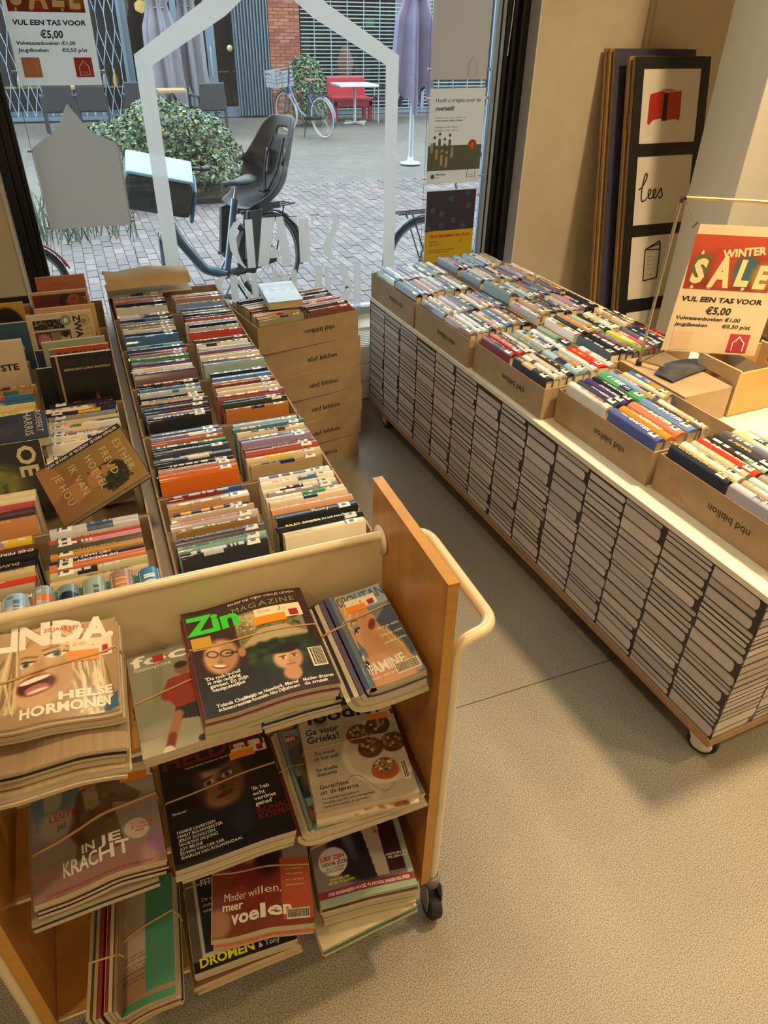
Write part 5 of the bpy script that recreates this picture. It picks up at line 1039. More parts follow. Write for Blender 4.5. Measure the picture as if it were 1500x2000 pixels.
a = Art(110, 130, '8a3a26', '6a5048'); a.rect(0, 1, .70, 1, '4a4038', .8); a.ell(.36, .72, .20, .22, '2a1c18', 0, .3); a.ell(.42, .98, .12, .2, 'a8714c', 0, .2); a.ell(.42, .48, .36, .34, '8a2c22', 0, .15); a.ell(.46, .70, .10, .10, 'a8714c', 0, .3); a.ell(.60, .72, .10, .25, '2a1a16', 0, .4); a.rect(.68, 1, .05, .60, 'c2512c'); a.rect(.72, 1, .60, 1, '8a8078'); a.ell(.08, .62, .16, .3, '8a3c28', 0, .4); a.ell(.05, .12, .14, .12, 'b07a5a', 0, .4); a.lines_of_type(.74, .93, .50, 4, .05, 'e8dcc8'); a.lines_of_type(.74, .95, .93, 6, .04, '2a2420')
vp = [(0, .004), (.05, .0), (.09, .006), (.13, .016), (.17, .008), (.224, .0)]
B = Bundle('b', 'bundle topped by red MINDER WILLEN MEER VOELEN magazine', (-.046, .842, .2530), -11, .224, .265, vp, 5, .0095, ['d0bc94', 'd87a5a', 'c8b48c', 'd8caa8', '8a3a26'], seed=24, top_art=a, spine=False)
B.type('Minder willen,', .12, .30, .020, bold=-.005, w=.125); B.type('meer', .10, .22, .020, bold=.02); B.type('voelen', .20, .10, .032, bold=.03, w=.13); B.barcode(.72, .96, .05, .14); B.band(.56, .52, .0022)
B = Bundle('b', 'flat green and cream magazines jutting out lowest beside the trolley caster', (.190, .775, .1715), 4, .245, .28, flat, 3, .012, ['d0bc94', '2f6a54', 'd8caa8'], seed=25, spine=False)
a = Art(110, 140, '8aa890', '9ab09c'); a.rect(.0, .94, .10, 1, '7a6a6c'); a.rect(.0, .30, .66, 1, 'b8b0ae'); a.ell(.52, .48, .34, .36, '1c1a26', 0, .15); a.poly([(.52, .80), (.60, .14), (.74, .14), (.72, .70)], 'a8988c'); a.ell(.50, .86, .11, .13, 'c08e6c', 0, .2); a.ell(.52, .97, .16, .10, 'b89a68', 0, .3); a.strands((.62, .98), (.70, .55), .05, 24, .012, ['b89a60', '8a6a38', 'd0b47c'], .04); a.rect(.74, .93, .16, .74, '3a1420'); a.ell(.22, .36, .16, .13, 'cdc4bc', 0, .05); a.rect(0, 1, .055, .12, '8a2430'); a.lines_of_type(.03, .27, .94, 8, .033, '2a2624'); a.ell(.40, .60, .05, .25, '6a6a86', 10, .6, .7)
B = Bundle('b', 'bundle topped by LIEF ZIJN VOOR JEZELF magazine with green edge', (.207, .826, .2130), -7, .226, .28, [(0, .002), (.05, .004), (.11, .008), (.17, .003), (.226, .0)], 7, .0115, ['c8b48c', '7a9a80', 'd8caa8', 'c09a70', 'd0bc94', '4a3a3a', '8aa890'], seed=26, top_art=a, spine=True)
B.type('LIEF ZIJN', .09, .375, .0115, m_redp, bold=.02); B.type('VOOR JEZELF', .09, .325, .009, m_dk, bold=.02); B.type('IN 5 STAPPEN', .13, .29, .006, m_dk, bold=0); B.type('RELAXTER EN GEZONDER', .10, .265, .006, m_dk, bold=0, w=.05); B.type('OOK BINNENKIJKEN HOGE PLAFONDS, BAKKEN VOL SFEER', .10, .07, .008, bold=.01, w=.19); B.type('SPORTEN OM', .14, .19, .006, mat('print_yellow', (.85, .83, .15), .45), bold=.01); B.type('BETER TE SLAPEN', .13, .16, .006, mat('print_yellow', (.85, .83, .15), .45), bold=.01); B.type('CAROLIEN (39)', .75, .30, .006, bold=.01); B.type('WIL EEN KIND', .76, .27, .006, bold=.01); B.band(.52, .66, .0024)
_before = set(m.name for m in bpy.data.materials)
DIM = .60   # light balance put into colour: outdoor tones darkened against the brighter sky
# ------------------------------------------------------------------ the street outside
def brick_mat(name, c1, c2, mortar, sx, sy, rough=.85, bw=.5, rh=.25, ms=.012):
    m = bpy.data.materials.new(name); m.use_nodes = True; nt = m.node_tree; b = nt.nodes['Principled BSDF']
    tc = nt.nodes.new('ShaderNodeTexCoord'); mp = nt.nodes.new('ShaderNodeMapping'); mp.inputs['Scale'].default_value = (sx, sy, 1)
    k = nt.nodes.new('ShaderNodeTexBrick'); k.inputs['Color1'].default_value = (*lin(c1), 1); k.inputs['Color2'].default_value = (*lin(c2), 1); k.inputs['Mortar'].default_value = (*lin(mortar), 1)
    k.inputs['Scale'].default_value = 1; k.inputs['Mortar Size'].default_value = ms; k.inputs['Brick Width'].default_value = bw; k.inputs['Row Height'].default_value = rh
    n = nt.nodes.new('ShaderNodeTexNoise'); n.inputs['Scale'].default_value = .6; n.inputs['Detail'].default_value = 4
    mx = nt.nodes.new('ShaderNodeMix'); mx.data_type = 'RGBA'; mx.blend_type = 'MIX'; r_ = nt.nodes.new('ShaderNodeMapRange'); r_.inputs[1].default_value = .5; r_.inputs[2].default_value = .7; r_.inputs[4].default_value = .18
    nt.links.new(tc.outputs['Object'], mp.inputs[0]); nt.links.new(mp.outputs[0], k.inputs['Vector']); nt.links.new(tc.outputs['Object'], n.inputs['Vector'])
    nt.links.new(n.outputs[0], r_.inputs[0]); nt.links.new(r_.outputs[0], mx.inputs[0]); nt.links.new(k.outputs[0], mx.inputs[6]); mx.inputs[7].default_value = (*lin((.45, .47, .36)), 1)
    nt.links.new(mx.outputs[2], b.inputs['Base Color']); b.inputs['Roughness'].default_value = rough
    return m
m_pave = brick_mat('street_bricks', (.44, .405, .375), (.38, .35, .325), (.29, .27, .25), 1, 1, .6, .2, .1, .006)
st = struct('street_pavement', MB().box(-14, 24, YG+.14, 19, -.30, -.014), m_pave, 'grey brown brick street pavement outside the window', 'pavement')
m_pav = [mat('paver_%d' % i, c, .62, nscale=30, namt=.15) for i, c in enumerate(((.47, .415, .41), (.42, .37, .365), (.495, .44, .43), (.385, .335, .335), (.44, .38, .36)))]
pm = []
for m in m_pav:
    q = MB(); q.box(-.0455, .0455, -.096, .096, -.012, .0); q.add([(-.042, -.092, .003), (.042, -.092, .003), (.042, .092, .003), (-.042, .092, .003)], [(0, 1, 2, 3)]); q.f.pop(1); q.c.pop(); q.s.pop()
    b_ = 0; q.add([(-.0455, -.096, 0), (.0455, -.096, 0), (.0455, .096, 0), (-.0455, .096, 0), (-.042, -.092, .003), (.042, -.092, .003), (.042, .092, .003), (-.042, .092, .003)], [(0, 1, 5, 4), (1, 2, 6, 5), (2, 3, 7, 6), (3, 0, 4, 7)])
    me = q.mesh('paver'); me.materials.append(m); pm.append(me)
rs = random.Random(5); cnt = 0; big = MB()
pal = [lin((.47, .415, .41)), lin((.42, .37, .365)), lin((.495, .44, .43)), lin((.385, .335, .335)), lin((.44, .38, .36))]
spots = []
for j in range(0, 26):
    y = 5.45+j*.2
    for i in range(-14, 62):
        x = i*.0955; yy = y + (.1 if i % 2 else 0)
        u_ = x/yy
        if -.13 < u_ < .56 and not (j > 24): spots.append((x, yy))
# the pavers that show largest are single parts, the rest one mesh
def shows(x, y): return (u0 := x/y) < .36 and (u0 > -.06) and not (.055 < u0 < .085)
near = sorted([s for s in spots if shows(*s)], key=lambda s: s[1])[:300]; ns = set(near)
for x, y in near:
    o = inst('paver', rs.choice(pm), st, (x, y, -.002+rs.uniform(-.002, .002))); o.rotation_euler = (rs.uniform(-.01, .01), rs.uniform(-.015, .015), rs.uniform(-.012, .012))
for x, y in spots:
    if (x, y) in ns: continue
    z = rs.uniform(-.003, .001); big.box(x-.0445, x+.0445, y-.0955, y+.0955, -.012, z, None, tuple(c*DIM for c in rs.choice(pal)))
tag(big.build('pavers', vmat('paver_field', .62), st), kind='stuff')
# a few fallen leaves
for i in range(16):
    x, y = rs.uniform(.9, 4.2), 6.5+.4*i
    tag(MB().add([(0, -.02, 0), (.025, 0, .006), (0, .03, .002), (-.02, .004, .007)], [(0, 1, 2, 3)]).build('fallen_leaf', mat('dry_leaf', (.72, .68, .60), .7), loc=(x, y, .004), rz=rs.uniform(0, 6)), '%s small pale fallen leaf on the street, counting away from the window' % ORD[i], 'leaf', 'fallen leaves on the street')

# ---- the shop front across the street (y = 18)
FY = 18.0
m_fr = mat('blue_grey_steel', (.47, .55, .61), .45, nscale=4, namt=.08); m_dark = mat('dark_interior', (.10, .09, .10), .7, nscale=1.2, namt=.4); m_lat = mat('lattice_steel', (.62, .72, .80), .45)
m_fglass = mixglass('shop_glass', (.62, .64, .66), refl=1.0)
sf = thing('shop_front', 'blue grey shop front with lattice gate and glass door across the street', 'building', (0, FY, 0))
MB().box(-6, 16, .9, 1.1, 0, 4.0).build('rear_wall', m_dark, sf); MB().box(-6, 16, 0, 1.1, 3.2, 4.2).build('upper_wall', mat('upper_brick', (.52, .28, .22), .85, nscale=20, namt=.3), sf)
MB().box(-6, 4.46, .02, .9, 0, .10).build('threshold', m_fr, sf); MB().box(5.17, 16, .02, .9, 0, .10).build('threshold', m_fr, sf)
for x0, x1 in ((-3.0, -2.9), (-1.0, -.9), (1.50, 1.62), (2.48, 2.60), (3.14, 3.24), (3.24, 3.32), (9.9, 10.1)):
    MB().box(x0, x1, 0, .12, .1, 3.2).build('mullion', m_fr, sf)
MB().box(2.60, 3.14, .02, .08, .1, .72).build('door_panel', m_fr, sf)
MB().box(3.32, 3.75, .02, .08, .1, .2).build('door_rail', m_fr, sf)
MB().box(1.62, 2.48, .05, .06, .1, 3.2).build('glazing', m_fglass, sf); MB().box(2.60, 3.14, .05, .06, .72, 3.2).build('glazing', m_fglass, sf); MB().box(3.32, 3.75, .05, .06, .2, 3.2).build('glazing', m_fglass, sf)
# red brick panel added behind the door glass to show its brick reflection
m_rb = brick_mat('reflected_brick', (.40, .20, .17), (.33, .16, .14), (.22, .17, .16), 1, 1, .8, .21, .065, .008)
MB().box(0, 1.0, 0, 3.2, 0, .06).build('brick_reflection_panel', m_rb, sf, M=T(2.50, .85, .1) @ RX(90))
MB().box(.0, 2.9, -.0, .05, 0, .03, T(-1.2, .5, .55)).build('window_ledge', mat('ledge_wood', (.72, .60, .40), .6), sf)
for i, (x, c) in enumerate(((-.6, (.8, .75, .68)), (-.1, (.55, .6, .62)), (.85, (.80, .74, .62)), (1.05, (.62, .66, .66)), (1.25, (.85, .66, .25)))):
    MB().lathe([(.05, 0), (.07, .05), (.05, .16), (.02, .24), (.025, .30), (0, .31)], 12, T(x, .52, .58)).build('window_vase', mat('vase_%d' % i, c, .4), sf)
MB().lathe([(.0, .0), (.12, .05), (.13, .16), (.06, .22), (0, .23)], 14, T(2.0, .7, 1.85)).build('hanging_lamp', emat('lamp_glow', (1, .85, .5), 1.5), sf)
# notice, handle, key plate
nt_ = MB().box(2.88, 3.05, .0, .012, .94, 1.28).build('paper_notice', mat('paper_white', (.86, .90, .90), .7), sf)
MB().box(2.905, 3.025, -.002, 0, 1.22, 1.235).build('notice_line', m_grey, nt_); MB().box(2.955, 2.975, -.002, 0, 1.15, 1.19).build('notice_mark', m_rub, nt_); MB().box(2.925, 3.005, -.002, 0, 1.05, 1.12).build('notice_table', m_grey, nt_)
MB().tube([(3.20, -.07, .78), (3.20, -.07, 1.32)], .014, 8).build('door_handle', mat('steel', (.78, .80, .82), .25, metal=.9), sf)
for z in (.88, 1.22): MB().tube([(3.20, -.07, z), (3.20, .0, z)], .01, 6).build('handle_stay', mat('steel', (.78, .80, .82), .25, metal=.9), sf)
MB().lathe([(0, 0), (.06, 0), (.06, .012), (0, .012)], 16, T(3.62, .0, 1.28) @ RX(90)).build('door_sign', mat('sign_yellow', (.75, .78, .55), .5), sf)
# folded corrugated shutter
n = 22
for i in range(n):
    x = 3.72 + .74*i/n; MB().box(x, x+.020, -.04-(.05 if i % 2 else 0), .05, .03, 3.2).build('shutter_fold', m_fr, sf)
# expanding lattice gate: crossing bars
lat = thing('lattice_gate', 'expanding diamond lattice gate of pale steel across the shop front', 'gate', (0, FY-.10, 0))
pit = .155; zs = [.1, .42, .98, 1.30, 1.86, 2.2, 2.8]
for i in range(17):
    x0 = -1.25+i*pit*1.05
    for sgn in (1, -1):
        pts = []; s = sgn
        zz = .1; xx = x0
        for k, dz in enumerate((.30, .30, .28, .30, .30, .28, .30, .30)):
            pts.append((xx, 0 if sgn > 0 else .016, zz)); xx += s*pit*.5 if k % 3 != 2 else 0; zz += dz; s = -s if k % 3 != 2 else s
        MB().tube(pts, .011, 4).build('lattice_bar', m_lat, lat)
for x in (-1.3, 1.46): MB().box(x-.03, x+.03, -.02, .02, .02, 3.0).build('gate_post', m_fr, lat)
MB().box(-1.3, 1.5, -.02, .02, .03, .09).build('gate_track', m_fr, lat)
# brick pier, every brick its own piece
bp = thing('brick_pier', 'orange red brick pier between shutter and roller grille', 'wall', (4.47, FY-.05, 0))
MB().box(0, .68, .012, .5, 0, 3.19).build('mortar_core', mat('mortar', (.58, .50, .45), .9, nscale=40, namt=.15), bp)
mbr = [mat('pier_brick_%d' % i, c, .8, nscale=25, namt=.2) for i, c in enumerate(((.66, .36, .27), (.70, .41, .31), (.60, .31, .24), (.72, .47, .37)))]
bm_ = []
for m in mbr:
    for l_ in (.215, .10):
        me = MB().box(0, l_, 0, .03, 0, .052).mesh('brick'); me.materials.append(m); bm_.append((l_, me))
for r_ in range(34):
    z = .012+r_*.0625; x = 0; hd = r_ % 2
    ls = [.10, .215, .215, .10] if hd else [.215, .215, .215]
    for l_ in ls:
        inst('brick', rs.choice([m for q, m in bm_ if q == l_]), bp, (x+.004, rs.uniform(-.003, .003), z)); x += l_+.013
# roller grille over a dark window
rg = thing('roller_grille', 'roller grille of thin pale bars in front of a dark cafe window', 'grille', (5.18, FY, 0))
m_gb = mat('grille_bar', (.58, .66, .66), .4)
for k in range(31): MB().box(0, 4.6, -.012, .012, .10+k*.072, .122+k*.072).build('grille_bar', m_gb, rg)
for k in range(12): MB().box(.3+k*.38, .315+k*.38, -.014, .014, .1, 2.4).build('grille_link', m_gb, rg)
for x in (1.75, 2.05): MB().box(x, x+.12, .12, .2, .102, 3.1).build('window_post', m_fr, rg)
MB().box(0, 4.7, .1, .11, .102, 3.1).build('glazing', m_fglass, rg)
MB().lathe([(.1, 0), (.35, .1), (.38, .5), (.30, .9), (.1, 1.0)], 14, T(1.05, .42, .55)).build('cafe_chair_back', mat('orange_shell', (.70, .38, .24), .5), rg)
MB().box(1.55, 1.75, .12, .14, 1.70, 1.82).build('exit_sign', emat('exit_green', (.35, .8, .5), .5), rg)
MB().box(.1, .3, .3, .31, 1.1, 1.5).build('window_picture', mat('vase_0', (.8, .75, .68), .4), rg)

# ---- street furniture
m_wick = mat('dark_wicker', (.25, .26, .29), .6, nscale=60, namt=.4, stretch=(1, 1, 5)); m_alu = mat('alu_foot', (.75, .75, .75), .4)
def wicker_chair(x, y, rz, label, h=.86):
    c = thing('wicker_chair', label, 'chair', (x, y, 0), R(rz), 'dark wicker terrace chairs')
    MB().box(-.24, .24, -.24, .26, .40, .46).build('seat', m_wick, c, bevel=.01)
    MB().box(-.24, .24, -.03, .03, .0, .44, T(0, -.24, .42) @ RX(6)).build('backrest', m_wick, c, bevel=.012)
    for s in (-1, 1):
        MB().box(s*.25-.025, s*.25+.025, -.24, .26, .62, .66).build('armrest', m_wick, c, bevel=.008)
        for yy in (-.24, .23):
            l = MB().box(s*.25-.022, s*.25+.022, yy-.022, yy+.022, .03, .63).build('leg', m_wick, c); MB().box(s*.25-.016, s*.25+.016, yy-.016, yy+.016, 0, .03).build('foot_cap', m_alu, l)
    return c
wicker_chair(2.62, 15.55, 12, 'dark wicker chair in front of the glass door'); wicker_chair(.02, 15.8, 4, 'dark wicker chair nearest the gate edge, below the hanging sale poster'); wicker_chair(.60, 15.82, -3, 'dark wicker chair second from the gate edge'); wicker_chair(1.42, 15.9, 0, 'dark wicker chair half hidden behind the green shrub')
for x, y, l in ((.33, 16.5, 'small wooden terrace table between the wicker chairs'), (2.0, 15.62, 'small wooden terrace table behind the glass-door chair')):
    t_ = thing('terrace_table', l, 'table', (x, y, 0), 0, 'small wooden terrace tables'); MB().box(-.25, .25, -.25, .25, .70, .74).build('table_top', mat('ledge_wood', (.72, .60, .40), .6), t_); MB().tube([(0, 0, .02), (0, 0, .70)], .03, 8).build('pedestal', m_fr, t_); MB().box(-.2, .2, -.2, .2, 0, .02).build('base', m_fr, t_)
def parasol(x, y, label, cloth, z0, z1, rad, base=True, h=3.2, seed=1):
    p = thing('parasol', label, 'parasol', (x, y, 0), 0, 'closed parasols'); rs = random.Random(seed)
    MB().tube([(0, 0, .04), (0, 0, h)], .035, 10).build('pole', mat('white_pole', (.80, .84, .88), .4), p)
    if base: MB().lathe([(.0, 0), (.16, 0), (.16, .02), (.05, .045), (.045, .10), (0, .10)], 20).build('base', mat('white_pole', (.80, .84, .88), .4), p)
    mb = MB(); nr, nz = 40, 14; vs = []
    for k in range(nz+1):
        t = k/nz; z = z0+(z1-z0)*t
        rr_ = rad*(1.0-.35*t) * (1 - .40*math.exp(-((t-.62)/.06)**2))
        for j in range(nr):
            a_ = 2*math.pi*j/nr; f = 1+.28*math.sin(a_*7+1.5*t+seed)+.14*math.sin(a_*13+3*t)
            zz = z + (.16*math.sin(a_*3.5+seed)+.10*math.sin(a_*8))*(1-t)**3
            vs.append((rr_*f*math.cos(a_), rr_*f*math.sin(a_), zz))
    mb.add(vs, [(k*nr+j, k*nr+(j+1) % nr, (k+1)*nr+(j+1) % nr, (k+1)*nr+j) for k in range(nz) for j in range(nr)], None, None, True)
    mb.build('folded_canopy', cloth, p)
    zt = z0+(z1-z0)*.62; MB().tube([(rad*.52*math.cos(R(a_)), rad*.52*math.sin(R(a_)), zt) for a_ in range(0, 360, 20)], .012, 5, True).build('tie_strap', cloth, p)
    return p
m_lav = mat('lavender_canvas', (.52, .48, .60), .85, nscale=9, namt=.12); m_gry = mat('pale_grey_canvas', (.56, .54, .58), .85, nscale=9, namt=.12)
parasol(5.05, 11.55, 'closed lavender parasol on a white pole in the street', m_lav, .92, 2.9, .27, seed=2)
parasol(2.03, 16.5, 'closed pale grey parasol draped long beside the glass door', m_gry, .42, 2.9, .30, False, seed=4); parasol(2.62, 16.9, 'closed grey parasol touching its neighbour by the glass door', m_gry, .50, 2.9, .24, False, seed=7)
m_red = mat('red_plastic', (.72, .17, .24), .4)
rb_ = thing('red_bench', 'bright red plastic bench in front of the roller grille', 'bench', (5.98, 17.1, 0))
MB().box(-.44, .44, .18, .23, .36, .82, RX(-5)).build('backrest', m_red, rb_, bevel=.02); MB().box(-.44, .44, -.25, .22, .36, .44).build('seat', m_red, rb_, bevel=.02); MB().box(-.44, .44, -.24, -.20, .26, .38).build('apron', m_red, rb_, bevel=.01)
for x in (-.40, .40):
    for y in (-.21, .18): MB().box(x-.045, x+.045, y-.03, y+.03, 0, .38).build('leg', m_red, rb_, bevel=.008)
wt_ = thing('cafe_table', 'white slatted cafe table on a steel pedestal before the red bench', 'table', (5.86, 16.45, 0))
for i in range(6): MB().box(-.42, .42, -.34+i*.115, -.235+i*.115, .70, .73).build('top_slat', mat('white_slat', (.86, .92, .92), .5), wt_)
MB().tube([(0, 0, .03), (0, 0, .70)], .03, 8).build('pedestal', m_alu, wt_)
for a_ in (20, 110, 200, 290): MB().box(0, .30, -.025, .025, 0, .035, RZ(a_)).build('foot', m_alu, wt_)
m_blk = mat('black_resin', (.10, .10, .12), .45)
for x, y, rz, l in ((6.62, 16.6, 80, 'black cafe armchair at the white table'), (7.25, 17.1, 60, 'black cafe armchair tucked behind the first one')):
    c = thing('cafe_chair', l, 'chair', (x, y, 0), R(rz), 'black cafe chairs')
    MB().box(-.23, .23, -.22, .22, .42, .46).build('seat', m_blk, c, bevel=.01); MB().box(-.24, .24, -.02, .02, 0, .42, T(0, -.22, .44) @ RX(8)).build('backrest', m_blk, c, bevel=.01)
    for s in (-1, 1):
        MB().box(s*.24-.02, s*.24+.02, -.22, .2, .64, .68).build('armrest', m_blk, c)
        for yy in (-.2, .2): MB().tube([(s*.23, yy, 0), (s*.22, yy, .64)], .014, 6).build('leg', m_alu, c)
# ---- planting
def foliage(name, blobs, n, size, cols, seed, parent):
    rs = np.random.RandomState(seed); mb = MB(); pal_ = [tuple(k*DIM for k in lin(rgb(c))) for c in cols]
    W_ = np.array([b[3]*b[4]*b[5] for b in blobs]); W_ = W_/W_.sum()
    for i in range(n):
        b = blobs[rs.choice(len(blobs), p=W_)]; d = rs.normal(size=3); d /= np.linalg.norm(d); d[2] = abs(d[2]) if rs.rand() < .75 else d[2]
        rad = rs.uniform(.62, 1.0)**.5
        p = np.array(b[:3])+d*np.array(b[3:6])*rad
        if p[2] < .03: continue
        s = size*rs.uniform(.6, 1.35); nn = Vector(d*.7+rs.normal(size=3)*.5+np.array([0, 0, .35])).normalized(); t = nn.orthogonal().normalized(); t.rotate(Matrix.Rotation(rs.uniform(0, 6.28), 3, nn)); w_ = nn.cross(t); p = Vector(p)
        mb.add([p, p+t*s*.5+w_*s*.28+nn*s*.06, p+t*s, p+t*s*.5-w_*s*.28+nn*s*.06], [(0, 1, 2), (0, 2, 3)], None, pal_[rs.randint(len(pal_))])
    return tag(mb.build(name, vmat('leaf_green', .55, 0), parent), kind='stuff')
GR = ['4f6b3e', '3c5a34', '6b8452', '5a7a4a', '2e4a2c', '6c8a58', '7a9068', '86a07a', 'a8a044', '42603c', '567450', '37543a', '2c4430', '4a6a48']
sh = thing('green_shrub', 'broad leafy green shrub bed on the street behind the e-bike', 'shrub', (1.15, 10.4, 0))
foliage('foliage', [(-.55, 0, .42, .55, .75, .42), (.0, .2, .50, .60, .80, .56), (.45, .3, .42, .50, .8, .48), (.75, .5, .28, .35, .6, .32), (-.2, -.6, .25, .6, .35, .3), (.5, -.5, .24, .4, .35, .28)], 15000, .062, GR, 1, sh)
for i in range(14):
    x, y = rs.uniform(-.6, .7), rs.uniform(-.4, .5); MB().tube([(x*.6, y*.6, 0), (x*.8, y*.8, .3), (x, y, .7)], .012, 5).build('stem', mat('bark', (.30, .24, .18), .9), sh)
MB().box(-.95, .95, -.72, .8, 0, .05).build('soil_bed', mat('soil', (.25, .20, .16), .95, nscale=30, namt=.4), sh)
MB().box(-1.0, 1.0, -.80, -.72, 0, .06).build('bed_edge', mat('dark_edge', (.20, .18, .18), .8), sh)
gp = thing('grass_clump', 'thin blue green grasses and small flowers at the window edge of the shrub bed', 'plant', (.02, 8.6, 0))
q = MB()
for i in range(160):
    x, y = rs.uniform(-.5, .5), rs.uniform(-.5, .6); h = rs.uniform(.15, .5); dx, dy = rs.uniform(-.25, .25), rs.uniform(-.15, .15)
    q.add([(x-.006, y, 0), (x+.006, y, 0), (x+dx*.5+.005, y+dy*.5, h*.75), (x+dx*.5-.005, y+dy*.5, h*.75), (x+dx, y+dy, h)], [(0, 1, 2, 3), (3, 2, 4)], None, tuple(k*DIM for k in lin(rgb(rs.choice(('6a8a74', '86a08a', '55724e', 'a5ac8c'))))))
tag(q.build('blades', vmat('leaf_green', .55, 0), gp), kind='stuff')
pb = thing('conifer_bush', 'feathery green bush behind the parked blue bicycle', 'shrub', (4.78, 16.4, 0))
foliage('foliage', [(0, 0, .62, .42, .40, .62), (.1, 0, .25, .38, .36, .28), (-.12, 0, .8, .28, .28, .35)], 5200, .06, ['5a7a50', '6f8e60', '456240', '7f9c6c', '38543a', '8a9a72'], 3, pb)
MB().tube([(0, 0, 0), (0, 0, .8)], .03, 6).build('stem', mat('bark', (.30, .24, .18), .9), pb)

# ---- bicycles
m_tyre = mat('tyre_black', (.10, .10, .11), .6); m_rim = mat('rim_alloy', (.62, .62, .64), .35, metal=.7); m_spk = mat('spoke_steel', (.70, .72, .74), .3, metal=.8); m_bblk = mat('bike_black', (.09, .09, .10), .5, spec=.3)
def wheel(parent, x, rad, tyre, zc=None, steer=0, y=0):
    w_ = empty('wheel', (x, y, zc or rad), R(steer), parent)
    ring = lambda r_, n=36: [(r_*math.cos(2*math.pi*i/n), 0, r_*math.sin(2*math.pi*i/n)) for i in range(n)]
    MB().tube(ring(rad-.02), .020, 8, True).build('tyre', tyre, w_); MB().tube(ring(rad-.044), .011, 6, True).build('rim', m_rim, w_)
    sp = MB()
    for i in range(28):
        a_ = 2*math.pi*i/28; b_ = a_+.35*(1 if i % 2 else -1); y = .03*(1 if i % 4 < 2 else -1)
        sp.tube([(.02*math.cos(b_), y, .02*math.sin(b_)), ((rad-.05)*math.cos(a_), 0, (rad-.05)*math.sin(a_))], .0016, 3)
    sp.build('spokes', m_spk, w_); MB().tube([(0, -.05, 0), (0, .05, 0)], .022, 10).build('hub', m_bblk, w_)
    return w_
def arcpts(cx, cz, r_, a0, a1, n=14): return [(cx+r_*math.cos(R(a0+(a1-a0)*i/n)), 0, cz+r_*math.sin(R(a0+(a1-a0)*i/n))) for i in range(n+1)]
def fender(parent, cx, cz, r_, a0, a1, m, wdt=.026):
    mb = MB(); P = arcpts(cx, cz, r_, a0, a1)
    for s0 in range(len(P)-1):
        (x0, _, z0), (x1, _, z1) = P[s0], P[s0+1]
        mb.add([(x0, -wdt, z0), (x0, wdt, z0), (x1, wdt, z1), (x1, -wdt, z1)], [(0, 1, 2, 3)], None, None, True)
        mb.add([(x0, -wdt, z0), (x1, -wdt, z1), (cx+(x1-cx)*.965, -wdt*1.1, cz+(z1-cz)*.965), (cx+(x0-cx)*.965, -wdt*1.1, cz+(z0-cz)*.965)], [(0, 1, 2, 3)])
        mb.add([(x0, wdt, z0), (cx+(x0-cx)*.965, wdt*1.1, cz+(z0-cz)*.965), (cx+(x1-cx)*.965, wdt*1.1, cz+(z1-cz)*.965), (x1, wdt, z1)], [(0, 1, 2, 3)])
    return mb.build('mudguard', m, parent)
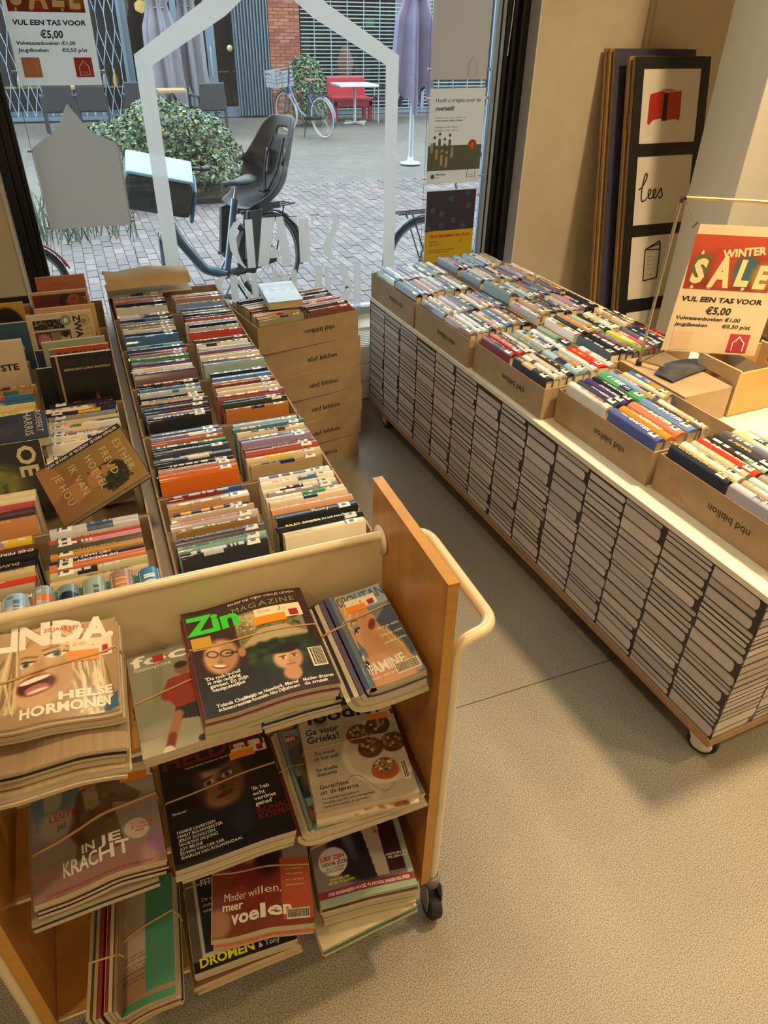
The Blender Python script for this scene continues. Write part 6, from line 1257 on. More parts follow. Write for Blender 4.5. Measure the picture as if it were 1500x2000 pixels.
def bike(name, label, x, y, head, frame_m, tyre, lean=0, rad=.34, saddle_m=None, grip_m=None, steer=0, low=True, thick=1.):
    b = tag(bpy.data.objects.new(name, None), label, 'bicycle'); COL.objects.link(b); b.matrix_world = T(x, y, 0) @ RZ(head) @ RX(lean)
    fx, rx = .56, -.54; saddle_m = saddle_m or m_bblk; grip_m = grip_m or m_bblk
    wheel(b, rx, rad, tyre); wheel(b, fx, rad, tyre, steer=steer)
    k = thick
    MB().tube(loop([(.40, 0, .82), (.30, 0, .62), (.12, 0, .38), (-.08, 0, .30)]), .021*k, 10).build('down_tube', frame_m, b)
    if not low: MB().tube(loop([(.39, 0, .86), (.10, 0, .62), (-.16, 0, .55)]), .015, 8).build('top_tube', frame_m, b)
    MB().tube([(-.08, 0, .30), (-.24, 0, .82)], .017*(1 if k == 1 else 1.5), 10).build('seat_tube', frame_m, b)
    for s in (-1, 1):
        MB().tube([(-.08, s*.02, .30), (rx, s*.06, rad)], .010*k, 6).build('chain_stay', frame_m, b); MB().tube([(-.20, s*.02, .68), (rx, s*.06, rad)], .009*k, 6).build('seat_stay', frame_m, b)
        MB().tube([(.43, s*.05, .70), (fx, s*.055, rad)], .012, 6).build('fork_blade', frame_m, b)
    MB().tube([(.44, 0, .66), (.37, 0, .94)], .021, 8).build('head_tube', frame_m, b); MB().tube([(.37, 0, .94), (.34, 0, 1.06)], .013, 8).build('stem', m_bblk, b)
    MB().tube([(-.24, 0, .82), (-.27, 0, .90)], .013, 8).build('seat_post', m_rim, b)
    MB().tube(loop([(.22, -.31, 1.06), (.30, -.22, 1.08), (.36, -.08, 1.07), (.36, .08, 1.07), (.30, .22, 1.08), (.22, .31, 1.06)]), .012, 8).build('handlebar', m_bblk, b)
    for s in (-1, 1): MB().tube([(.24, s*.29, 1.065), (.15, s*.345, 1.055)], .018, 8).build('grip', grip_m, b)
    sd = MB(); P = [(-.14, .018, .0), (-.20, .03, .005), (-.28, .06, .0), (-.36, .095, .01), (-.41, .085, .02), (-.42, .02, .02)]
    vs = []
    for x_, w_, dz in P:
        for j in range(9):
            t = j/8*math.pi; vs.append((x_, -w_*math.cos(t), .92+dz+.030*math.sin(t)))
    sd.add(vs, [(i*9+j, i*9+j+1, (i+1)*9+j+1, (i+1)*9+j) for i in range(len(P)-1) for j in range(8)], None, None, True); sd.add(vs[:9], [tuple(range(9))]); sd.add(vs[-9:], [tuple(range(9))[::-1]])
    sd.add([(p[0], s*p[1], .915+p[2]) for p in P for s in (-1, 1)], [(2*i, 2*i+1, 2*i+3, 2*i+2) for i in range(len(P)-1)]); sd.build('saddle', saddle_m, b)
    fender(b, rx, rad, rad+.022, 200, 20, frame_m if k == 1 else m_bblk); fender(b, fx, rad, rad+.022, 150, 20, frame_m if k == 1 else m_bblk)
    c = MB(); c.tube([(-.08, .035, .30), (rx, .05, rad)], .032, 8); c.build('chain_guard', m_bblk, b); MB().tube([(-.08, -.09, .30), (-.08, .09, .30)], .018, 8).build('crank_axle', m_bblk, b)
    for s in (-1, 1):
        cr = MB().tube([(-.08, s*.09, .30), (-.08+s*.12, s*.10, .30-s*.12)], .010, 6).build('crank', m_rim, b); MB().box(-.08+s*.12-.04, -.08+s*.12+.04, s*.14-.04, s*.14+.04, .29-s*.12, .31-s*.12).build('pedal', m_bblk, cr)
    ra = MB(); z = .72
    for y_ in (-.06, 0, .06): ra.tube([(-.24, y_, z), (-.80, y_, z)], .006, 5)
    for x_ in (-.28, -.50, -.78): ra.tube([(x_, -.065, z), (x_, .065, z)], .006, 5)
    for s in (-1, 1): ra.tube([(-.68, s*.06, z), (rx, s*.065, rad)], .006, 5); ra.tube([(-.42, s*.06, z), (rx, s*.065, rad)], .006, 5)
    ra.build('rack', m_bblk, b)
    MB().tube([(-.10, .05, .28), (-.18, .20, .0)], .009, 6).build('kickstand', m_bblk, b)
    return b
m_teal = mat('petrol_blue_paint', (.16, .35, .46), .3, coat=.5); m_navy = mat('navy_paint', (.26, .31, .45), .35, coat=.4); m_wwall = mat('white_wall_tyre', (.78, .76, .72), .6)
eb = bike('electric_bicycle', 'petrol blue electric bicycle with child seat close to the window', .90, 5.62, 209, m_teal, m_tyre, lean=2, thick=1.7, steer=8)
# child seat on the rack
cs = MB(); n = 13; ringsp = []
prof = [(-.26, .75, .19, .03), (-.40, .75, .215, .05), (-.55, .78, .225, .10), (-.66, .85, .23, .19), (-.71, .96, .225, .20), (-.75, 1.06, .21, .15), (-.775, 1.15, .195, .11), (-.79, 1.21, .185, .085), (-.80, 1.25, .175, .07), (-.81, 1.30, .15, .045), (-.815, 1.335, .10, .015)]
vs = []
for i, (x_, z_, hw, wing) in enumerate(prof):
    for j in range(n):
        t = -1+2*j/(n-1); e = abs(t)**3
        fwd = (1, 0) if i > 3 else ((.5, .85) if i in (2, 3) else (0, 1))
        vs.append((x_+wing*e*(1.1 if i > 3 else .3), hw*t, z_+wing*e*(.25 if i > 3 else 1.6)))
cs.add(vs, [(i*n+j, i*n+j+1, (i+1)*n+j+1, (i+1)*n+j) for i in range(len(prof)-1) for j in range(n-1) if not (i == 7 and 4 <= j <= 7)], None, None, True)
o = cs.build('child_seat', mat('seat_black_plastic', (.11, .11, .12), .45, spec=.3), eb); so = o.modifiers.new('thick', 'SOLIDIFY'); so.thickness = .022; so.offset = 0; sb_ = o.modifiers.new('smooth', 'SUBSURF'); sb_.levels = 1; sb_.render_levels = 2
m_strap = mat('strap_grey', (.34, .35, .37), .5)
for s in (-1, 1):
    pd = MB().box(-.012, .012, -.022, .022, -.09, .09, T(-.685, s*.09, 1.03) @ RY(-16)).build('shoulder_pad', m_strap, o, bevel=.008)
    MB().tube([(-.735, s*.06, 1.19), (-.67, s*.075, 1.08), (-.63, s*.07, .98), (-.57, s*.02, .85)], .009, 5).build('harness_strap', m_bblk, o)
    MB().prism([(-.36, .76), (-.22, .76), (-.16, .42), (-.22, .36), (-.30, .40)], -.02, .02, T(0, s*.15, 0) @ RX(90)).build('leg_guard', mat('seat_black_plastic', (.11, .11, .12), .45, spec=.3), o, bevel=.01)
MB().box(-.03, .03, -.035, .035, 0, .025, T(-.54, 0, .83)).build('buckle', m_bblk, o, bevel=.006)
MB().box(-.60, -.34, -.10, .10, .72, .765).build('seat_mount', m_bblk, eb)
# handlebar bag
m_bagb = mat('teal_bag', (.24, .45, .58), .55, nscale=30, namt=.06); m_bagt = mat('pale_blue_flap', (.66, .82, .92), .45)
hb = MB().box(.33, .61, -.22, .22, .86, 1.12).build('handlebar_bag', mat('bag_black', (.12, .12, .14), .6), eb, bevel=.04)
MB().box(.34, .60, -.21, .21, 1.116, 1.138).build('bag_flap', m_bagt, hb, bevel=.02); MB().box(.36, .58, -.245, -.22, .82, 1.06).build('side_pocket', m_bagb, hb, bevel=.012); MB().box(.36, .58, .22, .245, .82, 1.06).build('side_pocket', m_bagb, hb, bevel=.012); MB().box(.43, .49, -.249, -.244, .92, .97).build('bag_patch', m_strap, hb)
MB().lathe([(0, 0), (.035, .01), (.045, .05), (.04, .06), (0, .062)], 14, T(.50, 0, .70) @ RY(90)).build('headlight', m_rim, eb)
MB().tube([(.26, .20, 1.08), (.40, .16, .98), (.44, .06, .80)], .005, 5).build('brake_cable', m_bblk, eb); MB().box(-.16, -.04, -.05, .05, .34, .80, T(0, 0, 0)).build('battery', m_bblk, eb, M=RY(-16) @ T(-.10, 0, -.0), bevel=.02)
lettering('dutch id', WHITE, eb, frame((.30, -.038, .62), (-.10, 0, .20), (-.2, 0, -.1)), 0, -.015, h=.028, bold=.01)
hb.matrix_local = T(.5, 0, 1.0) @ RY(22) @ RX(-14) @ T(-.5, 0, -1.0)
ST = T(.40, 0, 0) @ RZ(52) @ T(-.40, 0, 0)
for o_ in list(eb.children):
    nm = o_.name.split('.')[0]
    if nm in ('fork_blade', 'stem', 'handlebar', 'grip', 'headlight', 'brake_cable', 'handlebar_bag') or (nm == 'mudguard' and max(v.co.x for v in o_.data.vertices) > .3) or (nm == 'wheel' and o_.location.x > 0):
        o_.matrix_local = ST @ o_.matrix_basis
cb = bike('city_bicycle', 'navy city bicycle with white-walled tyres and grey crate parked by the bush', 4.36, 15.0, 112, m_navy, m_wwall, lean=-5, saddle_m=mat('tan_leather', (.55, .34, .25), .5), grip_m=mat('tan_leather', (.55, .34, .25), .5), low=True)
cr_ = MB()
for z in (.80, .86, .92, 1.0): cr_.box(.50, .86, -.20, -.19, z, z+.035); cr_.box(.50, .86, .19, .20, z, z+.035); cr_.box(.50, .51, -.2, .2, z, z+.035); cr_.box(.85, .86, -.2, .2, z, z+.035)
for x_ in (.50, .62, .74, .845):
    for y_ in (-.2, .19): cr_.box(x_, x_+.015, y_, y_+.01, .78, 1.03)
for y_ in (-.2, -.07, .06, .185):
    for x_ in (.5, .85): cr_.box(x_, x_+.01, y_, y_+.015, .78, 1.03)
cr_.box(.50, .86, -.2, .2, .77, .785); cr_.build('front_crate', mat('crate_grey', (.60, .64, .68), .5), cb)
MB().tube([(.44, -.08, .72), (.60, -.08, .76), (.60, .08, .76), (.44, .08, .72)], .008, 5).build('front_carrier', m_bblk, cb)
lb = bike('red_bicycle', 'red bicycle standing at the black window post', -1.0, 5.35, 20, mat('red_paint', (.70, .10, .15), .3, coat=.5), m_tyre, lean=3)
MB().box(.14, .50, -.05, .05, .80, .88).build('frame_bag', m_bblk, lb, bevel=.02)
rbk = bike('grey_bicycle', 'bicycle with dark tyre behind the yellow poster', 3.05, 5.42, 4, mat('graphite_paint', (.30, .33, .38), .4), m_tyre, lean=-3)

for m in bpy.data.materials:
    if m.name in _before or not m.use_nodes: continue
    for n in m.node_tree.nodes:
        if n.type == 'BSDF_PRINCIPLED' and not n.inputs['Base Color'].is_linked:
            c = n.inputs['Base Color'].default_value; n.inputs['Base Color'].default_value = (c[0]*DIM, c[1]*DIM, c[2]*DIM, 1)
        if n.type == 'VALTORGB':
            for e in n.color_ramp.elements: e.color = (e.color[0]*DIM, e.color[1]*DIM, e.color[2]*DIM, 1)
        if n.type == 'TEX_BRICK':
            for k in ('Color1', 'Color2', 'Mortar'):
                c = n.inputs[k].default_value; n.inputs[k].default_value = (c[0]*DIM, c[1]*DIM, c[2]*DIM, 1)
# ------------------------------------------------------------------ leaning painted panels
m_plye = mat('panel_plywood', (.70, .57, .38), .6, nscale=20, namt=.2, stretch=(1, 1, 8)); m_pblk = mat('panel_black', (.10, .085, .08), .55, nscale=20, namt=.2); m_pblue = mat('panel_blue', (.26, .27, .40), .6, nscale=12, namt=.12)
m_paper = mat('panel_paper', (.90, .88, .84), .7, nscale=6, namt=.03)
LEAN = math.degrees(math.atan(.215))
def panel(name, label, x, ytop, ztop, th, w_=.53, rz=0):
    h_ = ztop/math.cos(R(LEAN)); o = tag(bpy.data.objects.new(name, None), label, 'panel', 'leaning painted panels'); COL.objects.link(o)
    o.matrix_world = T(x, ytop-ztop*.215, 0) @ RZ(rz) @ RX(-LEAN); return o, h_
def hinge(o, z): 
    h = MB().box(-.003, 0, .004, .03, z-.03, z+.03).build('hinge', mat('hinge_steel', (.55, .50, .42), .4, metal=.6), o)
p, h_ = panel('painted_panel', 'black framed panel with red book, word lees and small book drawings', 3.055, 3.90, 1.815, .03)
MB().box(0, .53, .002, .024, 0, h_).build('board', m_plye, p); fr_ = MB()
for a0, a1, b0, b1 in ((0, .06, 0, h_), (.468, .53, 0, h_), (.06, .468, h_-.06, h_), (.06, .468, h_-.507, h_-.439), (.06, .468, h_-.95, h_-.884), (.06, .468, h_-1.40, h_-1.322), (.06, .468, 0, .06)):
    MB().box(a0, a1, -.004, .002, b0, b1).build('painted_bar', m_pblk, p)
PLp = frame((0, -.0012, 0), (1, 0, 0), (0, 0, 1))
for t0, t1 in ((.06, .439), (.507, .884), (.95, 1.322), (1.40, h_-.06)): MB().box(.06, .468, -.0008, .002, h_-t1, h_-t0).build('picture', m_paper, p)
MB().prism([(.115, h_-.20), (.12, h_-.185), (.20, h_-.17), (.235, h_-.178), (.34, h_-.172), (.343, h_-.30), (.335, h_-.325), (.31, h_-.315), (.27, h_-.318), (.235, h_-.325), (.20, h_-.31), (.15, h_-.318), (.118, h_-.345), (.11, h_-.33)], 0, .0006, PLp).build('red_book_drawing', m_redp, p)
MB().prism([(.215, h_-.185), (.245, h_-.183), (.243, h_-.32), (.212, h_-.325)], .0006, .0012, PLp).build('black_spine_stroke', BLACK, p)
for k in range(5): MB().tube([(.18+k*.02, -.002, h_-.175), (.20+k*.02, -.002, h_-.165+.006*(k % 2)), (.25+k*.012, -.002, h_-.170)], .0012, 4).build('page_stroke', m_redp, p)
def stroke(pts, r_=.0055):
    P = [Vector(q) for q in pts]; out = []
    for i in range(len(P)-1):
        a_, b_, c_, d_ = P[max(i-1, 0)], P[i], P[i+1], P[min(i+2, len(P)-1)]
        for k in range(5):
            t = k/5; out.append(.5*((2*b_)+(c_-a_)*t+(2*a_-5*b_+4*c_-d_)*t*t+(3*b_-a_-3*c_+d_)*t**3))
    out.append(P[-1]); MB().tube([(v[0], -.001, v[1]) for v in out], r_, 6).build('brush_stroke', BLACK, p)
hh = h_
stroke([(.085, hh-.685), (.11, hh-.67), (.135, hh-.63), (.14, hh-.605), (.13, hh-.60), (.118, hh-.63), (.108, hh-.70), (.112, hh-.745), (.13, hh-.75), (.15, hh-.735), (.17, hh-.715), (.178, hh-.695), (.165, hh-.688), (.158, hh-.71), (.165, hh-.735), (.185, hh-.735), (.205, hh-.715), (.213, hh-.695), (.20, hh-.688), (.194, hh-.71), (.202, hh-.735), (.222, hh-.728), (.25, hh-.685), (.256, hh-.70), (.263, hh-.725), (.25, hh-.738), (.236, hh-.732)], .0042)
for a_, b_ in (((.17, 1.03), (.17, 1.215)), ((.17, 1.215), (.275, 1.205)), ((.275, 1.205), (.285, 1.035)), ((.285, 1.035), (.17, 1.03)), ((.17, 1.03), (.275, .985)), ((.185, 1.025), (.26, .992)), ((.285, 1.035), (.275, .985)), ((.2, 1.02), (.285, 1.0))):
    stroke([(a_[0], hh-a_[1]), (b_[0], hh-b_[1])], .0042)
stroke([(.228, hh-1.19), (.22, hh-1.182), (.228, hh-1.176), (.235, hh-1.183), (.228, hh-1.19)], .0014)
for k in range(4): MB().box(.19, .19+.05+.012*(k % 2), -.0016, -.0010, hh-1.075-k*.025, hh-1.070-k*.025).build('faint_writing', mat('pencil', (.74, .76, .66), .7), p)
for z in (.62, 1.55): hinge(p, z)
p, h_ = panel('painted_panel', 'plain wooden panel hinged behind the lees panel', 3.05, 3.945, 1.815, .03); MB().box(0, .53, .0, .024, 0, h_).build('board', m_plye, p)
p, h_ = panel('painted_panel', 'blue painted panel leaning behind the lees panel', 3.0, 4.045, 1.845, .03, rz=-3); MB().box(0, .55, .002, .022, 0, h_).build('board', m_plye, p); MB().box(0, .55, -.001, .002, 0, h_).build('painted_face', m_pblue, p)
p, h_ = panel('painted_panel', 'wooden panel rearmost of those leaning on the cream wall', 2.99, 4.085, 1.845, .03, rz=-3); MB().box(0, .55, .0, .022, 0, h_).build('board', m_plye, p)
p, h_ = panel('painted_panel', 'wooden panel second from the wall in the leaning group', 2.985, 4.115, 1.845, .03, rz=-3); MB().box(0, .55, .002, .020, 0, h_).build('board', m_plye, p)

# ------------------------------------------------------------------ sale print design (used on poster and banner)
m_orr = mat('print_sale_red', (.80, .22, .12), .5); m_logo = mat('print_logo_red', (.74, .22, .26), .5)
def sale_design(parent, PLs, w_, dy=0., ghost=False):
    """w_ = sheet width; coordinates in sheet widths from lower left"""
    a = Art(100, 70, 'b03018', 'cf4524'); a.ell(.55, .30, .5, .35, '7a2016', 0, .9, .8)
    for x0, x1, y0, y1, c in ((.06, .24, .22, .62, '5f6a2a'), (.30, .56, .06, .68, 'c23a22'), (.56, .78, .14, .60, '2f6470'), (.78, .99, .08, .50, 'b5772a')): a.ell((x0+x1)/2, (y0+y1)/2, (x1-x0)*.62, (y1-y0)*.62, c, 0, .5, .9); a.rect(x0+.02, x1-.02, y0+.02, y1-.02, c, .8)
    for x, y in ((.13, .68), (.10, .04), (.30, .05), (.93, .60), (.70, .05)): a.poly([(x+.028*math.cos(R(90+i*36))*(1 if i % 2 == 0 else .4), y+.045*math.sin(R(90+i*36))*(1 if i % 2 == 0 else .4)) for i in range(10)], 'f4e8d0')
    pos = lambda U, V: np.array([PLs @ Vector(((.05+.90*u)*w_, (.79+dy+.58*v)*w_, .0004)) for u, v in zip(U, V)])
    art_panel('sale_print', a, pos, m_photo, parent)
    L = lambda s, x, y, h, m=BLACK, **k: lettering(s, m, parent, PLs, x*w_, (y+dy)*w_, h=h*w_, **k)
    cr = mat('print_cream', (.93, .86, .66), .5)
    L('WINTER', .38, 1.135, .085, cr, bold=.04, w=.44*w_, rot=8, lift=.001)
    for s, x, y, h in (('S', .10, .87, .25), ('A', .29, .84, .32), ('L', .57, .86, .27), ('E', .77, .84, .24)): L(s, x, y, h, cr, bold=.05, shear=.12, lift=.0012, w=(.15 if s in 'SLE' else .23)*w_)
    L('VUL EEN TAS VOOR', .07, .655, .055, bold=.035, w=.86*w_, shear=.1); L('\u20ac5,00', .36, .520, .082, bold=.03, shear=.1); L('Volwassenboeken \u20ac1,00', .06, .445, .042, bold=.025, w=.70*w_, shear=.1); L('Jeugdboeken', .06, .370, .042, bold=.025, w=.36*w_, shear=.1); L('\u20ac0,50 p/st', .58, .370, .042, bold=.025, w=.31*w_, shear=.1)
    for x, m in ((.70, m_logo),) + (((.07, mat('print_logo_pale', (.83, .62, .54), .5)),) if ghost else ((.07, mat('print_logo_ghost', (.90, .78, .64), .5)),)):
        y0 = .09 if dy == 0 else .09
        q = [(x, y0+dy), (x+.22, y0+dy), (x+.22, y0+.22+dy), (x, y0+.22+dy)]
        MB().prism([(a_*w_, b_*w_) for a_, b_ in q], .0001, .0006, PLs).build('logo_square', m, parent)
        if m is m_logo or ghost:
            P = [(.05, .02), (.05, .12), (.085, .15), (.11, .19), (.135, .15), (.17, .12), (.17, .02)]
            MB().tube([PLs @ Vector(((x+a_)*w_, (y0+b_+dy)*w_, .0010)) for a_, b_ in P], .0025*w_/.3, 4).build('logo_house', WHITE if m is m_logo else mat('print_logo_line', (.90, .74, .66), .5), parent)
            if m is m_logo and dy == 0: L('STAD', x+.075, y0+.045, .022, WHITE, bold=0, lift=.0012); L('KAMER', x+.062, y0+.015, .022, WHITE, bold=0, w=.095*w_, lift=.0012)
m_sheet = sheet_mat('poster_paper', (.90, .89, .87)); m_clip = mat('clip_steel', (.72, .72, .72), .3, metal=.9); m_wire = mat('wire_steel', (.35, .35, .36), .4, metal=.7)
PY = 4.20
def clips(o, pts):
    for x, z in pts: MB().tube([(x-.012, 0, z), (x+.012, 0, z)], .006, 8).build('wire_clip', m_clip, o)
m_acr = mixglass('acrylic_holder', (.95, .97, .97), film=.03, refl=.8)
ps = thing('sale_poster', 'winter sale poster hanging on wires high in the window', 'poster', (0, PY, 0))
MB().box(-.145, .225, .006, .009, 1.672, 2.24).build('acrylic_sheet', m_acr, ps); pp = MB().add([(-.138, .003, 1.682), (.220, .003, 1.682), (.220, .003, 2.22), (-.138, .003, 2.22)], [(0, 1, 2, 3)]).build('paper', m_sheet, ps)
sale_design(pp, frame((-.138, .0005, 1.682), (1, 0, 0), (0, 0, 1)), .358, ghost=True); clips(ps, ((-.152, 1.735), (.232, 1.735)))
hc = thing('house_card', 'blank grey beige house shaped card hanging in the window', 'card', (0, PY, 0))
hp_ = [(-.155, 1.045), (.243, 1.045), (.248, 1.425), (.20, 1.45), (.14, 1.48), (.105, 1.51), (.075, 1.56), (.043, 1.606), (.012, 1.56), (-.012, 1.515), (-.045, 1.485), (-.10, 1.455), (-.155, 1.42)]
MB().add([(a_, 0, b_) for a_, b_ in hp_], [tuple(range(len(hp_)))]).build('card', sheet_mat('grey_card', (.76, .74, .71), .4), hc); clips(hc, ((-.165, 1.41), (.252, 1.42), (-.165, 1.055), (.250, 1.065)))
sh2 = MB().prism([(x_*1.0+.006, z_+.003) for x_, z_ in hp_], .0, .003, T(0, .010, 0) @ FZ).build('acrylic_sheet', m_acr, hc)
up = thing('blank_poster', 'beige back of a poster topmost in the window column', 'poster', (0, PY, 0))
MB().add([(1.94, .003, 1.69), (2.29, .003, 1.69), (2.29, .003, 2.25), (1.94, .003, 2.25)], [(0, 1, 2, 3)]).build('paper', sheet_mat('poster_back', (.70, .66, .62), .35), up); clips(up, ((1.932, 1.74), (2.30, 1.74)))
MB().tube([(2.17, -.002, 1.70), (2.17, -.002, 1.77), (2.195, -.002, 1.80), (2.22, -.002, 1.77), (2.22, -.002, 1.70)], .0012, 4).build('logo_house', mat('faint_line', (.68, .62, .55), .7), up)
op = thing('information_poster', 'information poster about overheid with grey green figures in the window', 'poster', (0, PY, 0))
pp = MB().add([(1.945, .003, 1.155), (2.292, .003, 1.155), (2.292, .003, 1.648), (1.945, .003, 1.648)], [(0, 1, 2, 3)]).build('paper', sheet_mat('poster_tan', (.86, .83, .78)), op)
MB().box(1.938, 2.298, .005, .008, 1.148, 1.655).build('acrylic_sheet', m_acr, op); clips(op, ((1.930, 1.60), (2.306, 1.60), (1.930, 1.19), (2.306, 1.19)))
PLo = frame((1.945, .0005, 1.155), (1, 0, 0), (0, 0, 1)); m_gg = mat('print_grey_green', (.34, .38, .36), .55); m_ogr = mat('print_rust', (.66, .26, .12), .55); m_txt = mat('print_umber', (.20, .16, .14), .55)
MB().box(0, .347, .072, .205, 0, .0004, PLo).build('green_field', m_gg, pp)
def pill(x, y0, y1, r_, m): 
    pts = [(x+r_*math.cos(R(a_)), y1+r_*math.sin(R(a_))) for a_ in range(0, 181, 30)] + [(x+r_*math.cos(R(a_)), y0+r_*math.sin(R(a_))) for a_ in range(180, 361, 30)]
    MB().prism(pts, .0004, .0009, PLo).build('figure_shape', m, pp)
m_tanp = MATS['poster_tan']
for x, y0, y1, m in ((.04, .15, .215, m_gg), (.072, .15, .235, m_gg), (.105, .15, .21, m_gg), (.137, .15, .23, m_gg), (.023, .175, .215, m_tanp), (.056, .14, .18, m_tanp), (.089, .105, .15, m_tanp), (.121, .095, .14, m_tanp), (.155, .145, .19, m_tanp)): pill(x, y0, y1, .008, m)
for x, y, m in ((.04, .247, m_gg), (.072, .265, m_gg), (.105, .238, m_gg), (.137, .258, m_gg), (.089, .176, m_tanp), (.121, .168, m_tanp)): pill(x, y, y+.001, .008, m)
MB().prism([(.285+.028*math.cos(R(a_)), .205+.028*math.sin(R(a_))) for a_ in range(0, 360, 15)], .0004, .001, PLo).build('info_disc', m_ogr, pp); lettering('i', m_tanp, pp, PLo, .285, .188, h=.030, align='c', bold=.05, lift=.0014)
for s, x, y, h, b_ in (('Heeft u vragen over de', .035, .425, .022, 0), ('overheid?', .035, .385, .022, .03), ('We helpen u verder tijdens de spreekuren van', .035, .345, .0075, 0), ('het Informatiepunt Digitale Overheid', .035, .330, .0085, .02), ('woensdag van 13.00 - 15.00 uur', .035, .297, .0085, 0), ('donderdag van 10.00 - 12.00 uur', .035, .280, .0085, 0), ('informatie', .055, .046, .012, .02), ('punt', .055, .03, .011, 0)):
    lettering(s, m_txt, pp, PLo, x, y, h=h, bold=b_, w=.285 if 'Heeft' in s else None)
MB().prism([(.038+.013*math.cos(R(a_)), .040+.013*math.sin(R(a_))) for a_ in range(0, 360, 20)], 0, .0006, PLo).build('info_mark', mat('print_blue_grey', (.25, .36, .45), .55), pp)
MB().tube([PLo @ Vector((x, y, .0008)) for x, y in ((.265, .025), (.265, .07), (.28, .082), (.292, .095), (.304, .082), (.318, .07), (.318, .025))], .0014, 4).build('logo_house', m_txt, pp); lettering('STAD', m_txt, pp, PLo, .291, .040, h=.008, align='c', bold=0); lettering('KAMER', m_txt, pp, PLo, .291, .027, h=.008, align='c', bold=0)
yp = thing('cafe_poster', 'navy and yellow DE HUISKAMER VAN ZUID poster lowest in the window', 'poster', (0, PY, 0))
MB().box(1.943, 2.295, .005, .008, .60, 1.128).build('acrylic_sheet', m_acr, yp); clips(yp, ((1.934, 1.075), (2.303, 1.08)))
pp = MB().add([(1.95, .003, .607), (2.288, .003, .607), (2.288, .003, 1.12), (1.95, .003, 1.12)], [(0, 1, 2, 3)]).build('paper', m_sheet, yp); PLy = frame((1.95, .0005, .607), (1, 0, 0), (0, 0, 1))
MB().box(.004, .334, .278, .508, 0, .0006, PLy).build('navy_field', mat('print_indigo', (.20, .19, .31), .5), pp); MB().box(.004, .334, .004, .278, 0, .0006, PLy).build('yellow_field', mat('print_mustard', (.83, .70, .14), .5), pp)
m_cup = mat('print_cup_blue', (.22, .33, .46), .5)
for x, y, a_ in ((.05, .40, 30), (.11, .375, -10), (.17, .46, 20), (.28, .49, 10), (.29, .415, -20), (.19, .335, 5), (.11, .305, -20), (.26, .30, 20), (.02, .29, 60)):
    MB().prism([(-.020, .014), (.016, .016), (.014, -.010), (.004, -.017), (-.008, -.016), (-.017, -.006)], .0006, .0012, PLy @ T(x, y, 0) @ RZ(a_)).build('cup_print', m_cup, pp)
for s, x, y, h, m, b_ in (('DE HUISKAMER VAN ZUID', .035, .238, .017, m_redp, .03), ('Koffie/Thee', .035, .208, .0095, m_txt, 0), ('1,50', .245, .212, .0095, m_txt, 0), ('Cappuccino e.a.', .035, .192, .0095, m_txt, 0), ('2,00', .24, .198, .0095, m_txt, 0), ('Betaal contactloos via het pinapparaat', .035, .160, .0085, m_txt, 0), ('Neem iets lekkers en ga zitten', .035, .146, .0085, m_txt, 0)): lettering(s, m, pp, PLy, x, y, h=h, bold=b_, lift=.0012)
for i, x in enumerate((-.158, .240, 1.931, 2.303)):
    w1 = thing('hanging_wire', 'thin steel wire holding posters in the window, %s from the black post' % ORD[i], 'wire', (x, PY+.003, 0), group='window poster wires'); MB().tube([(0, 0, .362), (0, 0, 3.0)], .0012, 5).build('wire', m_wire, w1)
cd = thing('blind_cord', 'thin white cord dangling beside the upper window frame', 'cord', (2.44, 4.22, 0)); MB().tube([(0, 0, 3.0), (.0, .01, 2.2), (-.012, .0, 1.95), (-.02, 0, 1.80)], .0022, 5).build('cord', m_white, cd)

# ------------------------------------------------------------------ the banner stand, closed box, cloth and crate on the cart
dbx = card_box(MC @ frame((.455, 1.198, ZC+.0005), (0, -1, 0), (1, 0, 0)), .36, .235, .125, 'closed cardboard box on the cart under the banner foot', 'open boxes of books on the white cart', None, lid=True)
ua = R(-29); UD = Vector((math.cos(ua), math.sin(ua), 0)); UN = Vector((-math.sin(ua), math.cos(ua), 0)); FO = Vector((1.9375, 2.108, .868))
MBN = frame(FO, UD, Vector((0, 0, 1)))     # local x along banner, y up, z towards the room
bn = tag(bpy.data.objects.new('banner_stand', None), 'small table banner stand with winter SALE banner on the cart', 'banner'); COL.objects.link(bn); bn.matrix_world = MBN
m_brass = mat('brass_rod', (.80, .66, .38), .3, metal=.8); m_rod = mat('alu_rod', (.72, .66, .56), .3, metal=.8)
MB().tube([(0, 0, 0), (.018, .60, -.02)], .006, 8).build('pole', m_rod, bn); MB().tube([(.018, .60, -.02), (.022, .612, -.02), (.034, .616, -.02)], .008, 8).build('corner_joint', m_rub, bn); MB().tube([(.03, .616, -.02), (.52, .612, -.02)], .006, 8).build('top_rod', m_brass, bn); MB().tube([(.52, .612, -.02), (.535, .60, -.02), (.54, .066, 0)], .006, 8).build('pole', m_rod, bn)
MB().tube([(0, .018, 0), (.085, .022, .060)], .005, 6).build('foot_rod', m_brass, bn); MB().lathe([(0, 0), (.012, 0), (.012, .02), (0, .022)], 10, RX(-90)).build('foot_joint', m_rub, bn)
MB().tube([(.036, .605, -.018), (.075, .545, -.012)], .0028, 5).build('spring_cord', m_clip, bn); MB().box(-.004, .004, -.012, .012, -.002, .004, T(.082, .530, -.010) @ RZ(-35)).build('hook', mat('hook_brown', (.38, .30, .22), .5), bn); MB().tube([(.005, .01, 0), (.075, .060, -.005)], .0022, 5).build('tie_cord', m_wire, bn)
PB = T(.088, .064, -.008)
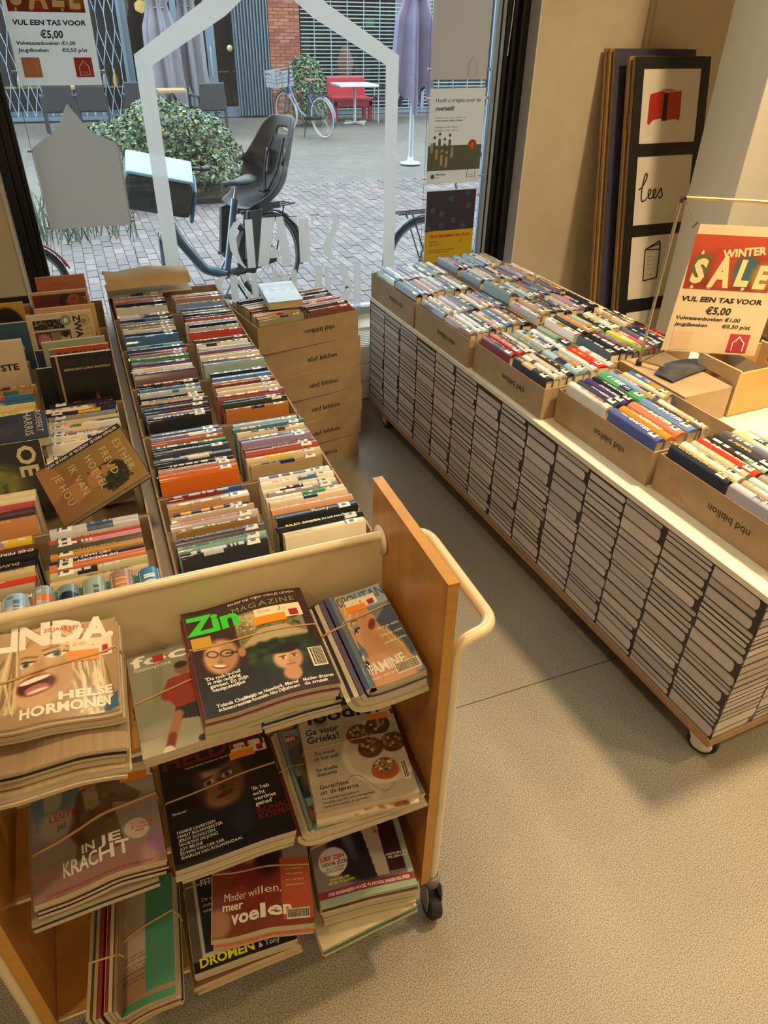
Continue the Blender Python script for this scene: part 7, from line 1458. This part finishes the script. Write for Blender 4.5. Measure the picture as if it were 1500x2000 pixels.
sheet = MB().add([PB @ Vector(q) for q in ((-.015, 0, 0), (.335, 0, 0), (.345, .47, 0), (.012, .47, 0), (-.015, 0, -.0012), (.335, 0, -.0012), (.345, .47, -.0012), (.012, .47, -.0012))], [(0, 1, 2, 3), (4, 7, 6, 5), (0, 4, 5, 1), (1, 5, 6, 2), (2, 6, 7, 3), (3, 7, 4, 0)]).build('banner_sheet', mat('banner_cloth', (.90, .83, .70), .6, nscale=5, namt=.02), bn)
sale_design(sheet, PB @ T(-.010, 0, .0002), .335, dy=-.065)
cl = thing('grey_cloth_strip', 'dark grey mottled cloth strip lying on the closed box', 'cloth', (2.06, 1.985, ZC+.137), R(10))
mb = MB(); vs = []; nn = 14
for i in range(nn+1):
    t = i/nn; x = -.12+.26*t; w_ = .060*(1-(2*t-1)**2*.3) if t > .05 else .045
    y = .03*math.sin(t*2.6); z = .003+.002*math.sin(t*5)**2
    vs += [(x, y-w_, z), (x, y, z+.002), (x, y+w_, z)]
mb.add(vs, [(3*i+j, 3*i+3+j, 3*i+4+j, 3*i+1+j) for i in range(nn) for j in (0, 1)], None, None, True); o = mb.build('cloth', mat('mottled_grey', (.27, .28, .31), .8, nscale=30, namt=.4), cl); so = o.modifiers.new('thick', 'SOLIDIFY'); so.thickness = .003
ct = tag(bpy.data.objects.new('wooden_crate', None), 'pale plywood crate with oval handle hole on the cart', 'crate'); COL.objects.link(ct); ct.matrix_world = MC @ T(.705, .835, ZC+.004)
m_crt = mat('crate_plywood', (.82, .66, .40), .5, nscale=9, namt=.12, stretch=(.4, 4, 4)); cw_, cd_, ch_ = .34, .205, .185
# end panel with the hole: ring of quads round an oval
def end_panel(x):
    out = [(0, 0), (cd_*.25, 0), (cd_*.5, 0), (cd_*.75, 0), (cd_, 0), (cd_, ch_*.33), (cd_, ch_*.66), (cd_, ch_), (cd_*.75, ch_), (cd_*.5, ch_), (cd_*.25, ch_), (0, ch_), (0, ch_*.66), (0, ch_*.33)]
    inn = []
    for k, (a_, b_) in enumerate(out):
        an = math.atan2((b_-ch_*.5)/ch_, (a_-cd_*.5)/cd_); c_, s_ = math.cos(an), math.sin(an); inn.append((cd_*.5 + max(-1, min(1, 1.35*c_))*.052*(.82+.18*abs(c_)), ch_*.66 + max(-1, min(1, 1.5*s_))*.014))
    n = len(out); vs = [(x, a_, b_) for a_, b_ in out+inn] + [(x+.010, a_, b_) for a_, b_ in out+inn]; fs = []
    for i in range(n):
        j = (i+1) % n; fs += [(i, n+i, n+j, j), (2*n+i, 2*n+j, 3*n+j, 3*n+i), (i, j, 2*n+j, 2*n+i), (n+i, 3*n+i, 3*n+j, n+j)]
    return MB().add(vs, fs)
end_panel(0).build('end_panel', mat('crate_end', (.78, .68, .52), .55, nscale=9, namt=.06), ct); end_panel(cw_-.01).build('end_panel', mat('crate_end', (.78, .68, .52), .55), ct)
MB().box(.010, cw_-.01, 0, .009, 0, ch_-.01).build('side_board', m_crt, ct); MB().box(.010, cw_-.01, cd_-.009, cd_, 0, ch_-.01).build('side_board', m_crt, ct); MB().box(.010, cw_-.01, .009, cd_-.009, 0, .008).build('floor_board', m_crt, ct)
for k in range(4):
    cdn = tag(bpy.data.objects.new('leaflet', None), 'brown leaflet, %s of those leaning inside the plywood crate' % ORD[k], 'leaflet', 'leaflets in the crate'); COL.objects.link(cdn); cdn.matrix_world = ct.matrix_world @ T(.045+k*.014, .013, .012) @ RY(28)
    MB().box(0, .004, 0, .17, 0, .19-.01*k).build('sheet', mat('leaflet_brown', (.50, .41, .30), .6, nscale=8, namt=.1), cdn)

# ------------------------------------------------------------------ potted palm by the pillar
pl = thing('potted_palm', 'palm with thin dark fronds in a woven basket beside the pillar', 'plant', (3.37, 2.42, 0))
m_bsk = mat('woven_basket', (.50, .38, .22), .8, nscale=60, namt=.5, stretch=(1, 1, 4)); MB().lathe([(.20, 0), (.29, .25), (.31, .55), (.29, .72), (.265, .72), (.27, .5), (.0, .5)], 28).build('basket', m_bsk, pl)
for k in range(12): MB().tube([((.205+.105*math.sin(min(1, k/9)*1.5)+.004)*math.cos(2*math.pi*i/28), (.205+.105*math.sin(min(1, k/9)*1.5)+.004)*math.sin(2*math.pi*i/28), .03+k*.06) for i in range(28)], .012, 5, True).build('weave_ring', m_bsk, pl)
m_frond = mat('frond_green', (.14, .22, .12), .5)
for k in range(15):
    a_ = R(k*24+8); Rr = .42+.06*(k % 3); mb = MB(); pts = []
    for i in range(9):
        t = i/8; pts.append((Rr*t*math.cos(a_), Rr*t*math.sin(a_), .55+.95*t-.42*t*t*(1+.2*(k % 2))))
    mb.tube(pts, [.006*(1-.8*i/8)+.001 for i in range(9)], 5)
    for i in range(3, 9):
        p_ = Vector(pts[i]); d_ = (Vector(pts[i])-Vector(pts[i-1])).normalized(); sd_ = d_.cross(Vector((0, 0, 1))).normalized()
        for s in (-1, 1):
            for q_ in (0, .5):
                o_ = p_-d_*q_*.08; t_ = o_+(sd_*s*.11+d_*.11+Vector((0, 0, -.05)))*(1.1-.06*i); mid = (o_+t_)/2+Vector((0, 0, .018)); w_ = d_*.007
                mb.add([o_, mid-w_, t_, mid+w_], [(0, 1, 2), (0, 2, 3)])
    mb.build('frond', m_frond, pl)
